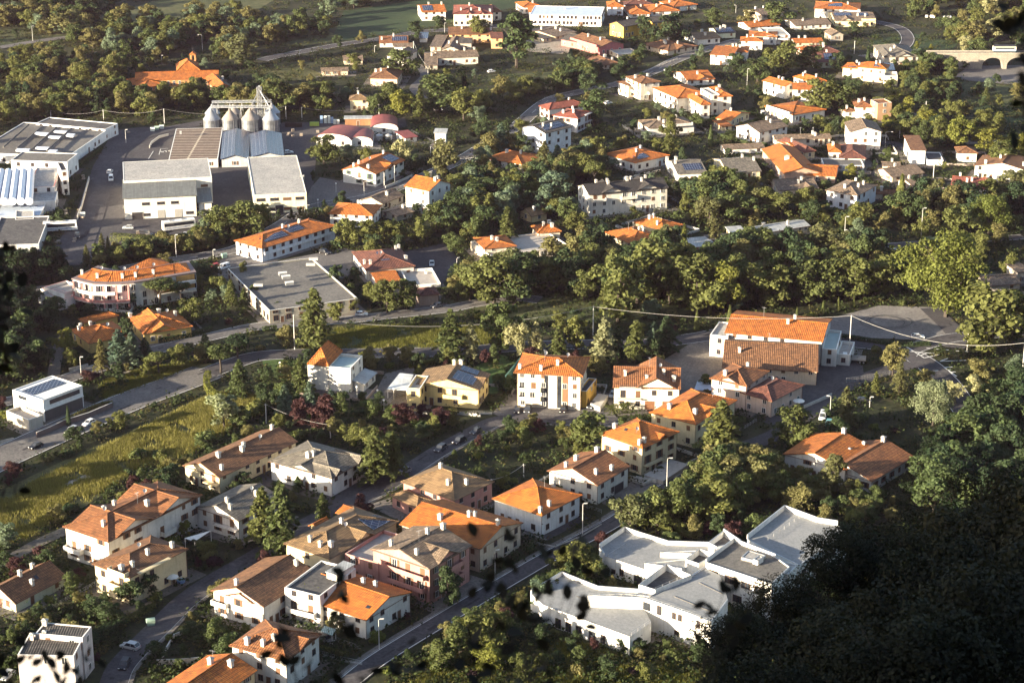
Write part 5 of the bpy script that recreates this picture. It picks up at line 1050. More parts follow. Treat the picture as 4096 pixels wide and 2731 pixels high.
def cypress(seed, n=900):
    rs = np.random.RandomState(seed); z = rs.random(n) ** .85 * 9.4 + .5; r_ = 1.15 * np.sin(np.clip((10.1 - z) / 10, 0, 1) * math.pi * .56) ** .9 * rs.uniform(.75, 1.06, n)
    a = rs.random(n) * 6.283; P = np.stack([np.cos(a) * r_, np.sin(a) * r_, z], 1)
    V, F = quads_from(P, unit(np.stack([np.cos(a), np.sin(a), np.full(n, .5)], 1) + rs.normal(size=(n, 3)) * .35), rs.uniform(.3, .6, n), 1.8, rs)
    t = MB(); t.tube((0, 0, -.3), (0, 0, 9), .2, .03, 6); return V, F, rs.random(n), t
def umbrella(seed, n=2000):
    rs = np.random.RandomState(seed); lob = [((0, 0, 7.4), (3.0, 3.0, 1.6))]
    for i in range(14):
        a = i * 2.4; rr = rs.uniform(1.6, 3.4); q = rs.uniform(1.0, 1.5); lob.append(((math.cos(a) * rr, math.sin(a) * rr, 7.0 + rs.uniform(-.2, 1.3) - rr * .12), (q, q, q * .75)))
    P, nr, idx = crown_points(rs, n, lob); V, F = quads_from(P, nr, rs.uniform(.25, .5, n), 1.7, rs)
    t = MB(); t.poly([Vector((0, 0, -.3)), Vector((.15, 0, 2.0)), Vector((.05, .1, 4.6))], .30, 8, 0, .75)
    for l in lob[1::2]: c = Vector(l[0]); t.poly([Vector((.05, .1, 4.5)), Vector((c.x * .55, c.y * .55, 5.8)), c], .15, 5, 0, .4)
    return V, F, np.clip(rs.random(len(lob))[idx] * .5 + rs.random(n) * .5, 0, 1), t
def shrub_(seed, n=420):
    rs = np.random.RandomState(seed); lob = [((rs.uniform(-.9, .9), rs.uniform(-.9, .9), rs.uniform(.5, 1.2)), (rs.uniform(.7, 1.1),) * 3) for i in range(6)]
    P, nr, idx = crown_points(rs, n, lob); P[:, 2] = np.abs(P[:, 2]); V, F = quads_from(P, nr, rs.uniform(.25, .5, n), 1.5, rs)
    t = MB(); t.tube((0, 0, -.1), (0, 0, 1), .08, .04, 5); return V, F, np.clip(rs.random(6)[idx] * .5 + rs.random(n) * .5, 0, 1), t
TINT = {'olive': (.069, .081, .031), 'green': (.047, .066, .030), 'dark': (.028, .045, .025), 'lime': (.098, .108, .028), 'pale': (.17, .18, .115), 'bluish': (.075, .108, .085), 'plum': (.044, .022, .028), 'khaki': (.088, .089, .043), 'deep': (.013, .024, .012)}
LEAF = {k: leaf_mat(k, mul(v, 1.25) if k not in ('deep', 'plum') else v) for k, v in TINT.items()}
PROTO = {}
def proto_of(sort):
    if sort not in PROTO:
        ms = []
        mk = {'r': lambda s: broadleaf(s), 'o': lambda s: broadleaf(s, 2400, 'tall'), 'y': lambda s: broadleaf(s, 8000, 'wide'), 'c': cedar, 'k': cypress, 'p': umbrella, 's': shrub_}[sort]
        for i in range({'r': 9, 'o': 4, 'y': 2, 'c': 5, 'k': 2, 'p': 2, 's': 3}[sort]):
            V, F, tone, t = mk(100 * ord(sort) + i)
            ms.append((arr_mesh('crown', V, F, LEAF['olive'], tone), t.mesh('trunk', M_BARK, uv=False)))
        PROTO[sort] = ms
    return PROTO[sort]
KIND = {'r': ('broadleaf_tree', 'broadleaf tree', 'tree', 'bushy'), 'o': ('poplar_tree', 'tall slender poplar', 'tree', 'upright'), 'y': ('spreading_tree', 'spreading tree', 'tree', 'broad'), 'c': ('cedar_tree', 'cedar', 'conifer', 'tiered'), 'k': ('cypress_tree', 'cypress', 'conifer', 'narrow'), 'p': ('umbrella_pine', 'umbrella pine', 'conifer', 'flat-topped'), 's': ('shrub', 'shrub', 'shrub', 'round')}
TONE = {'olive': 'olive green', 'green': 'mid green', 'dark': 'dark green', 'lime': 'yellow-green', 'pale': 'pale silvery', 'bluish': 'bluish grey-green', 'plum': 'plum-red', 'khaki': 'khaki green', 'deep': 'very dark'}
TREES = []   # [object, sort, tint, position, height, group/label override]
PLANTED = []
def tree(sort, pos, h, tint, wide=1.0, over=None, group=None):
    PLANTED.append((sort, Vector(pos), h, tint, wide, over, group)); TREES.append([None, sort, tint, Vector(pos), h, over, group])
def grow():
    """the broadleaf trees that show largest become objects of their own, the small rest one far-off woodland mass"""
    size = lambda t: t[2] * t[4] / max(50, proj(t[1])[2]); order = sorted([t for t in PLANTED if t[0] == 'r' and t[6] != 'outside'], key=size, reverse=True)
    keep = set(map(id, order[:292])); mass = [[], [], [], 0]; tints = list(TINT); out = []
    for t in PLANTED:
        sort, pos, h, tint, wide, over, group = t; cm, tm_ = rng.choice(proto_of(sort)); base = 10.0 if sort != 's' else 2.0; sc = h / base; a = rng.random() * 6.283; s3 = (sc * wide, sc * wide * rng.uniform(.9, 1.1), sc)
        if sort == 'r' and (id(t) not in keep or group == 'outside'):
            n = len(cm.vertices); V = np.empty(n * 3, np.float32); cm.vertices.foreach_get('co', V); V = V.reshape(-1, 3) * np.array(s3); c_, s_ = math.cos(a), math.sin(a)
            V = np.stack([V[:, 0] * c_ - V[:, 1] * s_ + pos.x, V[:, 0] * s_ + V[:, 1] * c_ + pos.y, V[:, 2] + pos.z], 1); T = np.empty(len(cm.polygons), np.float32); cm.attributes['tone'].data.foreach_get('value', T)
            mass[0].append(V); mass[1].append(T); mass[2].append(np.full(len(T), tints.index(tint), np.int32)); continue
        o = link(KIND[sort][0], None); o.location = pos; o.rotation_euler[2] = a; o.scale = s3
        t_ = link('trunk', tm_, o); c = link('crown', cm, o); recolor(c, LEAF[tint]); out.append([o, sort, tint, Vector(pos), h, over, group])
    if mass[0]:
        V = np.concatenate(mass[0]); me = arr_mesh('woodland', V, np.arange(len(V)).reshape(-1, 4), [LEAF[k] for k in tints], np.concatenate(mass[1])); me.polygons.foreach_set('material_index', np.concatenate(mass[2])); o = link('woodland', me)
        tag(o, 'mass of small far-off trees filling woods and gaps between the gardens', 'woodland', kind='stuff')
    TREES[:] = out
def tree_px(sort, x, yb, yt, tint='olive', wide=1.0, t='O'):
    g = at(t, (x, yb)); h = max(1.0, height_over(g, t, (x, yt)))
    return tree(sort, g, h, tint, wide)
HAND = '''
c 552 912 822 green 1.15|p 507 856 788 olive 1.2|p 364 862 806 olive 1.2|p 545 822 766 dark 1.2|r 418 846 790 olive 1.0|c 725 802 655 olive 1.1|c 690 905 818 olive 1.1
r 745 985 905 plum 1.1|r 690 985 915 plum .9|c 655 955 880 bluish 1|c 712 950 872 bluish .9|c 760 945 890 bluish .9|r 925 975 925 plum 1.3|r 1010 985 938 plum 1.2|r 968 960 925 plum 1
c 1037 832 705 olive 1.05|c 1082 828 735 pale .9|r 1148 812 690 green .9|r 1190 822 738 pale .8|c 1232 818 735 pale 1|c 1282 830 745 olive 1|o 1322 822 722 olive .9|c 1388 828 725 pale 1.15|c 1458 832 732 olive 1|c 1418 825 745 dark .9|c 1530 812 722 dark 1.2|c 1500 808 735 bluish 1
c 1655 1052 912 olive 1.35|r 1822 1028 936 olive 1.0|o 1910 1138 1034 khaki 1.1|y 2142 978 878 pale .8|c 1940 988 882 khaki .9|r 2050 862 790 khaki 1|c 2010 905 850 olive .7|r 2240 915 862 pale 1.1|r 2190 925 875 pale 1|c 2065 905 825 khaki .8
y 2172 728 545 lime 1.0|r 2270 810 650 olive 1.1|r 2325 790 668 olive 1|y 2270 538 452 lime 1.0|r 2190 548 468 olive 1.1|r 2120 552 500 olive 1|r 2245 585 530 olive 1.2
r 1350 1040 945 olive 1.25|c 862 1112 978 olive .95|c 905 1098 985 olive .85|r 850 1040 975 olive 1|c 605 1248 1112 olive 1|c 650 1282 1100 olive .9|c 742 1202 1128 olive .9|c 655 1290 1195 olive .6
k 158 978 932 dark .9|k 1066 248 163 deep 1.0|k 1632 338 288 green 1.0|k 2068 482 400 olive 1.0|k 1992 160 108 dark 1|k 2060 460 425 olive 1|k 2000 505 470 olive 1
k 1608 715 682 olive 1|k 1630 722 690 olive 1|k 1735 748 712 olive 1|k 1770 750 715 olive 1|k 1802 748 718 olive 1|k 1830 735 705 olive 1|k 1890 722 690 olive 1|k 1925 715 682 olive 1|k 1960 708 678 olive 1|k 1600 760 712 olive 1|k 1675 755 700 olive 1
r 890 718 640 olive 1|r 935 710 640 olive 1.1|o 862 700 662 khaki 1|r 850 700 650 olive .8|r 515 985 900 pale 1.0|r 152 812 752 lime .9|r 165 850 800 olive .8|c 235 858 775 khaki .8|c 275 835 752 bluish 1.3|c 305 842 760 bluish 1.2|c 335 838 772 dark 1.1|r 440 745 682 olive 1.1|c 532 702 638 olive 1|c 562 722 658 olive 1
p 368 702 635 olive 1.5|p 415 695 645 olive 1.2|r 478 650 605 dark 1.2|r 560 648 600 olive .8|r 205 722 698 dark 1.4|r 165 725 700 olive 1.2|r 290 790 730 dark .6|r 745 378 308 olive 1.2|r 925 372 318 pale 1|r 1023 402 318 khaki 1.0|o 1187 158 28 green 1.1|r 508 545 472 olive 1.25|r 560 545 460 olive 1.3|r 605 520 470 olive 1.2
c 236 592 533 khaki .7|c 200 612 560 khaki .7|c 250 590 540 khaki .6|r 800 565 500 olive 1|r 848 568 502 olive 1|r 895 565 505 olive 1.1|r 965 562 500 olive .95|r 925 560 520 olive 1|r 1540 105 28 dark 1.2|r 1480 85 35 dark 1|r 1640 62 18 green 1.2|r 1720 62 20 khaki 1|r 1780 60 0 green 1.2
r 555 152 80 khaki 1.2|r 452 40 0 khaki 1.6|r 500 42 5 khaki 1.4|r 540 40 0 olive 1.3|r 215 110 62 khaki 1.6|r 165 92 20 khaki 1.6|r 120 60 30 olive 1.2|r 330 95 40 olive 1.3|r 295 75 38 olive 1.4|r 388 95 48 olive 1.4|r 40 150 105 olive 1.2|r 95 140 95 khaki 1|r 310 152 128 olive 1|r 345 156 130 olive 1|r 380 152 130 khaki .9
r 430 245 188 olive 1.2|r 380 240 185 olive 1.2|r 290 245 190 olive 1.2|r 240 235 180 khaki 1.2|r 540 250 195 olive 1.1|r 640 260 185 olive 1.2|r 690 255 190 khaki 1.2|r 740 250 185 olive 1.2|r 600 265 210 khaki .9|r 505 245 195 green 1.1
r 1100 95 40 olive 1.1|r 920 180 110 olive 1.2|r 830 100 70 khaki 1|r 815 160 120 olive 1|r 955 88 45 dark 1|r 1010 75 35 dark 1|c 965 275 200 olive .9|r 1010 260 175 green 1.3|r 1065 275 205 olive 1.2|r 905 260 190 olive 1.1|r 860 265 215 green .9|r 920 275 210 lime 1.0|c 1150 350 280 bluish 1.1|c 1205 330 290 bluish 1.1|o 1125 340 305 olive 1
r 1215 220 175 olive 1.2|r 1280 210 165 green 1.2|r 1180 235 185 olive 1.2|r 1110 262 205 olive 1.1|r 1150 225 175 khaki 1.2|r 1350 220 165 dark 1.2|r 1420 190 150 dark 1.2|r 1320 140 110 khaki .9|y 1355 165 140 lime .6|c 1310 150 110 bluish 1|r 1365 285 205 green 1|r 1600 300 260 green 1|r 1690 165 120 dark 1.2|r 1740 190 130 green 1.3|r 1800 172 95 olive 1.3|r 1770 160 110 olive 1
c 1535 365 290 olive .9|r 1540 320 262 olive .9|c 1280 395 330 bluish 1.2|c 1250 400 320 khaki 1.1|p 1315 390 340 khaki 1|p 1365 430 368 olive 1|r 1215 420 370 khaki 1|r 1420 345 315 olive 1|r 1375 420 372 olive 1
r 1880 260 180 olive 1.3|r 1935 258 188 olive 1.4|r 1985 240 190 khaki 1.2|r 1860 165 105 green 1.2|r 1925 165 118 dark .9|r 2180 268 230 olive 1.2|r 2215 270 235 khaki 1.2|r 2240 100 50 khaki 1.3|r 2285 95 40 pale 1.3|r 2190 90 55 olive 1|r 2215 120 80 pale 1|y 2105 115 95 lime .5|y 2138 120 102 lime .5
r 2160 330 265 olive 1.1|r 2200 345 270 lime 1.1|r 2120 300 240 olive 1|r 2300 395 320 olive 1.1|r 1955 412 375 lime .9|r 1770 432 390 olive 1.1|r 1880 300 262 olive 1|r 1900 320 285 olive 1
r 1420 740 585 olive 1.0|r 1340 690 620 olive 1|r 1510 690 545 olive 1.1|r 1560 680 560 olive 1.1|r 1600 720 590 olive 1.1|r 1660 720 600 lime 1|r 1720 700 600 olive 1.1|r 1780 705 610 olive 1.1|r 1850 700 610 olive 1.1|r 1900 690 590 olive 1.1|r 1960 690 590 olive 1.1|r 2020 680 595 olive 1.1|c 1570 580 510 lime .6|c 1640 560 500 khaki .9
r 1135 700 580 olive 1.1|r 1080 690 600 olive 1.1|r 1180 700 590 green 1.1|r 1265 655 590 green 1.1|r 1325 545 485 olive 1|c 1165 560 470 olive .9
r 1450 1230 1130 khaki 1|r 1510 1225 1125 olive 1.1|r 1570 1215 1110 olive 1.1|r 1640 1200 1090 olive 1.2|r 1700 1180 1085 olive 1.1|r 1790 1150 1080 olive 1.1|r 1600 1130 1060 khaki 1|r 1330 1330 1250 olive 1.2|r 1290 1310 1260 olive 1
r 1105 1490 1405 olive 1.1|r 1055 1510 1430 olive 1.1|r 1150 1470 1400 olive 1.1|r 1010 1540 1470 olive 1|r 1030 1390 1300 dark .8|r 770 738 692 olive 1.1|r 695 722 688 dark 1.1|r 635 722 692 dark 1|r 812 716 684 olive 1.1|r 588 690 655 green 1|r 1400 1560 1512 dark 1|r 1480 1565 1520 olive 1|r 2150 162 122 dark 1.2|r 2185 168 135 green 1.1|r 2110 152 112 dark 1.2|r 2130 168 132 green 1.2|r 1120 1545 1480 lime 1.1|r 1200 1560 1500 olive 1.1|r 300 1390 1330 dark 1.2|r 250 1440 1380 dark 1.1|r 330 1370 1310 dark 1.1|r 215 1420 1370 dark 1|r 425 1235 1195 lime .8|k 345 1330 1300 dark 1.4
r 720 420 390 dark .5|r 690 505 475 dark .6|r 745 480 458 dark .7|r 775 470 450 dark .7|r 640 500 480 dark .7|r 670 510 480 dark .6|c 700 505 470 dark .6
'''
for tok in HAND.replace('\n', '|').split('|'):
    p = tok.split()
    if len(p) == 6: tree_px(p[0], float(p[1]), float(p[2]), float(p[3]), p[4], float(p[5]) * (1.2 if p[0] == 'r' else 1.05))
def too_close(p, d):
    return any(abs(T[3].x - p.x) < d and (T[3] - p).length < d for T in TREES)
# woods and belts: (outline, how many, size range m, tints, where it stands)
WOODS = [
 ([(-40, 0), (230, -10), (390, 55), (700, 60), (800, -10), (960, -10), (960, 25), (780, 75), (640, 115), (560, 140), (420, 125), (300, 140), (110, 90), (-40, 60)], 62, (7, 12), ('olive', 'green', 'khaki', 'dark', 'bluish'), 'broadleaf tree in the wood behind the brick church', 'trees of the wood behind the church'),
 ([(-40, 150), (300, 140), (300, 190), (420, 205), (560, 210), (720, 215), (790, 225), (780, 262), (640, 262), (470, 252), (330, 275), (110, 272), (-40, 300)], 46, (7, 11), ('olive', 'green', 'khaki', 'dark'), 'broadleaf tree in the belt between brick church and grain silos', 'trees of the belt behind the silos'),
 ([(2070, 0), (2400, -10), (2400, 90), (2230, 140), (2160, 85), (2090, 60)], 18, (7, 11), ('olive', 'khaki', 'pale', 'green'), 'broadleaf tree in the thicket above the viaduct', 'trees above the viaduct'),
 ([(1030, 665), (1120, 655), (1230, 640), (1330, 600), (1420, 560), (1560, 600), (1700, 590), (1990, 600), (2070, 650), (2040, 700), (1900, 690), (1650, 705), (1450, 700), (1180, 700)], 34, (9, 15), ('olive', 'green', 'dark', 'khaki'), 'broadleaf tree in the belt above the sunlit road', 'trees of the central belt'),
 ([(1010, 470), (1100, 425), (1200, 435), (1320, 425), (1320, 520), (1190, 490), (1100, 565), (970, 545)], 22, (7, 12), ('green', 'dark', 'olive', 'bluish'), 'broadleaf tree in the grove beside the brilliant orange roof slope', 'trees of the grove in the middle'),
 ([(1540, 440), (1640, 420), (1760, 440), (1900, 450), (2010, 490), (2100, 460), (2400, 450), (2400, 520), (2120, 530), (1950, 530), (1800, 510), (1620, 520)], 30, (8, 13), ('olive', 'green', 'dark', 'khaki'), 'broadleaf tree on the bank above the tree-lined road', 'trees of the bank on the right'),
 ([(1420, 1200), (1560, 1110), (1700, 1060), (1800, 1090), (2010, 1110), (2020, 1210), (1760, 1170), (1640, 1180), (1480, 1220)], 20, (7, 11), ('olive', 'green', 'khaki'), 'broadleaf tree behind the white modern building', 'trees behind the modern building'),
 ([(1090, 400), (1160, 300), (1250, 330), (1340, 350), (1420, 365), (1500, 390), (1320, 420), (1200, 410)], 16, (6, 11), ('dark', 'olive', 'bluish', 'khaki'), 'broadleaf tree in the gardens below the tall solar house', 'trees of the middle gardens'),
 ([(1980, 250), (2080, 235), (2250, 280), (2400, 340), (2400, 400), (2200, 345), (2060, 325)], 12, (6, 10), ('olive', 'lime', 'dark'), 'broadleaf tree beside the gravel track on the right', 'trees along the gravel track'),
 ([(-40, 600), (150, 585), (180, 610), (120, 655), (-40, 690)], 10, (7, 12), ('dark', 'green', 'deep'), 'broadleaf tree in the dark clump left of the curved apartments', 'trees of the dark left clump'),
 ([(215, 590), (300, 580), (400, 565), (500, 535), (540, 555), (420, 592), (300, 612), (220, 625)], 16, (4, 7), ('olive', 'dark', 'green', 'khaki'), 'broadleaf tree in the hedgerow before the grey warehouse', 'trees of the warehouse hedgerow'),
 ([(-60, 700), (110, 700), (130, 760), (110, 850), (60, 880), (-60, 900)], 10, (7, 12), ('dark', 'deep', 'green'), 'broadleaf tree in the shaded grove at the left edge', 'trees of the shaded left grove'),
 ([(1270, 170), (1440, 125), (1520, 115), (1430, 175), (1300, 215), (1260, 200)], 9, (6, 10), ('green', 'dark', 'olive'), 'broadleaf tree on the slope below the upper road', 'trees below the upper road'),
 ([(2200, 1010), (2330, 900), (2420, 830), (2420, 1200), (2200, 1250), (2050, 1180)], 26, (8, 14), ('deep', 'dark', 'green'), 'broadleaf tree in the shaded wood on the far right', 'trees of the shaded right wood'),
 ([(2060, 140), (2190, 160), (2200, 240), (2080, 230), (2010, 200)], 12, (5, 9), ('dark', 'green', 'olive'), 'broadleaf tree in the hollow before the viaduct', 'trees of the hollow by the viaduct')]
for q, n, (h0, h1), tints, lab, grp in WOODS:
    P = zone('O', q); x0, x1 = min(p.x for p in P), max(p.x for p in P); y0, y1 = min(p.y for p in P), max(p.y for p in P); k = 0
    for tries in range(n * 45):
        if k >= n * 3.2: break
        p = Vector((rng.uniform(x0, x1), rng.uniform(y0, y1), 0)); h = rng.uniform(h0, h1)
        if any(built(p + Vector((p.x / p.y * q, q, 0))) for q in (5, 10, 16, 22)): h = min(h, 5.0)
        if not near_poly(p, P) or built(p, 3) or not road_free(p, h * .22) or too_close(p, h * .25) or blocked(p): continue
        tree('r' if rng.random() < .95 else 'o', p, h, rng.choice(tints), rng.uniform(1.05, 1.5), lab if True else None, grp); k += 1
# garden trees and shrubs in what is left free between the houses
n = 0
for tries in range(14000):
    if n >= 430: break
    X, Y = rng.uniform(-30, 2380), rng.uniform(60, 1500) if rng.random() < .45 else rng.uniform(60, 700); p = at('O', (X, Y))
    if built(p, 2.5) or not road_free(p, 1.5) or too_close(p, 3.6) or blocked(p): continue
    n += 1; h = rng.uniform(3.8, 8.0)
    if any(built(p + Vector((p.x / p.y * q, q, 0))) for q in (4, 8, 12, 17)): h = rng.uniform(2.8, 4.6)
    tree(rng.choice('rrrrrrrrroc') if n < 120 else 'r', p, h, rng.choice(('olive', 'green', 'dark', 'dark', 'khaki', 'bluish')), rng.uniform(1.0, 1.4))
n = 0
for tries in range(9000):
    if n >= 260: break
    X, Y = rng.uniform(-30, 1900), rng.uniform(800, 1540); p = at('O', (X, Y))
    if built(p, 2.2) or not road_free(p, 1.2) or too_close(p, 2.5) or blocked(p): continue
    n += 1; h = rng.uniform(2.6, 6.2)
    if any(built(p + Vector((p.x / p.y * q, q, 0))) for q in (3, 6, 9, 13)): h = rng.uniform(2.0, 3.6)
    tree('r', p, h, rng.choice(('olive', 'green', 'dark', 'dark', 'khaki', 'plum')), rng.uniform(1.0, 1.4))
Pm = zone('O', [(60, 1240), (200, 1160), (330, 1080), (450, 1045), (585, 960), (590, 925), (520, 985), (420, 1030), (300, 1062), (170, 1140), (40, 1210)])
for tries in range(150):
    p = Vector((rng.uniform(min(q.x for q in Pm), max(q.x for q in Pm)), rng.uniform(min(q.y for q in Pm), max(q.y for q in Pm)), 0))
    if near_poly(p, Pm) and not built(p, 1) and not too_close(p, 2): tree('s', p, rng.uniform(1.2, 3.2), rng.choice(('dark', 'green', 'olive')), rng.uniform(1, 1.5))
n = 0
for tries in range(9000):
    if n >= 200: break
    X, Y = rng.uniform(-30, 2380), rng.uniform(500, 1560); p = at('O', (X, Y))
    if built(p, 1.5) or not road_free(p, .8) or too_close(p, 3.0) or blocked(p): continue
    n += 1; tree('s', p, rng.uniform(1.2, 2.6), rng.choice(('olive', 'green', 'dark', 'khaki', 'lime', 'plum')), rng.uniform(.9, 1.4))
for i in range(300):   # woods that go on past the edges of the view
    s_ = rng.random()
    p = at('O', (rng.uniform(-620, -70), rng.uniform(60, 1250)) if s_ < .4 else (rng.uniform(2420, 2950), rng.uniform(60, 1250)) if s_ < .8 else (rng.uniform(-200, 2500), rng.uniform(-110, -15)))
    if road_free(p, 2) and not built(p, 4): tree('r', p, rng.uniform(6, 12), rng.choice(('olive', 'green', 'dark', 'khaki')), rng.uniform(1.1, 1.6), None, 'outside')
grow()
# undergrowth nobody could count: low leafy tufts over the free ground
def tufts(name, pts, per, spread, hgt, size, mat, seed=1, kind='stuff', blade=False):
    rs = np.random.RandomState(seed); base = np.repeat(np.array(pts), per, 0); n = len(base)
    hs = np.repeat(rs.uniform(.5, 1.2, len(pts)), per)
    P = base + np.stack([rs.normal(size=n) * spread, rs.normal(size=n) * spread, np.abs(rs.normal(size=n)) * hgt * .6 * hs + .05], 1)
    if blade:
        V = np.empty((n, 3, 3)); a = rs.random(n) * 6.283; w = size * rs.uniform(.5, 1.2, n); h = hgt * rs.uniform(.5, 1.3, n)
        dx = np.stack([np.cos(a), np.sin(a), 0 * a], 1) * w[:, None]; P[:, 2] = 0; top = np.stack([rs.normal(size=n) * .2, rs.normal(size=n) * .2, h], 1)
        V[:, 0] = P - dx; V[:, 1] = P + dx; V[:, 2] = P + top; F = np.arange(n * 3).reshape(-1, 3); V = V.reshape(-1, 3)
    else:
        V, F = quads_from(P, unit(rs.normal(size=(n, 3)) * .6 + np.array([0, 0, .9])), rs.uniform(.5, 1.2, n) * size, 1.5, rs)
    o = link(name, arr_mesh(name, V, F, mat, np.clip(np.repeat(rs.random(len(pts)), per) * .6 + rs.random(n) * .4, 0, 1))); tag(o, kind=kind); return o
UG = {'a': [], 'b': []}
for tries in range(24000):
    X, Y = rng.uniform(-60, 2420), rng.uniform(-20, 1600) if rng.random() < .62 else rng.uniform(-20, 700); p = at('O', (X, Y))
    if built(p) or not road_free(p, .7) or blocked(p): continue
    UG[rng.choice('aab')].append((p.x, p.y, 0))
o = tufts('undergrowth', UG['a'], 26, 1.1, 1.7, .62, leaf_mat('undergrowth', (.028, .042, .016)), 3)
tag(o, 'low dark green undergrowth filling the gaps between gardens and trees', 'undergrowth')
o = tufts('undergrowth', UG['b'], 22, 1.1, 1.2, .5, leaf_mat('dry_undergrowth', (.058, .058, .024)), 4)
tag(o, 'low brownish undergrowth and dry weeds between gardens and trees', 'undergrowth')
def fill(t, q, n, mask=True):
    P = zone(t, q); x0, x1 = min(p.x for p in P), max(p.x for p in P); y0, y1 = min(p.y for p in P), max(p.y for p in P); out = []
    while len(out) < n:
        p = Vector((rng.uniform(x0, x1), rng.uniform(y0, y1), 0))
        if math.sin(p.x * .31 + 1.3 * math.sin(p.y * .11)) * math.sin(p.y * .23 + p.x * .07) + .5 * math.sin(p.x * .9) * math.sin(p.y * .8) < rng.uniform(-.9, .25): continue
        if near_poly(p, P) and (not mask or (road_free(p, .3) and not built(p))): out.append((p.x, p.y, 0))
    return out
M_BLADE = leaf_mat('meadow_grass', (.215, .200, .075), .5, .35)
o = tufts('meadow_grass', fill('O', [(0, 1150), (130, 1085), (300, 1000), (430, 935), (520, 895), (585, 910), (570, 955), (440, 1040), (320, 1075), (200, 1150), (60, 1235), (-40, 1250), (-40, 1170)], 3600), 24, .7, 1.0, .14, M_BLADE, 5, blade=True)
tag(o, 'tall dry yellow-green grass on the sunlit meadow slope', 'grass')
o = tufts('verge_grass', fill('O', [(690, 798), (770, 755), (1060, 745), (1180, 775), (1100, 795), (760, 802)], 1500) + fill('O', [(240, 878), (330, 850), (470, 832), (500, 838), (420, 880), (330, 915), (240, 945)], 1300) + fill('O', [(950, 1568), (1000, 1490), (1180, 1440), (1400, 1500), (1600, 1540), (1650, 1600), (900, 1620)], 1800), 18, .7, .9, .12, leaf_mat('verge_grass', (.12, .13, .04), .35, .35), 6, blade=True)
tag(o, 'rough verge grass beside the roads', 'grass')
# ------------------------------------------------------------------ vehicles
def paint(name, c): return plain('car_paint_' + name, c, .28, .15, .04)
CARP = {'white': (.72, .73, .74), 'silver': (.40, .42, .44), 'black': (.016, .016, .02), 'dark': (.045, .05, .06), 'red': (.40, .035, .03), 'teal': (.12, .30, .32), 'green': (.30, .36, .10), 'blue': (.05, .08, .16), 'grey': (.16, .16, .17)}
def extrude_profile(m, prof, w0, w1=None, mi=0):
    """side profile (x along the vehicle, z) extruded across, upper part may be narrower"""
    w1 = w1 or w0; zs = [p[1] for p in prof]; lo, hi = min(zs), max(zs)
    wd = lambda z: w0 + (w1 - w0) * (z - lo) / (hi - lo)
    a = [(x, -wd(z) / 2, z) for x, z in prof]; b = [(x, wd(z) / 2, z) for x, z in prof]
    n = len(prof); m.add(a + b, [tuple(range(n)), tuple(reversed(range(n, 2 * n)))] + [(i, n + i, n + (i + 1) % n, (i + 1) % n) for i in range(n)], mi)
def wheel(root, x, y, r, w=.2):
    m = MB(); m.tube((0, -w / 2, 0), (0, w / 2, 0), r, r, 14); o = m.build('wheel', M_RUBBER, root, (x, y, r))
    q = MB(); q.tube((0, -w / 2 - .015, 0), (0, w / 2 + .015, 0), r * .6, r * .6, 10); q.build('rim', M_STEEL, o)
def finish(o, w=.06):
    mod = o.modifiers.new('soft_edges', 'BEVEL'); mod.width = w; mod.segments = 2; mod.limit_method = 'ANGLE'
def make_car(sort):
    root = link('parked_car', None)
    L, Wd, H = {'hatch': (4.0, 1.75, 1.48), 'suv': (4.4, 1.85, 1.65), 'van': (4.5, 1.85, 1.85)}[sort]; h = L / 2
    m = MB(); extrude_profile(m, [(-h, .30), (h, .28), (h, .62), (h - .15, .78), (h - 1.05, .92), (-h + .1, .98), (-h, .7)], Wd)
    finish(m.build('body', paint('white', CARP['white']), root), .07)
    g = MB()
    if sort == 'van': prof = [(h - 1.0, .90), (h - 1.55, H - .04), (-h + .08, H - .04), (-h + .04, .96)]
    elif sort == 'suv': prof = [(h - 1.1, .92), (h - 1.75, H - .05), (-h + .65, H - .05), (-h + .12, .98)]
    else: prof = [(h - 1.05, .90), (h - 1.75, H - .05), (-h + .75, H - .05), (-h + .12, .97)]
    extrude_profile(g, prof, Wd - .12, Wd - .45); g.build('window', M_GLASS, root)
    r = MB(); zr = H - .05; xa, xb = prof[1][0], prof[2][0]
    r.box(((xa + xb) / 2, 0, zr + .02), (xa - xb + .06, Wd - .42, .06)); r.build('roof', paint('white', CARP['white']), root)
    for sx in (-1, 1):
        for (x0, z0), (x1, z1) in ((prof[0], prof[1]), (prof[2], prof[3]), (((xa + xb) / 2, .95), ((xa + xb) / 2, H - .05))):
            p = MB(); p.tube((x0, sx * (Wd / 2 - .07), z0), (x1, sx * (Wd / 2 - .23), z1), .045, .045, 5); p.build('pillar', paint('white', CARP['white']), root)
        if sort == 'van':
            p = MB(); extrude_profile(p, [(-.3, .95), (-.3, H - .08), (-h + .15, H - .08), (-h + .1, .95)], .03); p.v = [(x, y + sx * (Wd / 2 - .14), z) for x, y, z in p.v]; p.build('side_panel', paint('white', CARP['white']), root)
        b = MB(); b.box((h - .02, sx * (Wd / 2 - .28), .66), (.1, .36, .14)); b.build('headlight', M_LAMP, root)
        b = MB(); b.box((-h + .01, sx * (Wd / 2 - .2), .80), (.1, .26, .16)); b.build('tail_light', plain('red_lens', (.35, .02, .02), .3), root)
        for x in (h - .78, -h + .75): wheel(root, x, sx * (Wd / 2 - .1), .32)
    return root
CARS = {}
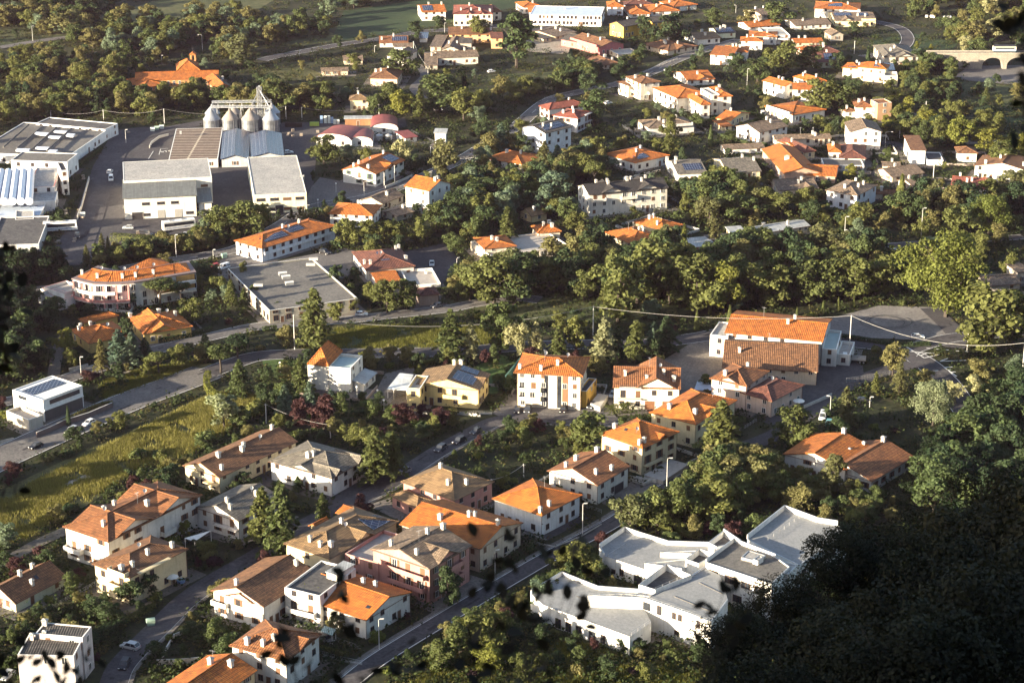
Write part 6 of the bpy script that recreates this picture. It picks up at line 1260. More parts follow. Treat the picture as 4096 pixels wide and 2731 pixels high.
def car(sort, col, t, p, q, label, group=None):
    """p: where it stands; q: where its nose points"""
    a, b = at(t, p), at(t, q); d = b - a
    if sort not in CARS: o = CARS[sort] = make_car(sort)
    else: o = copy_tree(CARS[sort])
    o.location = (a.x, a.y, .03); o.rotation_euler[2] = math.atan2(d.y, d.x)
    for c in o.children:
        if c.name.split('.')[0] in ('body', 'roof', 'pillar', 'side_panel'): recolor(c, paint(col, CARP[col]))
    tag(o, label, 'van' if sort == 'van' else 'car', group); return o
car('hatch', 'black', '31', (322, 1100), (250, 1130), 'black car at the roadside below the white cube house')
car('suv', 'silver', '31', (645, 962), (580, 995), 'silver car parked behind a white hatchback near the cube house')
car('hatch', 'white', '31', (800, 892), (735, 922), 'white hatchback parked on the road past the cube house')
G_ = 'dark cars parked along the residential lane'
car('hatch', 'dark', '32', (1970, 968), (1905, 1005), 'dark car parked highest on the lane below the yellow villa', G_)
car('suv', 'black', '32', (1822, 1052), (1760, 1085), 'black car second down the lane from the yellow villa', G_)
car('suv', 'dark', '32', (1655, 1122), (1590, 1165), 'dark car third down the lane, in tree shade', G_)
car('hatch', 'grey', '32', (1332, 1325), (1270, 1358), 'grey car alone on the lane above the tan pyramid roof', G_)
G_ = 'cars parked before the yellow-winged apartment block'
car('hatch', 'black', '33', (48, 778), (30, 830), 'black car nose-out, leftmost before the apartment block', G_)
car('suv', 'dark', '33', (140, 772), (120, 825), 'dark bronze car second from left before the apartment block', G_)
car('hatch', 'black', '33', (458, 775), (440, 820), 'black car under a shrub before the apartment entrance', G_)
car('hatch', 'dark', '33', (716, 738), (690, 760), 'dark car beside the yellow wing of the apartment block', G_)
car('hatch', 'silver', '33', (906, 640), (890, 665), 'silver car in the gap left of the star-gabled villa')
car('suv', 'silver', '41', (1048, 1290), (985, 1275), 'silver estate car parked across the lower street')
car('suv', 'black', '41', (1002, 1435), (975, 1480), 'black car parked nearest the bottom of the lower street')
car('hatch', 'silver', '41', (62, 1525), (20, 1560), 'pale blue-grey car beside the grey flat-topped block')
car('hatch', 'grey', '42', (562, 1232), (610, 1255), 'grey car under the striped carport of the roof-terrace house')
car('van', 'white', '34', (490, 835), (470, 890), 'white van parked uphill beside the pinkish house')
car('hatch', 'teal', '34', (545, 895), (530, 935), 'teal car just below the white van')
car('hatch', 'black', '34', (858, 690), (915, 690), 'black car in the shaded lot beyond the tall khaki cedar')
car('hatch', 'white', '34', (1342, 118), (1385, 118), 'white-roofed car on the edge of the big car park')
car('hatch', 'silver', '21', (1150, 596), (1110, 596), 'silver car before the grey warehouse')
car('van', 'black', '21', (1312, 655), (1370, 660), 'black van on the warehouse forecourt')
car('hatch', 'white', '21', (1655, 668), (1625, 690), 'white car half hidden by the warehouse hedge')
car('hatch', 'white', '21', (985, 96), (1000, 80), 'white car farther up the industrial road')
car('van', 'white', '21', (995, 158), (995, 190), 'white pickup-like van by the industrial road hedge')
car('hatch', 'green', '21', (382, 462), (382, 490), 'lime green car beside the barrel-skylight factory')
car('suv', 'black', '21', (694, 672), (696, 700), 'black car at the corner of the industrial road')
car('hatch', 'red', '21', (1926, 942), (1895, 950), 'small red car beside a white delivery van')
car('van', 'white', '21', (2005, 952), (1965, 965), 'white delivery van beside a small red car')
car('hatch', 'white', '21', (448, 885), (450, 915), 'white car in the shade below the dark workshop')
car('suv', 'black', '22', (615, 818), (660, 830), 'black car in the yard of the long solar-roofed building')
car('hatch', 'grey', '22', (1620, 1298), (1575, 1310), 'grey car at the sunlit road beside the garden pavilion')
car('hatch', 'white', '22', (945, 1372), (985, 1372), 'white car down a ramp beside the sunlit road')
car('hatch', 'silver', '22', (1576, 922), (1576, 950), 'silver car on the terrace garage of the dark red hip house')
G_ = 'cars beside the tree-lined road'
for i, (x, y, c, w) in enumerate(((320, 842, 'white', 'white car alone among trees at the tree-lined road'), (390, 912, 'silver', 'silver car deep between trees below the tree-lined road'), (872, 798, 'dark', 'dark car first of three along the tree-lined road fence'), (942, 800, 'silver', 'silver car middle of three along the tree-lined road fence'), (1096, 790, 'white', 'white car last of three along the tree-lined road fence'))): car('hatch', c, '24', (x, y), (x + 50, y - 4), w, G_)
car('hatch', 'white', '12', (290, 1378), (330, 1374), 'white car beside the paler solar hall')
car('hatch', 'white', '12', (2112, 652), (2150, 648), 'white car on the field lane right of the hamlet')
car('hatch', 'white', '12', (1632, 992), (1665, 990), 'white car parked by the upper country road')
car('van', 'white', '14', (2250, 1040 + 0), (2290, 1040), 'white van on the far right track') if False else None
car('van', 'white', '13', (2250, 1036), (2262, 1060), 'white van parked behind the blazing orange gable')
for (x, y, c, w) in ((1395, 640, 'white', 'white car on the upper road beside the guard rail'), (860, 935, 'white', 'white car on the green below the beige bend house')): car('hatch', c, '13', (x, y), (x + 40, y - 8), w)
def bus(label, t, p, q, flip=1):
    a, b = at(t, p), at(t, q); d = b - a
    root = thing('coach', label, 'bus', (a.x, a.y, .05), math.atan2(d.y, d.x), 'white coaches in the industrial yard')
    L, W, H = 12.0, 2.55, 3.5; h = L / 2
    m = MB(); extrude_profile(m, [(-h, .35), (h, .35), (h, 1.3), (h - .25, H), (-h, H)], W); finish(m.build('body', M_WHITE, root), .12)
    g = MB(); g.box((-.25, 0, 2.32), (L - 1.2, W + .06, 1.15)); g.build('side_window', M_GLASS, root)
    w = MB(); w.add([(h + .02, -1.15, 1.25), (h + .02, 1.15, 1.25), (h - .19, 1.15, 3.1), (h - .19, -1.15, 3.1)], [(0, 1, 2, 3)]); w.add([(h + .05, -1.15, 1.25), (h + .05, 1.15, 1.25), (h - .16, 1.15, 3.1), (h - .16, -1.15, 3.1)], [(3, 2, 1, 0)]); w.build('windscreen', M_GLASS, root)
    for sy in (-1, 1):
        s = MB(); s.box((-1.2, sy * (W / 2 + .012), 1.0), (7.5, .03, .16)); s.box((2.8, sy * (W / 2 + .012), 1.25), (2.0, .03, .14)); s.build('side_stripe', plain('blue_stripe', (.12, .16, .34), .4), root)
        for x in (h - 2.6, -h + 3.2, -h + 1.9): wheel(root, x, sy * (W / 2 - .18), .5, .3)
        e = MB(); e.box((h + .03, sy * .9, .75), (.1, .4, .2)); e.build('headlight', M_LAMP, root)
    for x in (-3, 1.5):
        e = MB(); e.box((x, 0, H + .1), (1.2, 1.4, .22)); e.build('roof_hatch', M_STEEL, root)
bus('white coach nose right at the end of the dark workshop', '21', (545, 612), (690, 605))
bus('white coach with blue stripes before the grey warehouse', '21', (1606, 598), (1752, 580))
def truck(label, t, p, q, bed):
    a, b = at(t, p), at(t, q); d = b - a
    root = thing('truck', label, 'truck', (a.x, a.y, .05), math.atan2(d.y, d.x))
    m = MB(); m.box((0, 0, .75), (7.2, 1.1, .3)); m.build('chassis', M_DARK, root)
    c = MB(); extrude_profile(c, [(1.9, .6), (3.6, .6), (3.6, 1.6), (3.3, 2.7), (1.9, 2.7)], 2.3); cb = c.build('cab', M_WHITE, root); finish(cb, .1)
    g = MB(); g.box((2.85, 0, 2.05), (.9, 2.34, .65)); g.box((3.47, 0, 2.05), (.22, 2.0, .8)); g.build('cab_window', M_GLASS, cb)
    k = MB(); k.box((-1.0, 0, 1.15), (5.2, 2.4, .12))
    for sy in (-1, 1): k.box((-1.0, sy * 1.17, 1.55), (5.2, .07, .7))
    for x in (-3.57, 1.57): k.box((x, 0, 1.55), (.07, 2.4, .7))
    k.build('tipper_bed', bed, root)
    for x in (2.7, -1.9, -3.0):
        for sy in (-1, 1): wheel(root, x, sy * 1.0, .48, .32)
truck('white-cabbed flatbed truck parked below the terraced white building', '34', (765, 335), (690, 330), M_CONC)
truck('white tipper truck beside the grey warehouse', '21', (1850, 448), (1790, 462), M_STEEL)

# ------------------------------------------------------------------ lamps, poles, wires
def hook_lamp(t, base, top, label, arm=(1.4, .2), head='flat', group='street lamps', white=False):
    g = at(t, base); h = max(3.0, height_over(g, t, top))
    root = thing('street_lamp', label, 'street lamp', g, 0, group); pm = M_POLE
    m = MB(); m.poly([Vector((0, 0, -.2)), Vector((0, 0, h * .5)), Vector((0, 0, h))], .11, 7, 0, .6); m.build('pole', pm, root)
    if head == 'globe':
        b = MB(); n = 10
        rings = [(math.sin(math.pi * i / 6) * .30, h + .28 - math.cos(math.pi * i / 6) * .30) for i in range(1, 6)]
        for (r0, z0), (r1, z1) in zip(rings, rings[1:]): b.tube((0, 0, z0), (0, 0, z1), r0, r1, n)
        b.build('lamp_globe', M_LAMP, root); return
    a = MB(); a.poly([Vector((0, 0, h - .1)), Vector((arm[0] * .4, arm[1] * .4, h + .12)), Vector((arm[0], arm[1], h + .15))], .05, 5); a.build('arm', pm, root)
    b = MB(); rot = math.atan2(arm[1], arm[0]); b.box((arm[0] + .25 * math.cos(rot), arm[1] + .25 * math.sin(rot), h + .15), (.85, .3, .16), 0, rot); b.box((arm[0] + .25 * math.cos(rot), arm[1] + .25 * math.sin(rot), h + .05), (.6, .22, .06), 1, rot)
    b.build('lamp_head', [M_POLE, M_LAMP], root)
LP = [('11', (295, 372), (288, 238), 'tall lamp by the upper left field road', (.4, .1)), ('11', (1815, 460), (1800, 315), 'lamp post behind the church chapel', (-1.4, 0)), ('11', (853, 545), (845, 472), 'short lamp by the small clearing left of the church', (.3, 0)), ('11', (1450, 575), (1446, 500), 'lamp between the little trees behind the church', (.2, 0)), ('11', (1130, 1285), (1120, 1165), 'lamp in the yard of the long grey factory', (.3, 0)),
 ('12', (389, 520), (388, 455), 'white-topped lamp by the upper highway', (.2, 0)), ('12', (1062, 470), (1060, 415), 'lamp beside the hamlet bushes', (.2, 0)), ('12', (1474, 960), (1462, 870), 'bracket lamp by the big round tree of the upper road', (-1, .2)), ('22', (970, 312), (966, 175), 'lamp with long arm between car park and lichened gable', (1.8, 0)), ('22', (440, 535), (437, 385), 'lamp beside the cream warehouse corner', (1.2, 0)),
 ('21', (1580, 850), (1560, 650), 'tall bare pole lamp by the warehouse hedgerow', (.2, 0)), ('21', (1912, 858), (1908, 790), 'small lamp near the container row on the main road', (.2, 0)), ('22', (1800, 945), (1803, 860), 'twin lamp at the dark red hip house drive', (.4, .3)), ('31', (728, 452), (706, 288), 'lamp on the upper lane behind the white cube house', (.25, 0)),
 ('33', (1386, 1470), (1388, 1195), 'white street lamp in front of the patio house', (.7, .1)), ('43', (566, 385), (565, 130), 'lamp at the corner of the fiery orange-roofed house', (.5, .1)), ('42', (990, 1300), (985, 1058), 'white street lamp before the roof-terrace house', (.5, .1)), ('42', (1920, 750), (1918, 505), 'lamp beside the pink apartment house drive', (.4, .1)), ('34', (1782, 238), (1792, 12), 'mushroom lamp near the junction island', (.3, 0)), ('34', (1478, 500), (1482, 425), 'lamp on the bend below the junction', (.7, .1)),
 ('34', (1802, 860), (1808, 712), 'lamp with a long arm over the dark wood', (2.6, 0)), ('34', (555, 800), (556, 640), 'lamp beside the white van', (-.5, .2)), ('34', (910, 735), (914, 660), 'lamp before the shaded lot', (.3, 0)), ('24', (680, 755), (692, 488), 'very tall white mast lamp, left of two on the tree-lined road', (.6, 0)), ('24', (1368, 705), (1388, 412), 'very tall white mast lamp, right of two on the tree-lined road', (.6, 0)), ('24', (718, 755), (722, 610), 'forked lamp beside the left mast', (-.9, .3)),
 ('14', (1048, 1330), (1052, 1185), 'lamp with arm beside the pinkish gable house', (2.2, 0)), ('13', (2105, 780), (2106, 620), 'pole lamp beside the double-gable orange house', (.2, 0)), ('13', (872, 455), (872, 365), 'lamp beside the red and white flats', (.2, 0)), ('13', (1276, 330), (1278, 282), 'lamp between the ochre blocks and wide brown hip house', (.2, 0)), ('12', (1690, 300), (1688, 210), 'lamp on the road below the many-chimney villa', (.2, 0)), ('13', (2005, 120), (2002, 50), 'lamp among the top edge trees', (-.4, 0))]
for r_ in LP: hook_lamp(r_[0], r_[1], r_[2], r_[3], r_[4])
for i, (t, b, tp, lb) in enumerate((('22', (718, 268), (717, 195), 'globe lamp in the middle of the car park'), ('22', (557, 410), (557, 342), 'globe lamp before the cream warehouse'), ('32', (1090, 680), (1088, 635), 'globe lamp by the stone well'), ('32', (1236, 668), (1235, 622), 'globe lamp beside the glass-roofed carport'), ('32', (218, 430), (217, 375), 'globe lamp on the lawn left of the mansard villa'), ('32', (1148, 770), (1148, 728), 'globe lamp at the curved fence'), ('32', (906, 650), (905, 610), 'globe lamp under the veranda'))): hook_lamp(t, b, tp, lb, head='globe', group='globe garden lamps')
POLES = {}
def pole(key, t, base, top, label, wood=False):
    g = at(t, base); h = max(4, height_over(g, t, top)); root = thing('utility_pole', label, 'utility pole', g, 0, 'utility poles')
    m = MB(); m.tube((0, 0, -.3), (0, 0, h), .17, .11, 8); m.build('pole', M_WOODPOLE if wood else M_POLE, root)
    c = MB(); c.box((0, 0, h - .25), (.9, .1, .1)); c.box((0, 0, h - .1), (.16, .16, .3)); c.build('crossarm', M_STEEL, root); POLES[key] = g + Vector((0, 0, h - .15))
P_ = [('a', 'O', (677, 803), (674, 722), 'pale utility pole at the roadside below the big flat grey roof'), ('b', 'O', (1362, 775), (1361, 703), 'pale utility pole behind the apartment block cedars'), ('c', 'O', (1950, 820), (1952, 724), 'pale utility pole beside the terraced white building'), ('e', '32', (93, 880), (85, 705), 'utility pole among the plum trees'), ('f', '32', (668, 1010), (670, 925), 'utility pole behind the two-dormer house'), ('g', '12', (1103, 1035), (1103, 935), 'utility pole behind the white-fronted barrel shed'), ('h', '12', (412, 1075), (411, 962), 'utility pole beside the stacked crates'), ('i', '12', (270, 1070), (269, 950), 'utility pole right of the grain silos'), ('j', '11', (1475, 1120), (1466, 975), 'utility pole behind the recycling bins'), ('k', '11', (930, 1080), (926, 985), 'utility pole behind the long grey factory'), ('l', '11', (458, 1070), (455, 1005), 'utility pole at the left wood edge'), ('m', '12', (1542, 690), (1540, 590), 'utility pole at the bottom of the hamlet lane'), ('n', '14', (1408, 1075), (1412, 908), 'utility pole beside the gravel track'), ('o', '14', (1178, 1240), (1180, 1130), 'utility pole above the slim white tower house'), ('p', '14', (772, 485), (773, 368), 'utility pole behind the solar square house'), ('q', '22', (1150, 215), (1148, 90), 'left wooden pole beside the dormered orange house'), ('r', '22', (1244, 200), (1232, 25), 'right wooden pole beside the dormered orange house'), ('s', '12', (1566, 1395), (1565, 1315), 'utility pole below the transformer tower'), ('t', '12', (1968, 1490), (1967, 1430), 'utility pole beside the country road bend'), ('u', '24', (1480, 150), (1487, 12), 'utility pole beside the stone farmhouse'), ('v', '32', (2108, 1560), (2110, 1378), 'utility pole at the corner of the tan pyramid-roof house'), ('w', '12', (1898, 905), (1895, 868), 'short pole on the roof of the upper road trees'), ('x', '12', (1412, 470), (1420, 372), 'utility pole at the hamlet lane top'), ('y', '33', (104, 1370), (100, 1250), 'pale pole at the fence of the fiery orange-roofed house')]
for p in P_: pole(*p)
M_CABLE = plain('cable_sheath', (.34, .33, .31), .6)
def cable(pts, sag, r, label, name='power_cable'):
    m = MB()
    for a, b in zip(pts, pts[1:]):
        L = [a.lerp(b, i / 14) - Vector((0, 0, sag * 4 * (i / 14) * (1 - i / 14))) for i in range(15)]
        m.poly(L, r, 4)
    tag(m.build(name, M_CABLE, uv=False), label, 'cable', 'overhead cables')
far_l = at('O', (2352, 880)) + Vector((0, 0, 9.0)); pole('d', 'O', (2346, 880), (2348, 786), 'pale utility pole at the right frame edge')
cable([POLES['a'], POLES['b']], 5.0, .05, 'pale cable sagging over the meadow from the roadside pole')
cable([POLES['b'], POLES['c']], 2.2, .05, 'pale cable from the cedars to the terraced white building')
cable([POLES['c'], POLES['d']], 4.0, .06, 'thick pale cable sweeping over the junction')
cable([POLES['e'], POLES['f']], 1.0, .03, 'cable above the plum trees to the two-dormer house')
cable([POLES['l'], POLES['k'], POLES['j']], 1.6, .035, 'cable along the wood behind the long grey factory'); cable([POLES['j'], POLES['i']], 3.0, .035, 'cable passing behind the grain silos')
cable([POLES['h'], POLES['g']], 2.0, .04, 'cable before the cream square house'); cable([POLES['g'], POLES['w']], 3.0, .04, 'cable through the trees by the upper road')
cable([POLES['x'], POLES['m']], 2.0, .08, 'pale cable down the hamlet lane'); cable([POLES['n'], POLES['o']], 2.4, .06, 'thin cable over the gravel track'); cable([POLES['s'], POLES['t']], 2.5, .05, 'thin cable near the country road bend')
cable([POLES['v'], POLES['y']], .8, .05, 'thin cable beside the tan pyramid-roof house')

# ------------------------------------------------------------------ grain silos, conveyor, lattice tower
M_SILO = grid_mat('galvanised_silo', (.22, .235, .26), (.13, .135, .145), 60, .55, .05, .4, .5)
M_CONE = grid_mat('galvanised_cone', (.33, .345, .37), (.2, .205, .21), .8, 60, .05, .4, .5)
M_RUSTC = grid_mat('rusty_cone', (.27, .24, .215), (.18, .155, .135), .8, 60, .05, .6, .3)
SILO = []
def silo(x, label, y=306, top=257, mid=278, w=38, rust=False, t='O'):
    g = at(t, (x, y)); hm, ht = height_over(g, t, (x, mid)), height_over(g, t, (x, top)); sc = FOC / proj(g)[2] * .57422; r = w / sc / 2
    g = g + Vector((0, r, 0)); root = thing('grain_silo', label, 'silo', g, 0, 'grain silos')
    m = MB(); m.tube((0, 0, -.2), (0, 0, hm), r, r, 28, 0, False); m.build('silo_wall', M_SILO, root)
    lad = MB()
    for i in range(12):
        a = 6.283 * i / 12; lad.box((math.cos(a) * (r + .05), math.sin(a) * (r + .05), hm / 2), (.12, .12, hm), 0, a)
    lad.build('stiffener', M_STEEL, root)
    c = MB(); c.tube((0, 0, hm), (0, 0, ht), r + .2, .45, 28); c.tube((0, 0, ht - .1), (0, 0, ht + .5), .5, .5, 12); c.build('cone_roof', M_RUSTC if rust else M_CONE, root); SILO.append((g, ht, r))
silo(485, 'front grain silo with clean grey cone, leftmost'); silo(527.5, 'front grain silo with rust-stained cone, second from left', 306, 257, 278, 38, True)
silo(574, 'front grain silo with heavily rusted cone, third from left', 308, 257, 278, 40, True); silo(621, 'front grain silo with clean cone at the right end of the row', 308, 257, 278, 38)
silo(487, 'rear grain silo, leftmost of the hidden row', 290, 246, 264, 34); silo(536, 'rear grain silo with pale rusty cone behind the second', 290, 246, 264, 34, True); silo(580, 'rear grain silo behind the lattice tower', 290, 246, 264, 34, True); silo(624, 'rear grain silo, rightmost of the hidden row', 290, 244, 262, 36)
def truss(m, a, b, w=.9, h=1.1, r=.07):
    a, b = Vector(a), Vector(b); d = (b - a).normalized(); s = Vector((-d.y, d.x, 0)).normalized() * w / 2; up = Vector((0, 0, h)); n = max(2, int((b - a).length / 1.6))
    for o in (s, -s, s + up, -s + up): m.tube(a + o, b + o, r, r, 5)
    for i in range(n):
        p, q = a.lerp(b, i / n), a.lerp(b, (i + 1) / n)
        for o in (s, -s): m.tube(p + o, q + o + up, r * .7, r * .7, 4)
for nm, i0, i1, lb in (('conveyor_bridge', 0, 3, 'grey conveyor gantry running over the front silo cones'), ('conveyor_bridge', 4, 7, 'grey conveyor gantry running over the rear silo cones')):
    a = SILO[i0][0] + Vector((0, 0, SILO[i0][1] + 1.0)); b = SILO[i1][0] + Vector((0, 0, SILO[i1][1] + 1.0))
    m = MB(); truss(m, a, b, 1.2, .8, .09); mid = (a + b) / 2
    n = (b - a).normalized()
    m.box((mid.x, mid.y, mid.z + .1), ((b - a).length, 1.0, .25), 0, math.atan2(n.y, n.x)); root = thing(nm, lb, 'conveyor', (0, 0, 0)); m.build('truss', M_STEEL, root)
    s = MB()
    for i in range(5):
        p = a.lerp(b, (i + .5) / 5); s.tube((p.x - 1.0, p.y, 0), (p.x, p.y, p.z), .1, .1, 5); s.tube((p.x + 1.0, p.y, 0), (p.x, p.y, p.z), .1, .1, 5)
    s.build('support', M_STEEL, root)
tb = at('O', (598, 296)) + Vector((0, 2, 0)); th = height_over(tb, 'O', (598, 200)); root = thing('lattice_tower', 'white steel lattice elevator tower rising above the silos', 'lattice tower', tb)
m = MB(); hw = .95
for sx in (-1, 1):
    for sy in (-1, 1): m.tube((sx * hw, sy * hw, 0), (sx * hw, sy * hw, th), .1, .1, 5)
n = int(th / 1.5)
for i in range(n):
    z0, z1 = th * i / n, th * (i + 1) / n
    for a, b in (((-hw, -hw), (hw, -hw)), ((hw, -hw), (hw, hw)), ((hw, hw), (-hw, hw)), ((-hw, hw), (-hw, -hw))): m.tube((*a, z0), (*b, z1), .07, .07, 4); m.tube((*b, z0), (*a, z1), .07, .07, 4); m.tube((*a, z1), (*b, z1), .06, .06, 4)
m.build('lattice', M_STEEL, root)
e = MB(); e.box((0, 0, th / 2), (.7, .7, th + 1.2)); e.build('elevator_leg', M_STEEL, root)
d = MB()
for s in SILO[2:4] + SILO[6:]: d.tube((0, 0, th - 1.2), s[0] + Vector((0, 0, s[1] + .5)) - tb, .16, .16, 6)
d.build('chute', M_STEEL, root)

# ------------------------------------------------------------------ viaduct with railcar
M_VIA = two_noise('pale_masonry', ((.25, .23, .20), (.32, .29, .25)), .3, 2)
g = at('14', (2108, 612)); zt = height_over(g, '14', (2108, 465)); pxm = FOC / proj(g)[2] * 2.2402
root = thing('viaduct', 'pale arched stone viaduct carrying the railway over a road', 'viaduct', g)
half = 92 / pxm; span = half * 2 + 1.9; dp = 5.0; thk = zt
def arch_side(x0, n=16):
    r = half; sp = zt - 2.4 - r * .82
    return [(x0 - r * math.cos(math.pi * i / n), sp + r * .82 * math.sin(math.pi * i / n)) for i in range(n + 1)]
m = MB()
for k in range(-1, 3):
    xc = (k + .5) * span; A = arch_side(xc); top = zt - .9
    for y, fl in ((-dp / 2, 0), (dp / 2, 1)):
        for (xa, za), (xb, zb) in zip(A, A[1:]):
            q = [(xa, y, za), (xb, y, zb), (xb, y, top), (xa, y, top)]; m.face(q if not fl else q[::-1])
    for (xa, za), (xb, zb) in zip(A, A[1:]): m.face([(xa, -dp / 2, za), (xa, dp / 2, za), (xb, dp / 2, zb), (xb, -dp / 2, zb)])
m.box((-2.1 * span, 0, zt / 2 - .6), (2.2 * span - 1.9, dp, zt - .6))
for k in range(-1, 4):
    x = k * span; w = .95; zz = zt - 2.4 - half * .82; m.box((x, 0, (zz + zt - .9) / 2 * 0 + zz / 2 - .3), (2 * w, dp, zz + .6)); m.box((x, 0, (zz + zt - .9) / 2), (2 * w - .04, dp - .04, zt - .9 - zz))
m.build('arches', M_VIA, root)
c = MB(); c.box((0, 0, zt - .7), (6.3 * span, dp + .5, .4)); c.box((0, -dp / 2 - .1, zt - .2), (6.3 * span, .25, .6)); c.box((0, dp / 2 + .1, zt - .2), (6.3 * span, .25, .6)); c.build('deck', M_VIA, root)
r_ = MB()
for y in (-.75, .75): r_.box((0, y, zt - .42), (6.2 * span, .09, .16))
r_.build('rail', M_DARK, root)
tr = thing('railcar', 'old cream and pale blue railcar standing on the viaduct', 'railcar', g + Vector((2106 - 2108, 0, zt - .35)) + Vector((0 / pxm, 0, 0)))
L, W, H = 200 / pxm, 2.7, 62 / pxm / .95
tr.location = g + Vector(((2104 - 2108) / pxm, 0, zt - .32))
for nm, z0, z1, mt in (('underframe', .25, .85, M_DARK), ('lower_body', .85, 1.75, plain('pale_blue_paint', (.42, .58, .70), .5)), ('upper_body', 1.75, H - .5, plain('cream_paint', (.66, .62, .50), .5))):
    b = MB(); b.box((0, 0, (z0 + z1) / 2), (L - (.6 if z0 < .5 else 0), W - (.6 if z0 < .5 else 0), z1 - z0)); b.build(nm, mt, tr)
b = MB(); b.prism([(-L / 2, -W / 2, H - .5), (L / 2, -W / 2, H - .5), (L / 2, W / 2, H - .5), (-L / 2, W / 2, H - .5)], [(-L / 2 + .2, -W / 2 + .7, H), (L / 2 - .2, -W / 2 + .7, H), (L / 2 - .2, W / 2 - .7, H), (-L / 2 + .2, W / 2 - .7, H)]); b.build('roof', M_DARK, tr)
for i in range(11):
    x = -L / 2 + 1.2 + i * (L - 2.4) / 10
    for sy in (-1, 1): b = MB(); b.box((x, sy * (W / 2 + .01), 2.2), (.9, .06, .75)); b.build('window', M_GLASS, tr)
for x in (-L / 2 + 1.5, -L / 2 + 3, L / 2 - 3, L / 2 - 1.5): wheel(tr, x, -.75, .4, .2); wheel(tr, x, .75, .4, .2)

# ------------------------------------------------------------------ curved apartment building with stepped, framed terraces
F_ = [(640, 1046), (735, 1072), (830, 1092), (950, 1095), (1080, 1090), (1200, 1080), (1370, 1054), (1560, 1020), (1760, 988)]
Bk = [(880, 930), (930, 948), (990, 962), (1070, 972), (1150, 972), (1260, 960), (1390, 938), (1540, 912), (1690, 884)]
gb = at('21', (950, 1318)); hh = height_over(gb, '21', (950, 1095)); EF = [at('21', p, hh) for p in F_]; EB = [at('21', p, hh) for p in Bk]; loc = Vector((gb.x, gb.y + 8, 0))
FOOT.append([EF[0], EF[-1], EB[-1], EB[0]]); FOOT.append([EF[0], EF[4], EB[4], EB[0]])
root = thing('apartment_block', 'curved white apartment building with orange roof and pink-framed terraces', 'apartments', loc); BINFO.append(('curved apartments', loc.copy()))
fl = lambda v, z: Vector((v.x, v.y, z)) - loc
m = MB(); ring = EF + EB[::-1]; cen = sum(ring, Vector()) / len(ring); ins = [v.lerp(Vector((cen.x, cen.y, v.z)), .035) for v in ring]
m.prism([fl(v, -.5) for v in ins], [fl(v, hh) for v in ins]); m.build('wall', wall_mat(WHITE), root)
e = MB(); e.prism([fl(v, hh - .05) for v in ring], [fl(v, hh + .3) for v in ring]); e.build('eaves', plain('dark_eaves', (.16, .12, .12), .8), root)
for i0, i1 in ((6.15, 6.9), (7.1, 7.9)):
    a, b = EF[int(i0)].lerp(EF[int(i0) + 1], i0 % 1), EF[int(i1)].lerp(EF[int(i1) + 1], i1 % 1); d = (b - a).normalized(); nn = Vector((d.y, -d.x, 0))
    for st in (1, 2):
        q = MB(); v = [a + nn * .05, b + nn * .05, b - nn * .9, a - nn * .9]; q.prism([Vector((w.x, w.y, hh * st / 3 + .3)) - loc for w in v], [Vector((w.x, w.y, hh * st / 3 + 2.5)) - loc for w in v]); q.build('wood_panel', wall_mat((.42, .25, .08)), root)
        q = MB(); v = [a + nn * 1.3, b + nn * 1.3, b - nn * .3, a - nn * .3]; q.prism([Vector((w.x, w.y, hh * st / 3 - .2)) - loc for w in v], [Vector((w.x, w.y, hh * st / 3 + .75)) - loc for w in v]); q.build('balcony', wall_mat(WHITE), root)
r_ = MB(); n = len(EF); inF = [a.lerp(b, .14) for a, b in zip(EF, EB)]; inB = [a.lerp(b, .86) for a, b in zip(EF, EB)]; mid = [a.lerp(b, .52) for a, b in zip(EF, EB)]
mid[0] = mid[0].lerp(mid[1], .9); mid[-1] = mid[-1].lerp(mid[-2], .7); inF[0] = inF[0].lerp(inF[1], .15); inB[0] = inB[0].lerp(inB[1], .15); inF[-1] = inF[-1].lerp(inF[-2], .2); inB[-1] = inB[-1].lerp(inB[-2], .2)
for i in range(n - 1):
    r_.face([fl(inF[i], hh + .34), fl(inF[i + 1], hh + .34), fl(mid[i + 1], hh + 2.0), fl(mid[i], hh + 2.0)]); r_.face([fl(mid[i], hh + 2.0), fl(mid[i + 1], hh + 2.0), fl(inB[i + 1], hh + .34), fl(inB[i], hh + .34)])
r_.face([fl(inF[0], hh + .34), fl(mid[0], hh + 2.0), fl(inB[0], hh + .34)]); r_.face([fl(inF[-1], hh + .34), fl(inB[-1], hh + .34), fl(mid[-1], hh + 2.0)]); ro = r_.build('roof', roof_mat('orange'), root)
rd = MB(); rd.poly([fl(v, hh + 2.03) for v in mid], .17, 6)
for i in range(1, n - 1): rd.tube(fl(inF[i], hh + .36), fl(mid[i], hh + 2.02), .1, .1, 5)
rd.build('ridge_tiles', roof_mat('orange'), ro)
sm = [at('21', p, hh) for p in ((1120, 968), (1200, 930), (1290, 890), (1370, 862), (1450, 868), (1520, 905), (1430, 930), (1300, 955))]
s = MB(); s.prism([fl(v, -.5) for v in sm], [fl(v, hh + .2) for v in sm]); s.build('wall', wall_mat((.34, .28, .24)), root)
ce = at('21', (1340, 905), hh); s = MB()
for i in range(len(sm)): s.face([fl(sm[i], hh + .25), fl(sm[(i + 1) % len(sm)], hh + .25), fl(ce, hh + 1.9)])
s.build('roof', roof_mat('orange'), root)
M_PINKF = wall_mat((.52, .24, .22))
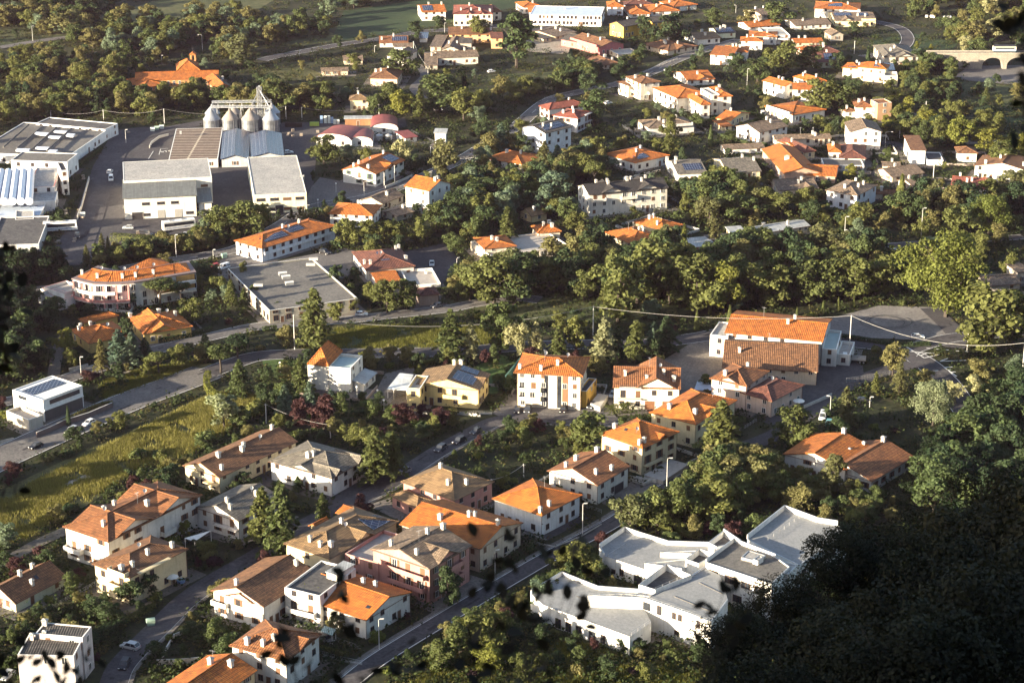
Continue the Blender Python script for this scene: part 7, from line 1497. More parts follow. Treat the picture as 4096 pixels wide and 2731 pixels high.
for st, (i0, i1) in ((2, (.4, 3.6)), (1, (.2, 4.6))):
    z = hh * st / 3 - .2; pts = [EF[int(i)].lerp(EF[min(n - 1, int(i) + 1)], i - int(i)) for i in np.linspace(i0, i1, 13)]
    b = MB(); L = [fl(p, 0) for p in pts]
    ribbon(b, L, .3, -1.5, z, .2); bo = b.build('balcony', wall_mat(WHITE), root)
    b = MB(); ribbon(b, L, -1.35, -1.5, z + .95, .95); b.build('balcony_parapet', M_PINKF if st == 1 else wall_mat(WHITE), bo)
    for p in np.linspace(i0, i1, 6):
        q = EF[int(p)].lerp(EF[min(n - 1, int(p) + 1)], p - int(p)); c = MB(); c.box((q.x - loc.x, q.y - loc.y - .9, hh / 2), (.55, .9, hh - .6)); 
        if st == 1: c.build('pink_pier', M_PINKF, root)
for i in range(14):
    f = i / 13 * (n - 1.3) + .2; p = EF[int(f)].lerp(EF[min(n - 1, int(f) + 1)], f - int(f)); d = (EF[min(n - 1, int(f) + 1)] - EF[int(f)]).normalized(); nn = Vector((d.y, -d.x, 0))
    for st in range(3):
        if rng.random() < .75: w_ = put(root, win_mesh(1.2, 1.9, 'w'), 'window', Vector((p.x, p.y, 0)) - loc - nn * .25 + Vector((0, 0, hh * st / 3 + .4)), math.atan2(d.y, d.x) + math.pi); link('pane', pane_mesh(1.2, 1.9), w_)
for k, (A, B, C, g2) in enumerate((((480, 1095), (575, 1175), (700, 1100), 1290), ((440, 1110), (500, 1215), (600, 1170), 1290), ((390, 1155), (525, 1235), (640, 1180), 1330))):
    b = K('21', A, B, C, g2, 'flat', par=.9, k=M_TERRACE); FOOT.append(b.foot(1)); wall_mesh(b, loc).build('terrace_wing', [wall_mat(WHITE), M_PINKF], root); roof_mesh(b, loc).build('terrace_floor', [M_TERRACE, M_TERRACE], root)
for f in (.8, 2.2, 4.4, 5.6, 6.6): q = inF[int(f)].lerp(mid[int(f)], .35); put(root, chimney_mesh(.75, 1.1), 'chimney', fl(q, hh + .9))
for f in (2, 4, 5, 6): put(root, dish_mesh(), 'satellite_dish', fl(mid[f], hh + 2.0))

# ------------------------------------------------------------------ hedges, fences, garden walls, small things
def hedge(t, pts, h, w, label, tint='green', n=120):
    L = smooth_line([at(t, p) for p in pts], 5); rs = np.random.RandomState(len(pts) * 31 + int(h * 10)); tot = sum((b - a).length for a, b in zip(L, L[1:])); k = max(n, int(tot * 95)); P = []
    cum = np.cumsum([0] + [(b - a).length for a, b in zip(L, L[1:])]); u = rs.random(k) * tot; ii = np.clip(np.searchsorted(cum, u) - 1, 0, len(L) - 2)
    X = np.array([L[i].lerp(L[i + 1], (x - cum[i]) / max(1e-6, cum[i + 1] - cum[i])) for i, x in zip(ii, u)])
    face = rs.random(k); off = rs.uniform(-w / 2, w / 2, k); z = np.where(face < .45, h, rs.random(k) * h); off = np.where(face < .45, off, np.sign(off) * w / 2)
    D = np.array([(L[i + 1] - L[i]).normalized() for i in ii]); X[:, 0] += -D[:, 1] * off; X[:, 1] += D[:, 0] * off; X[:, 2] = z + rs.normal(size=k) * .06
    Nn = np.where((face < .45)[:, None], np.array([[0, 0, 1.]]), np.stack([-D[:, 1] * np.sign(off), D[:, 0] * np.sign(off), 0 * off], 1)); V, F = quads_from(X, unit(Nn + rs.normal(size=(k, 3)) * .4), rs.uniform(.22, .42, k), 1.4, rs)
    tag(link('hedge', arr_mesh('hedge', V, F, LEAF[tint], rs.random(k))), label, 'hedge')
hedge('31', [(1870, 470), (1850, 540), (1900, 640), (2030, 700)], 2.2, 1.6, 'curved clipped hedge, bright green, round the dark cedar', 'lime')
hedge('31', [(1420, 160), (1600, 130), (1760, 95), (1900, 55)], 1.6, 1.3, 'clipped hedge along the sunlit lane below the broad orange hip', 'green')
hedge('31', [(575, 885), (750, 800), (900, 740), (1010, 720)], 1.3, 1.0, 'low hedge on the garden wall of the white cube house', 'khaki')
hedge('31', [(585, 385), (680, 375), (760, 355)], 1.7, 1.4, 'dark hedge at the lane corner behind the cube house', 'dark')
hedge('32', [(1130, 800), (1000, 812), (850, 815)], 1.5, 1.2, 'dark clipped hedge before the stone well', 'dark')
hedge('32', [(1370, 385), (1480, 372), (1680, 325)], 1.4, 1.5, 'sunlit hedge behind the glass-roofed carport', 'lime')
hedge('42', [(310, 745), (420, 800), (520, 850)], .1, .1, 'x', 'lime') if False else None
hedge('41', [(700, 1250), (850, 1180), (1000, 1090)], 2.0, 2.2, 'thick dark hedge above the parked silver estate car', 'dark')
hedge('34', [(640, 110), (900, 150), (1200, 190), (1450, 180)], 1.0, 2.0, 'long dark hedge edging the big car park', 'dark')
hedge('22', [(450, 470), (560, 450), (640, 470)], 1.8, 1.6, 'dark hedge before the cream warehouse car park', 'dark')
hedge('21', [(1000, 700), (1250, 720), (1500, 730), (1750, 690), (2100, 620)], 2.6, 3.0, 'long unkempt hedge below the grey warehouse forecourt', 'olive')
hedge('33', [(840, 800), (1000, 780), (1060, 770)], 2.2, 2.8, 'broad rounded hedge between patio house and star-gabled villa', 'olive')
# planted parapet of the roof terrace
rt = at('42', (410, 800), 6.2); rs = np.random.RandomState(5)
a_, b_ = at('42', (318, 775), 6.0), at('42', (520, 850), 6.0); k = 420; f = rs.random(k); X = np.array([a_.lerp(b_, x) for x in f]) + np.stack([rs.normal(size=k) * .35, rs.normal(size=k) * .45, np.abs(rs.normal(size=k)) * .5 + .1], 1)
V, F = quads_from(X, unit(rs.normal(size=(k, 3)) + np.array([0, -.5, .8])), rs.uniform(.2, .4, k), 1.5, rs); tag(link('terrace_plant', arr_mesh('terrace_plant', V, F, LEAF['lime'], rs.random(k))), 'bushy green planting along the parapet of the roof terrace', 'plant')
def fence(t, pts, h, label, mat=M_STEEL, solid=False, wall=None, name='fence'):
    L = [at(t, p) for p in pts]; root = thing(name, label, 'wall' if solid else 'fence', L[0]); o = L[0]
    if solid or wall:
        m = MB(); ribbon(m, [p - o for p in L], .12, -.12, h if solid else wall, (h if solid else wall) + .2); m.build('wall_body' if solid else 'plinth', mat if solid else M_CONC, root)
        if solid: m = MB(); ribbon(m, [p - o for p in L], .17, -.17, h + .06, .06); m.build('coping', M_CONC, root)
    if not solid:
        r_ = MB(); up = Vector((0, 0, h))
        for a, b in zip(L, L[1:]):
            k = max(1, int((b - a).length / .5))
            for z in (.25, .6, 1.0): r_.tube(a - o + up * z, b - o + up * z, .03, .03, 4)
            for i in range(k + 1): q = a.lerp(b, i / k) - o; r_.tube(q, q + up, .018, .018, 4)
        r_.build('railing', mat, root)
        for a, b in zip(L, L[1:]):
            k = max(1, int((b - a).length / 3.5))
            for i in range(k + 1): w = a.lerp(b, i / k) - o; q = MB(); q.box((w.x, w.y, h / 2), (.09, .09, h + .1)); q.build('post', mat, root)
M_PLA = wall_mat((.60, .56, .50)); M_DW = wall_mat((.16, .12, .11))
fence('31', [(330, 1010), (450, 960), (575, 900), (800, 830), (1010, 740)], 1.6, 'dark garden wall of the white cube house along the road', M_DW, True, name='garden_wall')
fence('31', [(620, 415), (700, 395), (790, 372)], .9, 'low pale wall at the bend of the upper lane', M_PLA, True, name='garden_wall')
fence('32', [(1150, 750), (1250, 655), (1370, 610)], 1.5, 'pale railing curving before the yellow villa', M_STEEL)
fence('32', [(1450, 800), (1780, 800), (2115, 800)], 1.1, 'low wall with railing before the solar-roofed yellow villa', M_STEEL, wall=.5)
fence('34', [(700, 520), (820, 505), (960, 480), (1090, 455)], 1.6, 'wire fence round the pale yard by the khaki round tree', M_STEEL)
fence('43', [(90, 430), (350, 480), (550, 400), (720, 300)], 1.0, 'garden fence of the corner garden by the street', M_DARK, wall=.4)
fence('42', [(520, 1345), (680, 1390), (850, 1425)], 1.1, 'iron railing at the foot of the roof-terrace house', M_STEEL, wall=.4)
fence('41', [(1290, 1390), (1400, 1200), (1500, 1165)], .8, 'low pale kerb wall at the lower street gardens', M_PLA, True, name='garden_wall')
fence('41', [(1260, 1420), (1450, 1415), (1600, 1400)], 1.2, 'pale retaining wall above the bottom-edge orange roof', M_PLA, True, name='retaining_wall')
fence('24', [(740, 800), (1000, 790), (1240, 770), (1440, 745)], 1.8, 'wire fence along the tree-lined road', M_DARK)
fence('13', [(290, 890), (600, 850), (760, 805), (1000, 722), (1190, 650), (1480, 535)], .9, 'pale guard rail along the upper road', M_CONC)
fence('13', [(830, 850), (930, 830), (985, 810)], 1.4, 'garden fence before the beige bend house', M_STEEL)
fence('21', [(695, 515), (730, 420), (775, 250), (800, 160)], 1.6, 'long yard wall beside the industrial road', M_PLA, True, name='yard_wall')
fence('11', [(1340, 1330), (1360, 1290), (1430, 1240), (1510, 1220)], 1.1, 'low curved wall before the striped-roof hall', M_PLA, True, name='yard_wall')
fence('41', [(1210, 1100), (1150, 1150), (1060, 1150)], .1, 'x', M_PLA, True) if False else None
fence('22', [(1160, 235), (1250, 200), (1400, 130)], 1.0, 'stone parapet along the country road bend', M_PLA, True, name='roadside_wall')
fence('22', [(175, 1400), (260, 1402), (390, 1385)], 1.1, 'white railing at the foot of the big flat grey roof', M_WHITE)
fence('34', [(320, 750), (460, 690), (570, 640)], 1.0, 'pale wall beside the white van ramp', M_PLA, True, name='garden_wall')
fence('33', [(1110, 1385), (1290, 1415), (1330, 1400)], 1.0, 'white parapet of the tiled patio', M_PLA, True, name='patio_wall')
def slab_thing(name, label, cat, t, pts, z, mat, legs=0, th=.15, part='panel'):
    P = [at(t, p, z) for p in pts]; c = sum(P, Vector()) / len(P); o = Vector((c.x, c.y, 0)); ar = sum(P[i].x * P[(i + 1) % len(P)].y - P[(i + 1) % len(P)].x * P[i].y for i in range(len(P)))
    if ar < 0: P = P[::-1]
    root = thing(name, label, cat, o); m = MB(); m.prism([p - o - Vector((0, 0, th)) for p in P], [p - o for p in P]); m.build(part, mat, root)
    for p in (P if legs else []): q = p.lerp(c, .06) - o; b = MB(); b.box((q.x, q.y, z / 2 - .1), (.16, .16, z)); b.build('leg', M_WHITE, root)
    return root
slab_thing('carport', 'glass-striped white carport left of the solar-roofed yellow villa', 'carport', '32', [(1172, 572), (1352, 582), (1412, 442), (1288, 428)], 3.0, grid_mat('glazed_roof', (.42, .44, .44), (.68, .68, .66), 60, 1.2, .25, .3), 1, part='roof')
slab_thing('carport', 'blue-white sheet carport beside the star-gabled villa', 'carport', '33', [(1632, 578), (1842, 588), (1842, 510), (1660, 503)], 2.6, M_BLUER, 1, part='roof')
slab_thing('awning', 'striped green and white awning over the parked grey car', 'awning', '42', [(520, 1150), (612, 1185), (642, 1135), (550, 1105)], 2.6, grid_mat('striped_canvas', (.45, .50, .45), (.16, .24, .2), .4, 60, .1, .8), 1, .06, 'canvas')
slab_thing('shade_sail', 'white triangular shade sail stretched in a garden', 'shade sail', '41', [(1480, 404), (1562, 430), (1700, 340)], 3.0, M_WHITE, 1, .04, 'canvas')
slab_thing('terrace', 'pale tiled patio terrace behind the patio house', 'terrace', '33', [(1180, 1340), (1355, 1395), (1585, 1245), (1420, 1200)], 1.2, M_TERRACE, 0, 1.3, 'floor')
slab_thing('terrace', 'pale roofed yard platform beside the yellow-winged block', 'terrace', '33', [(700, 700), (790, 735), (862, 625), (770, 612)], 1.5, M_CONC, 0, 1.6, 'floor')
def parasol(t, p, z, r, label, col=M_WHITE):
    g = at(t, p); root = thing('parasol', label, 'parasol', g); m = MB(); m.tube((0, 0, 0), (0, 0, z), .04, .04, 6); m.build('pole', M_POLE, root)
    m = MB(); m.tube((0, 0, z - .5), (0, 0, z), r, .05, 8, 0, False); m.tube((0, 0, z - .6), (0, 0, z - .5), r, r, 8, 0, False); m.build('canopy', col, root)
parasol('41', (1388, 785), 2.8, 1.5, 'white parasol on the yellow balcony house patio'); parasol('34', (272, 745), 2.8, 1.7, 'large white parasol in the pinkish house garden'); parasol('32', (462, 1400), 2.4, .5, 'folded white parasol at the two-dormer house')
g = at('41', (1452, 756)); root = thing('paddling_pool', 'round blue paddling pool beside the white parasol', 'pool', g); m = MB(); m.tube((0, 0, 0), (0, 0, .6), 1.0, 1.0, 20); m.build('pool_wall', plain('pool_blue', (.12, .22, .42), .4), root); m = MB(); m.tube((0, 0, .58), (0, 0, .62), .88, .88, 20); m.build('water', plain('pool_water', (.25, .42, .55), .1), root)
def bin_(t, p, label, col, group): 
    g = at(t, p); root = thing('waste_container', label, 'waste container', g, rng.random() * .6, group); m = MB(); m.prism([(-.8, -.5, .2), (.8, -.5, .2), (.8, .5, .2), (-.8, .5, .2)], [(-.95, -.6, 1.3), (.95, -.6, 1.3), (.95, .6, 1.3), (-.95, .6, 1.3)]); m.build('bin_body', col, root)
    m = MB(); m.tube((-.95, 0, 1.3), (.95, 0, 1.3), .58, .58, 12); m.build('lid', col, root)
M_BINW, M_BING = plain('white_plastic', (.55, .60, .58), .5), plain('pale_green_plastic', (.30, .42, .34), .5)
G_ = 'recycling containers by the factory bend'
bin_('11', (1368, 1180), 'small white waste container, leftmost of three at the factory bend', M_BINW, G_); bin_('11', (1406, 1168), 'yellowish-green waste container between two white ones', M_BING, G_); bin_('11', (1450, 1158), 'white waste container, rightmost of three at the factory bend', M_BINW, G_)
bin_('21', (742, 488), 'pale waste container by the industrial road wall', M_BINW, None); bin_('41', (1212, 1105), 'pale green waste container above the lower street', M_BING, None); bin_('21', (2010, 858), 'greenish container beside the long solar-roofed building', M_BING, None); bin_('32', (1066, 720), 'pale round stone well', M_CONC, None) if False else None
g = at('32', (1066, 716)); root = thing('stone_well', 'round pale stone well in the paved court', 'well', g); m = MB(); m.tube((0, 0, 0), (0, 0, .9), .75, .75, 16, 0, False); m.tube((0, 0, .9), (0, 0, .9), .75, .55, 16, 0, False); m.build('well_ring', M_CONC, root); m = MB(); m.tube((0, 0, .2), (0, 0, .3), .6, .6, 14); m.build('well_floor', M_DARK, root)
# crate stacks behind the wine sheds, white bales, wine tanks
for i, (x, y, n_, col, lb) in enumerate(((588, 1105, 5, 'b', 'stack of blue-white bins, leftmost'), (622, 1105, 5, 'w', 'tall stack of white bins, second'), (655, 1105, 5, 'w', 'tall stack of white bins, third'), (682, 1105, 4, 'b', 'stack of dark blue-white bins, fourth'), (706, 1112, 3, 'w', 'short stack of white bins, fifth'), (735, 1112, 3, 'w', 'short stack of white bins, rightmost'))):
    g = at('12', (x, y)); root = thing('bin_stack', lb + ' behind the red barrel sheds', 'crates', g, .1, 'stacked bins behind the barrel sheds')
    for k in range(n_): m = MB(); m.box((0, 0, k * .66 + .31), (1.2, 1.0, .6)); m.build('crate', M_BINW if col == 'w' else plain('blue_crate', (.22, .32, .48), .5), root)
for i in range(4):
    g = at('12', (492 + i * 21, 1132)); root = thing('crate', 'lime green slatted crate, number %s from the left in its row' % ('one', 'two', 'three', 'four')[i], 'crate', g, .05, 'lime green crates'); m = MB(); m.box((0, 0, .1), (1.0, 1.0, .2)); m.build('pallet', M_FRAME, root); m = MB(); m.box((0, 0, 1.0), (.98, .98, 1.6)); m.build('crate_body', plain('lime_plastic', (.30, .40, .07), .5), root)
g = at('12', (338, 1140)); root = thing('firewood_stack', 'long low firewood stack right of the silos', 'firewood', g); m = MB()
for k in range(120): m.tube((rng.uniform(-3.5, 3.5), -.5, rng.uniform(.1, 2)), (rng.uniform(-3.5, 3.5) * 0 + m.v[-1][0] if False else rng.uniform(-3.5, 3.5), .5, rng.uniform(.1, 2)), .12, .12, 5)
m.box((0, .2, .9), (7.2, .9, 1.8)); m.build('logs', M_BARK, root)
for x, lb in ((1105, 'left'), (1190, 'right')):
    g = at('12', (x, 1262)); root = thing('wine_tank', 'shiny steel wine tank, %s of the two below the white-fronted shed' % lb, 'tank', g, 0, 'steel wine tanks'); m = MB(); m.tube((0, 0, 0), (0, 0, 2.4), 1.5, 1.5, 20); m.tube((0, 0, 2.4), (0, 0, 3.0), 1.5, .3, 20); m.build('tank_shell', M_STEEL, root); m = MB(); m.tube((0, 0, 2.9), (0, 0, 3.3), .3, .3, 10); m.build('hatch', M_DARK, root)
wraps = ((1420, 160), (1465, 160), (1485, 162), (1585, 168), (1610, 168), (1632, 168), (1700, 210), (1780, 185), (1835, 190), (1882, 195))
for i, (x, y) in enumerate(wraps):
    g = at('14', (x, y)); root = thing('hay_bale', 'white wrapped bale on the dark field above the viaduct', 'bale', g, rng.random() * 3, 'white wrapped bales'); m = MB(); m.tube((-.7, 0, .72), (.7, 0, .72), .72, .72, 14); m.build('wrap', M_WHITE, root)
for i, (bx, by) in enumerate(((240, 1010), (270, 1040), (300, 1095))):
    g = at('22', (bx, by), 0); b = 6.0
    root = thing('rooftop_unit', ('white angled rooftop unit on the big flat grey roof, farthest', 'slatted rooftop unit in the middle of the big flat roof', 'slatted rooftop unit nearest the roof edge')[i], 'rooftop unit', at('22', (bx, by), 6.0), .35, 'rooftop units'); m = MB(); m.box((0, 0, .4), (2.6, 1.5, .8)); m.build('casing', M_STEEL, root); m = MB(); m.box((0, 0, .95), (2.7, 1.0, .25)); m.build('cowl', M_WHITE, root)
# skylights, ribs and vents of the industrial roofs
def roof_bits(name, lab, t, quads, z, mat, host):
    for k, q in enumerate(quads):
        P = [at(t, p, z) for p in q]; m = MB(); ar = sum(P[i].x * P[(i + 1) % 4].y - P[(i + 1) % 4].x * P[i].y for i in range(4)); P = P if ar > 0 else P[::-1]
        m.prism([p - host.location - Vector((0, 0, .5)) for p in P], [p - host.location + Vector((0, 0, .12)) for p in P]); m.build(name, mat, host)
fac = host('long grey factory'); M_SKYL = plain('milky_skylight', (.60, .63, .70), .35, 0, .12, .6)
roof_bits('skylight', '', '11', [((310, 1200), (425, 1210), (440, 1192), (325, 1184)), ((480, 1182), (590, 1188), (605, 1176), (495, 1170)), ((430, 1230), (535, 1236), (552, 1222), (445, 1217)), ((590, 1218), (655, 1222), (675, 1202), (605, 1197)), ((315, 1330), (430, 1334), (445, 1320), (330, 1316)), ((140, 1348), (255, 1352), (272, 1336), (155, 1332)), ((430, 1358), (500, 1362), (520, 1346), (445, 1343))], 5.6, M_SKYL, fac)
m = MB()
for a, b in (((150, 1330), (385, 1130)), ((285, 1340), (505, 1140)), ((420, 1350), (640, 1150)), ((30, 1320), (255, 1120))): m.tube(at('11', a, 5.4) - fac.location, at('11', b, 5.4) - fac.location, .35, .35, 8)
m.build('roof_rib', M_ASHR, fac)
bf = host('white factory with rows')
for i in range(7):
    a, b = at('21', (-190 + i * 75, 350), 6.2), at('21', (-120 + i * 66, 85), 6.2); m = MB(); m.tube(a - bf.location, b - bf.location, 1.5, 1.5, 16); m.build('barrel_skylight', M_SKYL, bf)
for hname, bits in (('grey warehouse', (('21', (1605, 112), 8.4, 1.2, 1.0), ('21', (1430, 225), 7.6, 3.2, .9))), ('cream warehouse', (('22', (100, 68), 6.2, 2.4, .7), ('22', (415, 150), 6.2, 1.4, 1.4))), ('long hall with rusty', (('11', (1620, 1190), 5.4, .8, .6),))):
    h_ = host(hname)
    for t, p, z, w_, hh_ in bits: m = MB(); q = at(t, p, z) - h_.location; m.box((q.x, q.y, z + hh_ / 2 - .3), (w_, 1.0, hh_ + .6)); m.box((q.x, q.y, z + hh_ + .05), (w_ + .2, 1.2, .1), 1); m.build('roof_vent', [M_STEEL, M_CONC], h_)
roof_bits('canopy', '', '21', [((1100, 402), (1765, 366), (1768, 348), (1106, 388))], 4.0, M_CORR, host('grey warehouse'))
big = host('large grey building with one big')
for k, (p, q) in enumerate((((515, 865), (560, 850)), ((490, 915), (580, 900)), ((20, 1100), (60, 1090)))): m = MB(); a = at('22', p, 6.3) - big.location; m.box((a.x, a.y, a.z + .1), (3.0, 1.2, .7)); m.build('roof_vent', M_CONC, big)
# pallets, drums and small clutter in the yards
cl = random.Random(5)
for i in range(26):
    z_, q_ = cl.choice((('O', ((240, 500), (470, 545))), ('O', ((120, 480), (200, 560))), ('O', ((660, 300), (730, 330))), ('O', ((170, 400), (230, 420))), ('O', ((240, 305), (300, 330))))); p = at(z_, (cl.uniform(q_[0][0], q_[1][0]), cl.uniform(q_[0][1], q_[1][1])))
    if built(p, 1): continue
    root = thing('pallet_stack', 'low stack of wooden pallets lying in the industrial yard', 'pallets', p, cl.random() * 3, 'pallet stacks in the industrial yard'); m = MB(); n_ = cl.randint(3, 8)
    for k in range(n_):
        for s in (-.5, 0, .5): m.box((0, s, k * .15 + .05), (1.2, .1, .09))
        m.box((0, 0, k * .15 + .115), (1.2, 1.0, .025))
    m.build('pallets', M_WOODPOLE, root)
# garden boundaries: a low wall, hedge or fence round many plots
gb_ = random.Random(9)
BF = [(s_, c_) for s_, c_ in BINFO if proj(c_)[2] < 900]
for sh_, c_ in BF:
    kd = gb_.choice('whhfn')
    if kd == 'n': continue
    i = min(range(len(FOOT)), key=lambda k: ((sum(FOOT[k], Vector()) / 4) - c_).xy.length); fp = [Vector((v.x, v.y, 0)) for v in FOOT[i]]
    if len(fp) != 4: continue
    cc = sum(fp, Vector()) / 4; k = gb_.uniform(4.0, 7.0); q = [v + (v - cc).normalized() * k for v in fp]; segs = []
    for e_ in range(4):
        a, b = q[e_], q[(e_ + 1) % 4]; n_ = max(2, int((b - a).length / 1.5)); run = []
        for t_ in range(n_ + 1):
            p = a.lerp(b, t_ / n_); ok = road_free(p, .8) and not built(p) and not blocked(p)
            if ok: run.append(p)
            if (not ok or t_ == n_) and len(run) > 3: segs.append(run); run = []
            elif not ok: run = []
        if gb_.random() < .3 and segs: break
    if not segs: continue
    o = segs[0][0]
    if kd == 'h':
        rs = np.random.RandomState(int(abs(c_.x) * 10)); X, Nn = [], []
        for L in segs:
            for a, b in zip(L, L[1:]):
                kk = int((b - a).length * 70); f_ = rs.random(kk)[:, None]; nn = np.array([-(b - a).normalized().y, (b - a).normalized().x, 0]); off = rs.uniform(-.5, .5, kk)[:, None]; hz_ = rs.random(kk)
                P_h = np.array(a) * (1 - f_) + np.array(b) * f_ + nn * off; P_h[:, 2] = np.where(rs.random(kk) < .4, 1.4, hz_ * 1.4); X.append(P_h); Nn.append(unit(rs.normal(size=(kk, 3)) * .6 + np.array([0, 0, .6]) + nn * np.sign(off)))
        X = np.concatenate(X); V, F = quads_from(X, np.concatenate(Nn), rs.uniform(.25, .45, len(X)), 1.4, rs); tag(link('hedge', arr_mesh('hedge', V, F, LEAF[gb_.choice(('green', 'dark', 'olive'))], rs.random(len(X)))), 'garden hedge round the plot of the ' + sh_, 'hedge', 'garden hedges')
    else:
        root = thing('garden_wall' if kd == 'w' else 'fence', ('low garden wall round the plot of the ' if kd == 'w' else 'thin garden fence round the plot of the ') + sh_, 'wall' if kd == 'w' else 'fence', o, 0, 'garden walls' if kd == 'w' else 'garden fences'); m = MB()
        for L in segs:
            Lr = [p - o for p in L]
            if kd == 'w': ribbon(m, Lr, .11, -.11, .9, 1.1)
            else:
                for z_ in (.35, .7, 1.05): m.poly([p + Vector((0, 0, z_)) for p in Lr], .025, 4)
                for p in Lr: m.tube(p, p + Vector((0, 0, 1.1)), .035, .035, 4)
        m.build('wall_body' if kd == 'w' else 'railing', gb_.choice((M_PLA, M_CONC, wall_mat((.34, .28, .24)))) if kd == 'w' else M_STEEL, root)
# green court netting beside the yellow-winged block
slab_thing('court_net', 'tall green court netting left of the apartment block', 'net', 'O', [(1160, 862), (1162, 864), (1196, 822), (1194, 821)], 5.0, plain('green_net', (.05, .13, .10), .9), 0, 5.0, 'net')
# ------------------------------------------------------------------ the lookout's own hillside: trees and saplings below and beside the camera
def ray_point(x, y, dist):
    """point on the sight line of sheet coordinate O(x, y) at horizontal distance dist"""
    X, Y = px('O', (x, y)); a, b = (X - 2048) / FOC, (1365.5 - Y) / FOC; d = Vector((a, CP + b * SP, -SP + b * CP)); return Vector((0, 0, CAM_H)) + d * (dist / d.y)
M_HLEAF = leaf_mat('hillside', (.030, .029, .020), .9, .2)  # purple-brown shade and green highlights put into the leaf colour
HP = []
for s in range(2):
    rs = np.random.RandomState(40 + s); lob = [((0, 0, 0), (.72, .72, .72))]
    for i in range(26):
        d = unit(rs.normal(size=3)); lob.append((tuple(d * rs.uniform(.45, .95) * np.array([1, 1, .85])), (rs.uniform(.16, .34),) * 3))
    P, nr, idx = crown_points(rs, 15000, lob); V, F = quads_from(P, nr, rs.uniform(.020, .038, len(P)), 1.5, rs); HP.append(arr_mesh('crown', V, F, M_HLEAF, np.clip(rs.random(27)[idx] * .5 + rs.random(len(P)) * .5, 0, 1)))
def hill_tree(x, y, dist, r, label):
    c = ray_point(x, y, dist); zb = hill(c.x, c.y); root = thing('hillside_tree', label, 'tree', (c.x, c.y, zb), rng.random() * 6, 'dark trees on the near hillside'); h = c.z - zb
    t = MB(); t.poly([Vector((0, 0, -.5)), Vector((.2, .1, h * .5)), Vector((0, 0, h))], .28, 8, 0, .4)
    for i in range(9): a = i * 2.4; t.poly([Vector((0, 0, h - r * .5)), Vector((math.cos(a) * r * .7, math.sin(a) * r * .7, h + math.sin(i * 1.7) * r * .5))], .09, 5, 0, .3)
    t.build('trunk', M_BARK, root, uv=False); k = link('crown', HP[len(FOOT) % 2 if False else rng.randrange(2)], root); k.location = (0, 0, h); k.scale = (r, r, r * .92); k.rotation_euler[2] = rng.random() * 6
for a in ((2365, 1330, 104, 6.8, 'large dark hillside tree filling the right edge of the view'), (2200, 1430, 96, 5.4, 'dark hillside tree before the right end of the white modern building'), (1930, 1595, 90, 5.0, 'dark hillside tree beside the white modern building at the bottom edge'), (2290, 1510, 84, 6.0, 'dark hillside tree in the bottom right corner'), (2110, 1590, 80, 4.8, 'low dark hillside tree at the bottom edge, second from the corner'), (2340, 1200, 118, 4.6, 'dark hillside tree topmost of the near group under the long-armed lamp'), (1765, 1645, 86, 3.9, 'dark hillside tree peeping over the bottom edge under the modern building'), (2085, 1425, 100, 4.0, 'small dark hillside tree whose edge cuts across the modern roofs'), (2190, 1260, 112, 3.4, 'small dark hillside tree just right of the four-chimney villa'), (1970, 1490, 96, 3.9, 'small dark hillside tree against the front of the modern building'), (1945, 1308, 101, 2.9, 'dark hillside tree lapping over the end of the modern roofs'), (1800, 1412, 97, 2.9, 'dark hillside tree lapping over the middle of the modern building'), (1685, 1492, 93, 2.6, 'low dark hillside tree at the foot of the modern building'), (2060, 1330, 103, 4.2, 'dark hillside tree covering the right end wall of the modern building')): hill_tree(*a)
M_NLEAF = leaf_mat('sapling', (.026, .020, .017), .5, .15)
def sapling(label, dist, clusters, leaf=.15, per=9, spread=.16, lean=0.0):
    per = max(2, int(per * .45)); leaf *= .92
    pts = [ray_point(x, y, dist + rng.uniform(-.8, .8)) for x, y in clusters]; top = max(pts, key=lambda p: p.z)
    cx = sum(p.x for p in pts) / len(pts) + lean; base = Vector((cx, dist, hill(cx, dist))); root = thing('sapling', label, 'sapling', base, 0, 'saplings close to the lookout')
    t = MB(); rs = np.random.RandomState(abs(int(clusters[0][0])) + len(clusters)); P, S = [], []
    fork = Vector((cx, dist, base.z + max(.3, (min(p.z for p in pts) - base.z) * .7)))
    t.tube((0, 0, -.2), fork - base, .016, .011, 6)
    for p in pts:
        m_ = fork.lerp(p, .55) + Vector((0, 0, -.05)); t.poly([fork - base, m_ - base, p - base], .007, 5, 0, .4)
        q = np.array(p - base) + rs.normal(size=(per, 3)) * spread; P.append(q)
    t.build('stem', M_BARK, root, uv=False); P = np.concatenate(P); Nn = unit(rs.normal(size=P.shape) + np.array([0, -.7, .6])); tt = unit(np.cross(Nn, rs.normal(size=P.shape))); bb = np.cross(Nn, tt); sz = (rs.uniform(.7, 1.1, len(P)) * leaf)[:, None]
    prof = ((-.75, 0), (-.45, .34), (0, .48), (.45, .36), (.85, 0), (.45, -.36), (0, -.48), (-.45, -.34)); V = np.stack([P + tt * sz * a_ + bb * sz * b_ + Nn * sz * (abs(b_) * .25 - abs(a_) * .12) for a_, b_ in prof], 1).reshape(-1, 3)
    link('foliage', arr_mesh('foliage', V, np.arange(len(V)).reshape(-1, 8), M_NLEAF, rs.random(len(P))), root)
sapling('thin sapling whose dark blurred leaves hang before the orange roof at bottom centre', 19, [(782, 1338), (800, 1365), (790, 1392), (770, 1410), (812, 1425), (640, 1432), (655, 1465), (640, 1500), (668, 1520), (690, 1555)], .14, 6, .075)
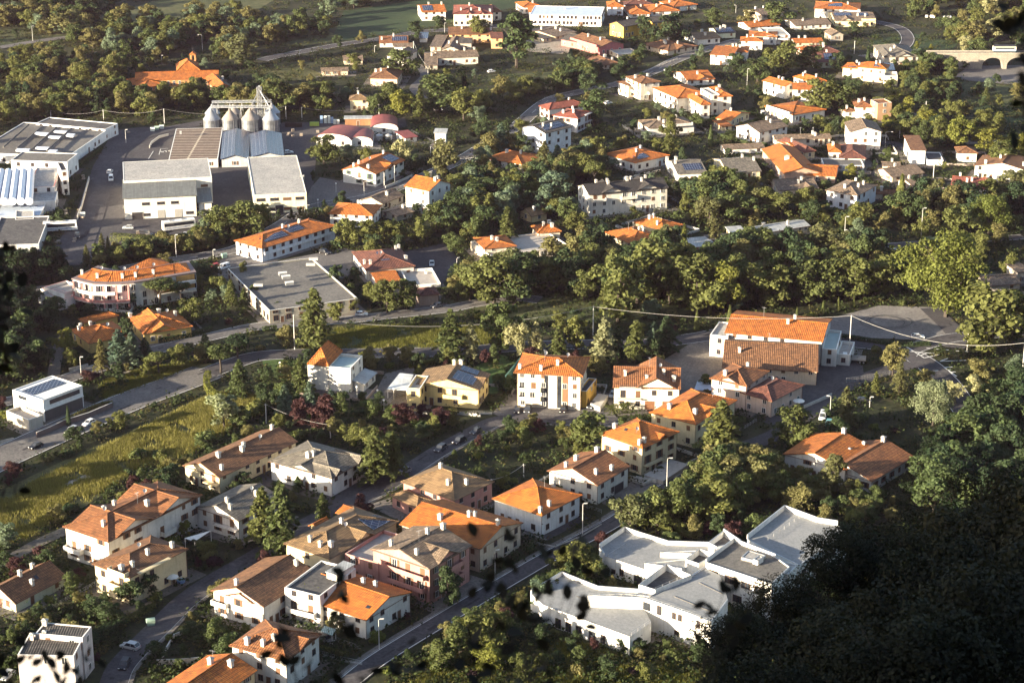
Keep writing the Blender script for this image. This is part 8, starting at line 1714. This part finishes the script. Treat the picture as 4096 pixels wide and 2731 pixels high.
sapling('taller sapling with loose dark leaves before the lower street', 21, [(1140, 1255), (1165, 1290), (1150, 1330), (1185, 1345), (1215, 1310), (1250, 1345), (1280, 1330), (1110, 1360), (1165, 1385), (1205, 1395), (1245, 1410), (1330, 1265), (1350, 1290), (1220, 1450), (1150, 1440), (1080, 1480)], .15, 8, .12)
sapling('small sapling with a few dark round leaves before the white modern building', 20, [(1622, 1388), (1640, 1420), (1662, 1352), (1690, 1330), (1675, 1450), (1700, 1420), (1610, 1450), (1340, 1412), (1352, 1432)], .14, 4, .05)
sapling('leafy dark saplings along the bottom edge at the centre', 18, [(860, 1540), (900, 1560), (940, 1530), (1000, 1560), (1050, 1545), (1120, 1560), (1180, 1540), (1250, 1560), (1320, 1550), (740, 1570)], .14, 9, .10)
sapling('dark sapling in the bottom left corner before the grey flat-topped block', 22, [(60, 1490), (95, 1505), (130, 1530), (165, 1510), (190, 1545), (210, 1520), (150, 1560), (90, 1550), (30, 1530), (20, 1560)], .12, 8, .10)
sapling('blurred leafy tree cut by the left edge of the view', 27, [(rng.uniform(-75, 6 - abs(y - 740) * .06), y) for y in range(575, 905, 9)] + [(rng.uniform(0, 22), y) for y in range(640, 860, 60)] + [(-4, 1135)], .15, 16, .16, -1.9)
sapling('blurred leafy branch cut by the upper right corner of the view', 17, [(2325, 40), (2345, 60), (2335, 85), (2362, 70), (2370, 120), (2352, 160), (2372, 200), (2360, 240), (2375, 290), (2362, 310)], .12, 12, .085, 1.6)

# ------------------------------------------------------------------ wording of the plant labels: which tree is which
def relation(p, q):
    dx, dy = p.x - q.x, p.y - q.y
    if abs(dx) > abs(dy) * .8: return 'left of' if dx < 0 else 'right of'
    return 'behind' if dy > 0 else 'in front of'
ORD = ['nearest', 'second nearest', 'third nearest', 'fourth nearest', 'fifth nearest', 'sixth nearest', 'seventh nearest', 'eighth nearest', 'ninth nearest', 'tenth nearest', 'eleventh nearest', 'twelfth nearest', 'thirteenth nearest', 'fourteenth nearest', 'fifteenth nearest']
sets = {}
for T in TREES:
    o, sort, tint, pos, h, over, grp = T
    if over:
        w = over.replace('broadleaf tree', KIND[sort][1]) if sort != 'r' else over
        tag(o, TONE[tint] + ' ' + w, 'tree', grp); continue
    sh, c = min(BINFO, key=lambda b: (b[1] - pos).xy.length)
    sets.setdefault((TONE[tint], KIND[sort][1], relation(pos, c), sh), []).append(((c - pos).xy.length, T))
for (tone, kn, rel_, sh), L in sets.items():
    L.sort(key=lambda a: a[0])
    for i, (d, T) in enumerate(L):
        sort = T[1]; adj = KIND[sort][3]; lb = '%s %s %s %s the %s' % (tone, adj, kn, rel_, sh) if len(L) == 1 else '%s %s %s the %s, %s to it' % (tone, kn, rel_, sh, ORD[min(i, 14)])
        tag(T[0], lb, KIND[sort][2], {'s': 'garden shrubs', 'k': 'cypresses', 'c': 'cedars and spruces', 'p': 'umbrella pines'}.get(sort, 'garden and street trees'))

# ------------------------------------------------------------------ light, air, camera
SUN_EL, SUN_AZ = R(11.5), math.atan2(-.866, -.5)      # low evening sun from the left, a little behind the lookout
w = bpy.data.worlds.new('World'); scene.world = w; w.use_nodes = True; nt = w.node_tree; bg = nt.nodes['Background']
sky = nt.nodes.new('ShaderNodeTexSky'); sky.sky_type = 'NISHITA'; sky.sun_disc = False; sky.sun_elevation = SUN_EL; sky.sun_rotation = SUN_AZ; sky.air_density = 1.0; sky.dust_density = 1.5; sky.ozone_density = 1.0
nt.links.new(sky.outputs[0], bg.inputs[0]); bg.inputs[1].default_value = SKY_S
sl = bpy.data.lights.new('sun', 'SUN'); sl.energy = SUN_S; sl.angle = R(.5); sl.color = (1.0, .845, .61)
so = bpy.data.objects.new('sun', sl); COL.objects.link(so)
d = Vector((.866 * math.cos(SUN_EL), .5 * math.cos(SUN_EL), -math.sin(SUN_EL))); so.rotation_euler = d.to_track_quat('-Z', 'Y').to_euler()
if HAZE:
    m = MB(); m.box((0, 3050, 179), (8300, 8100, 362)); hz = bpy.data.materials.new('haze'); hz.use_nodes = True; hn = hz.node_tree; hn.nodes.remove(hn.nodes['Principled BSDF'])
    pv = hn.nodes.new('ShaderNodeVolumePrincipled'); pv.inputs['Density'].default_value = HAZE; pv.inputs['Color'].default_value = (*HAZE_C, 1); pv.inputs['Anisotropy'].default_value = .2
    hn.links.new(pv.outputs[0], hn.nodes['Material Output'].inputs['Volume']); tag(m.build('haze', hz, uv=False), 'thin evening haze over the town', 'haze', kind='stuff')
cam = bpy.data.cameras.new('camera'); co = bpy.data.objects.new('camera', cam); COL.objects.link(co)
co.location = (0, 0, CAM_H); co.rotation_euler = (R(90) - PITCH, 0, 0); cam.sensor_width = 36; cam.lens = FOC / 4096 * 36; cam.clip_end = 12000; cam.clip_start = .1
cam.dof.use_dof = True; cam.dof.focus_distance = 640; cam.dof.aperture_fstop = 1.3
scene.camera = co
vs = scene.view_settings; vs.view_transform = 'Standard'; vs.look = 'None'; vs.gamma = 1; vs.exposure = EXPO
scene.cycles.max_bounces = 6; scene.cycles.diffuse_bounces = 3; scene.cycles.volume_bounces = 0; scene.cycles.caustics_reflective = False; scene.cycles.caustics_refractive = False
scene.cycles.use_denoising = DENOISE; scene.cycles.denoiser = 'OPENIMAGEDENOISE'; scene.cycles.denoising_input_passes = 'RGB_ALBEDO_NORMAL'; scene.cycles.denoising_prefilter = 'ACCURATE'
if os_dbg: print('OBJ', len(bpy.data.objects), 'trees', len(TREES))
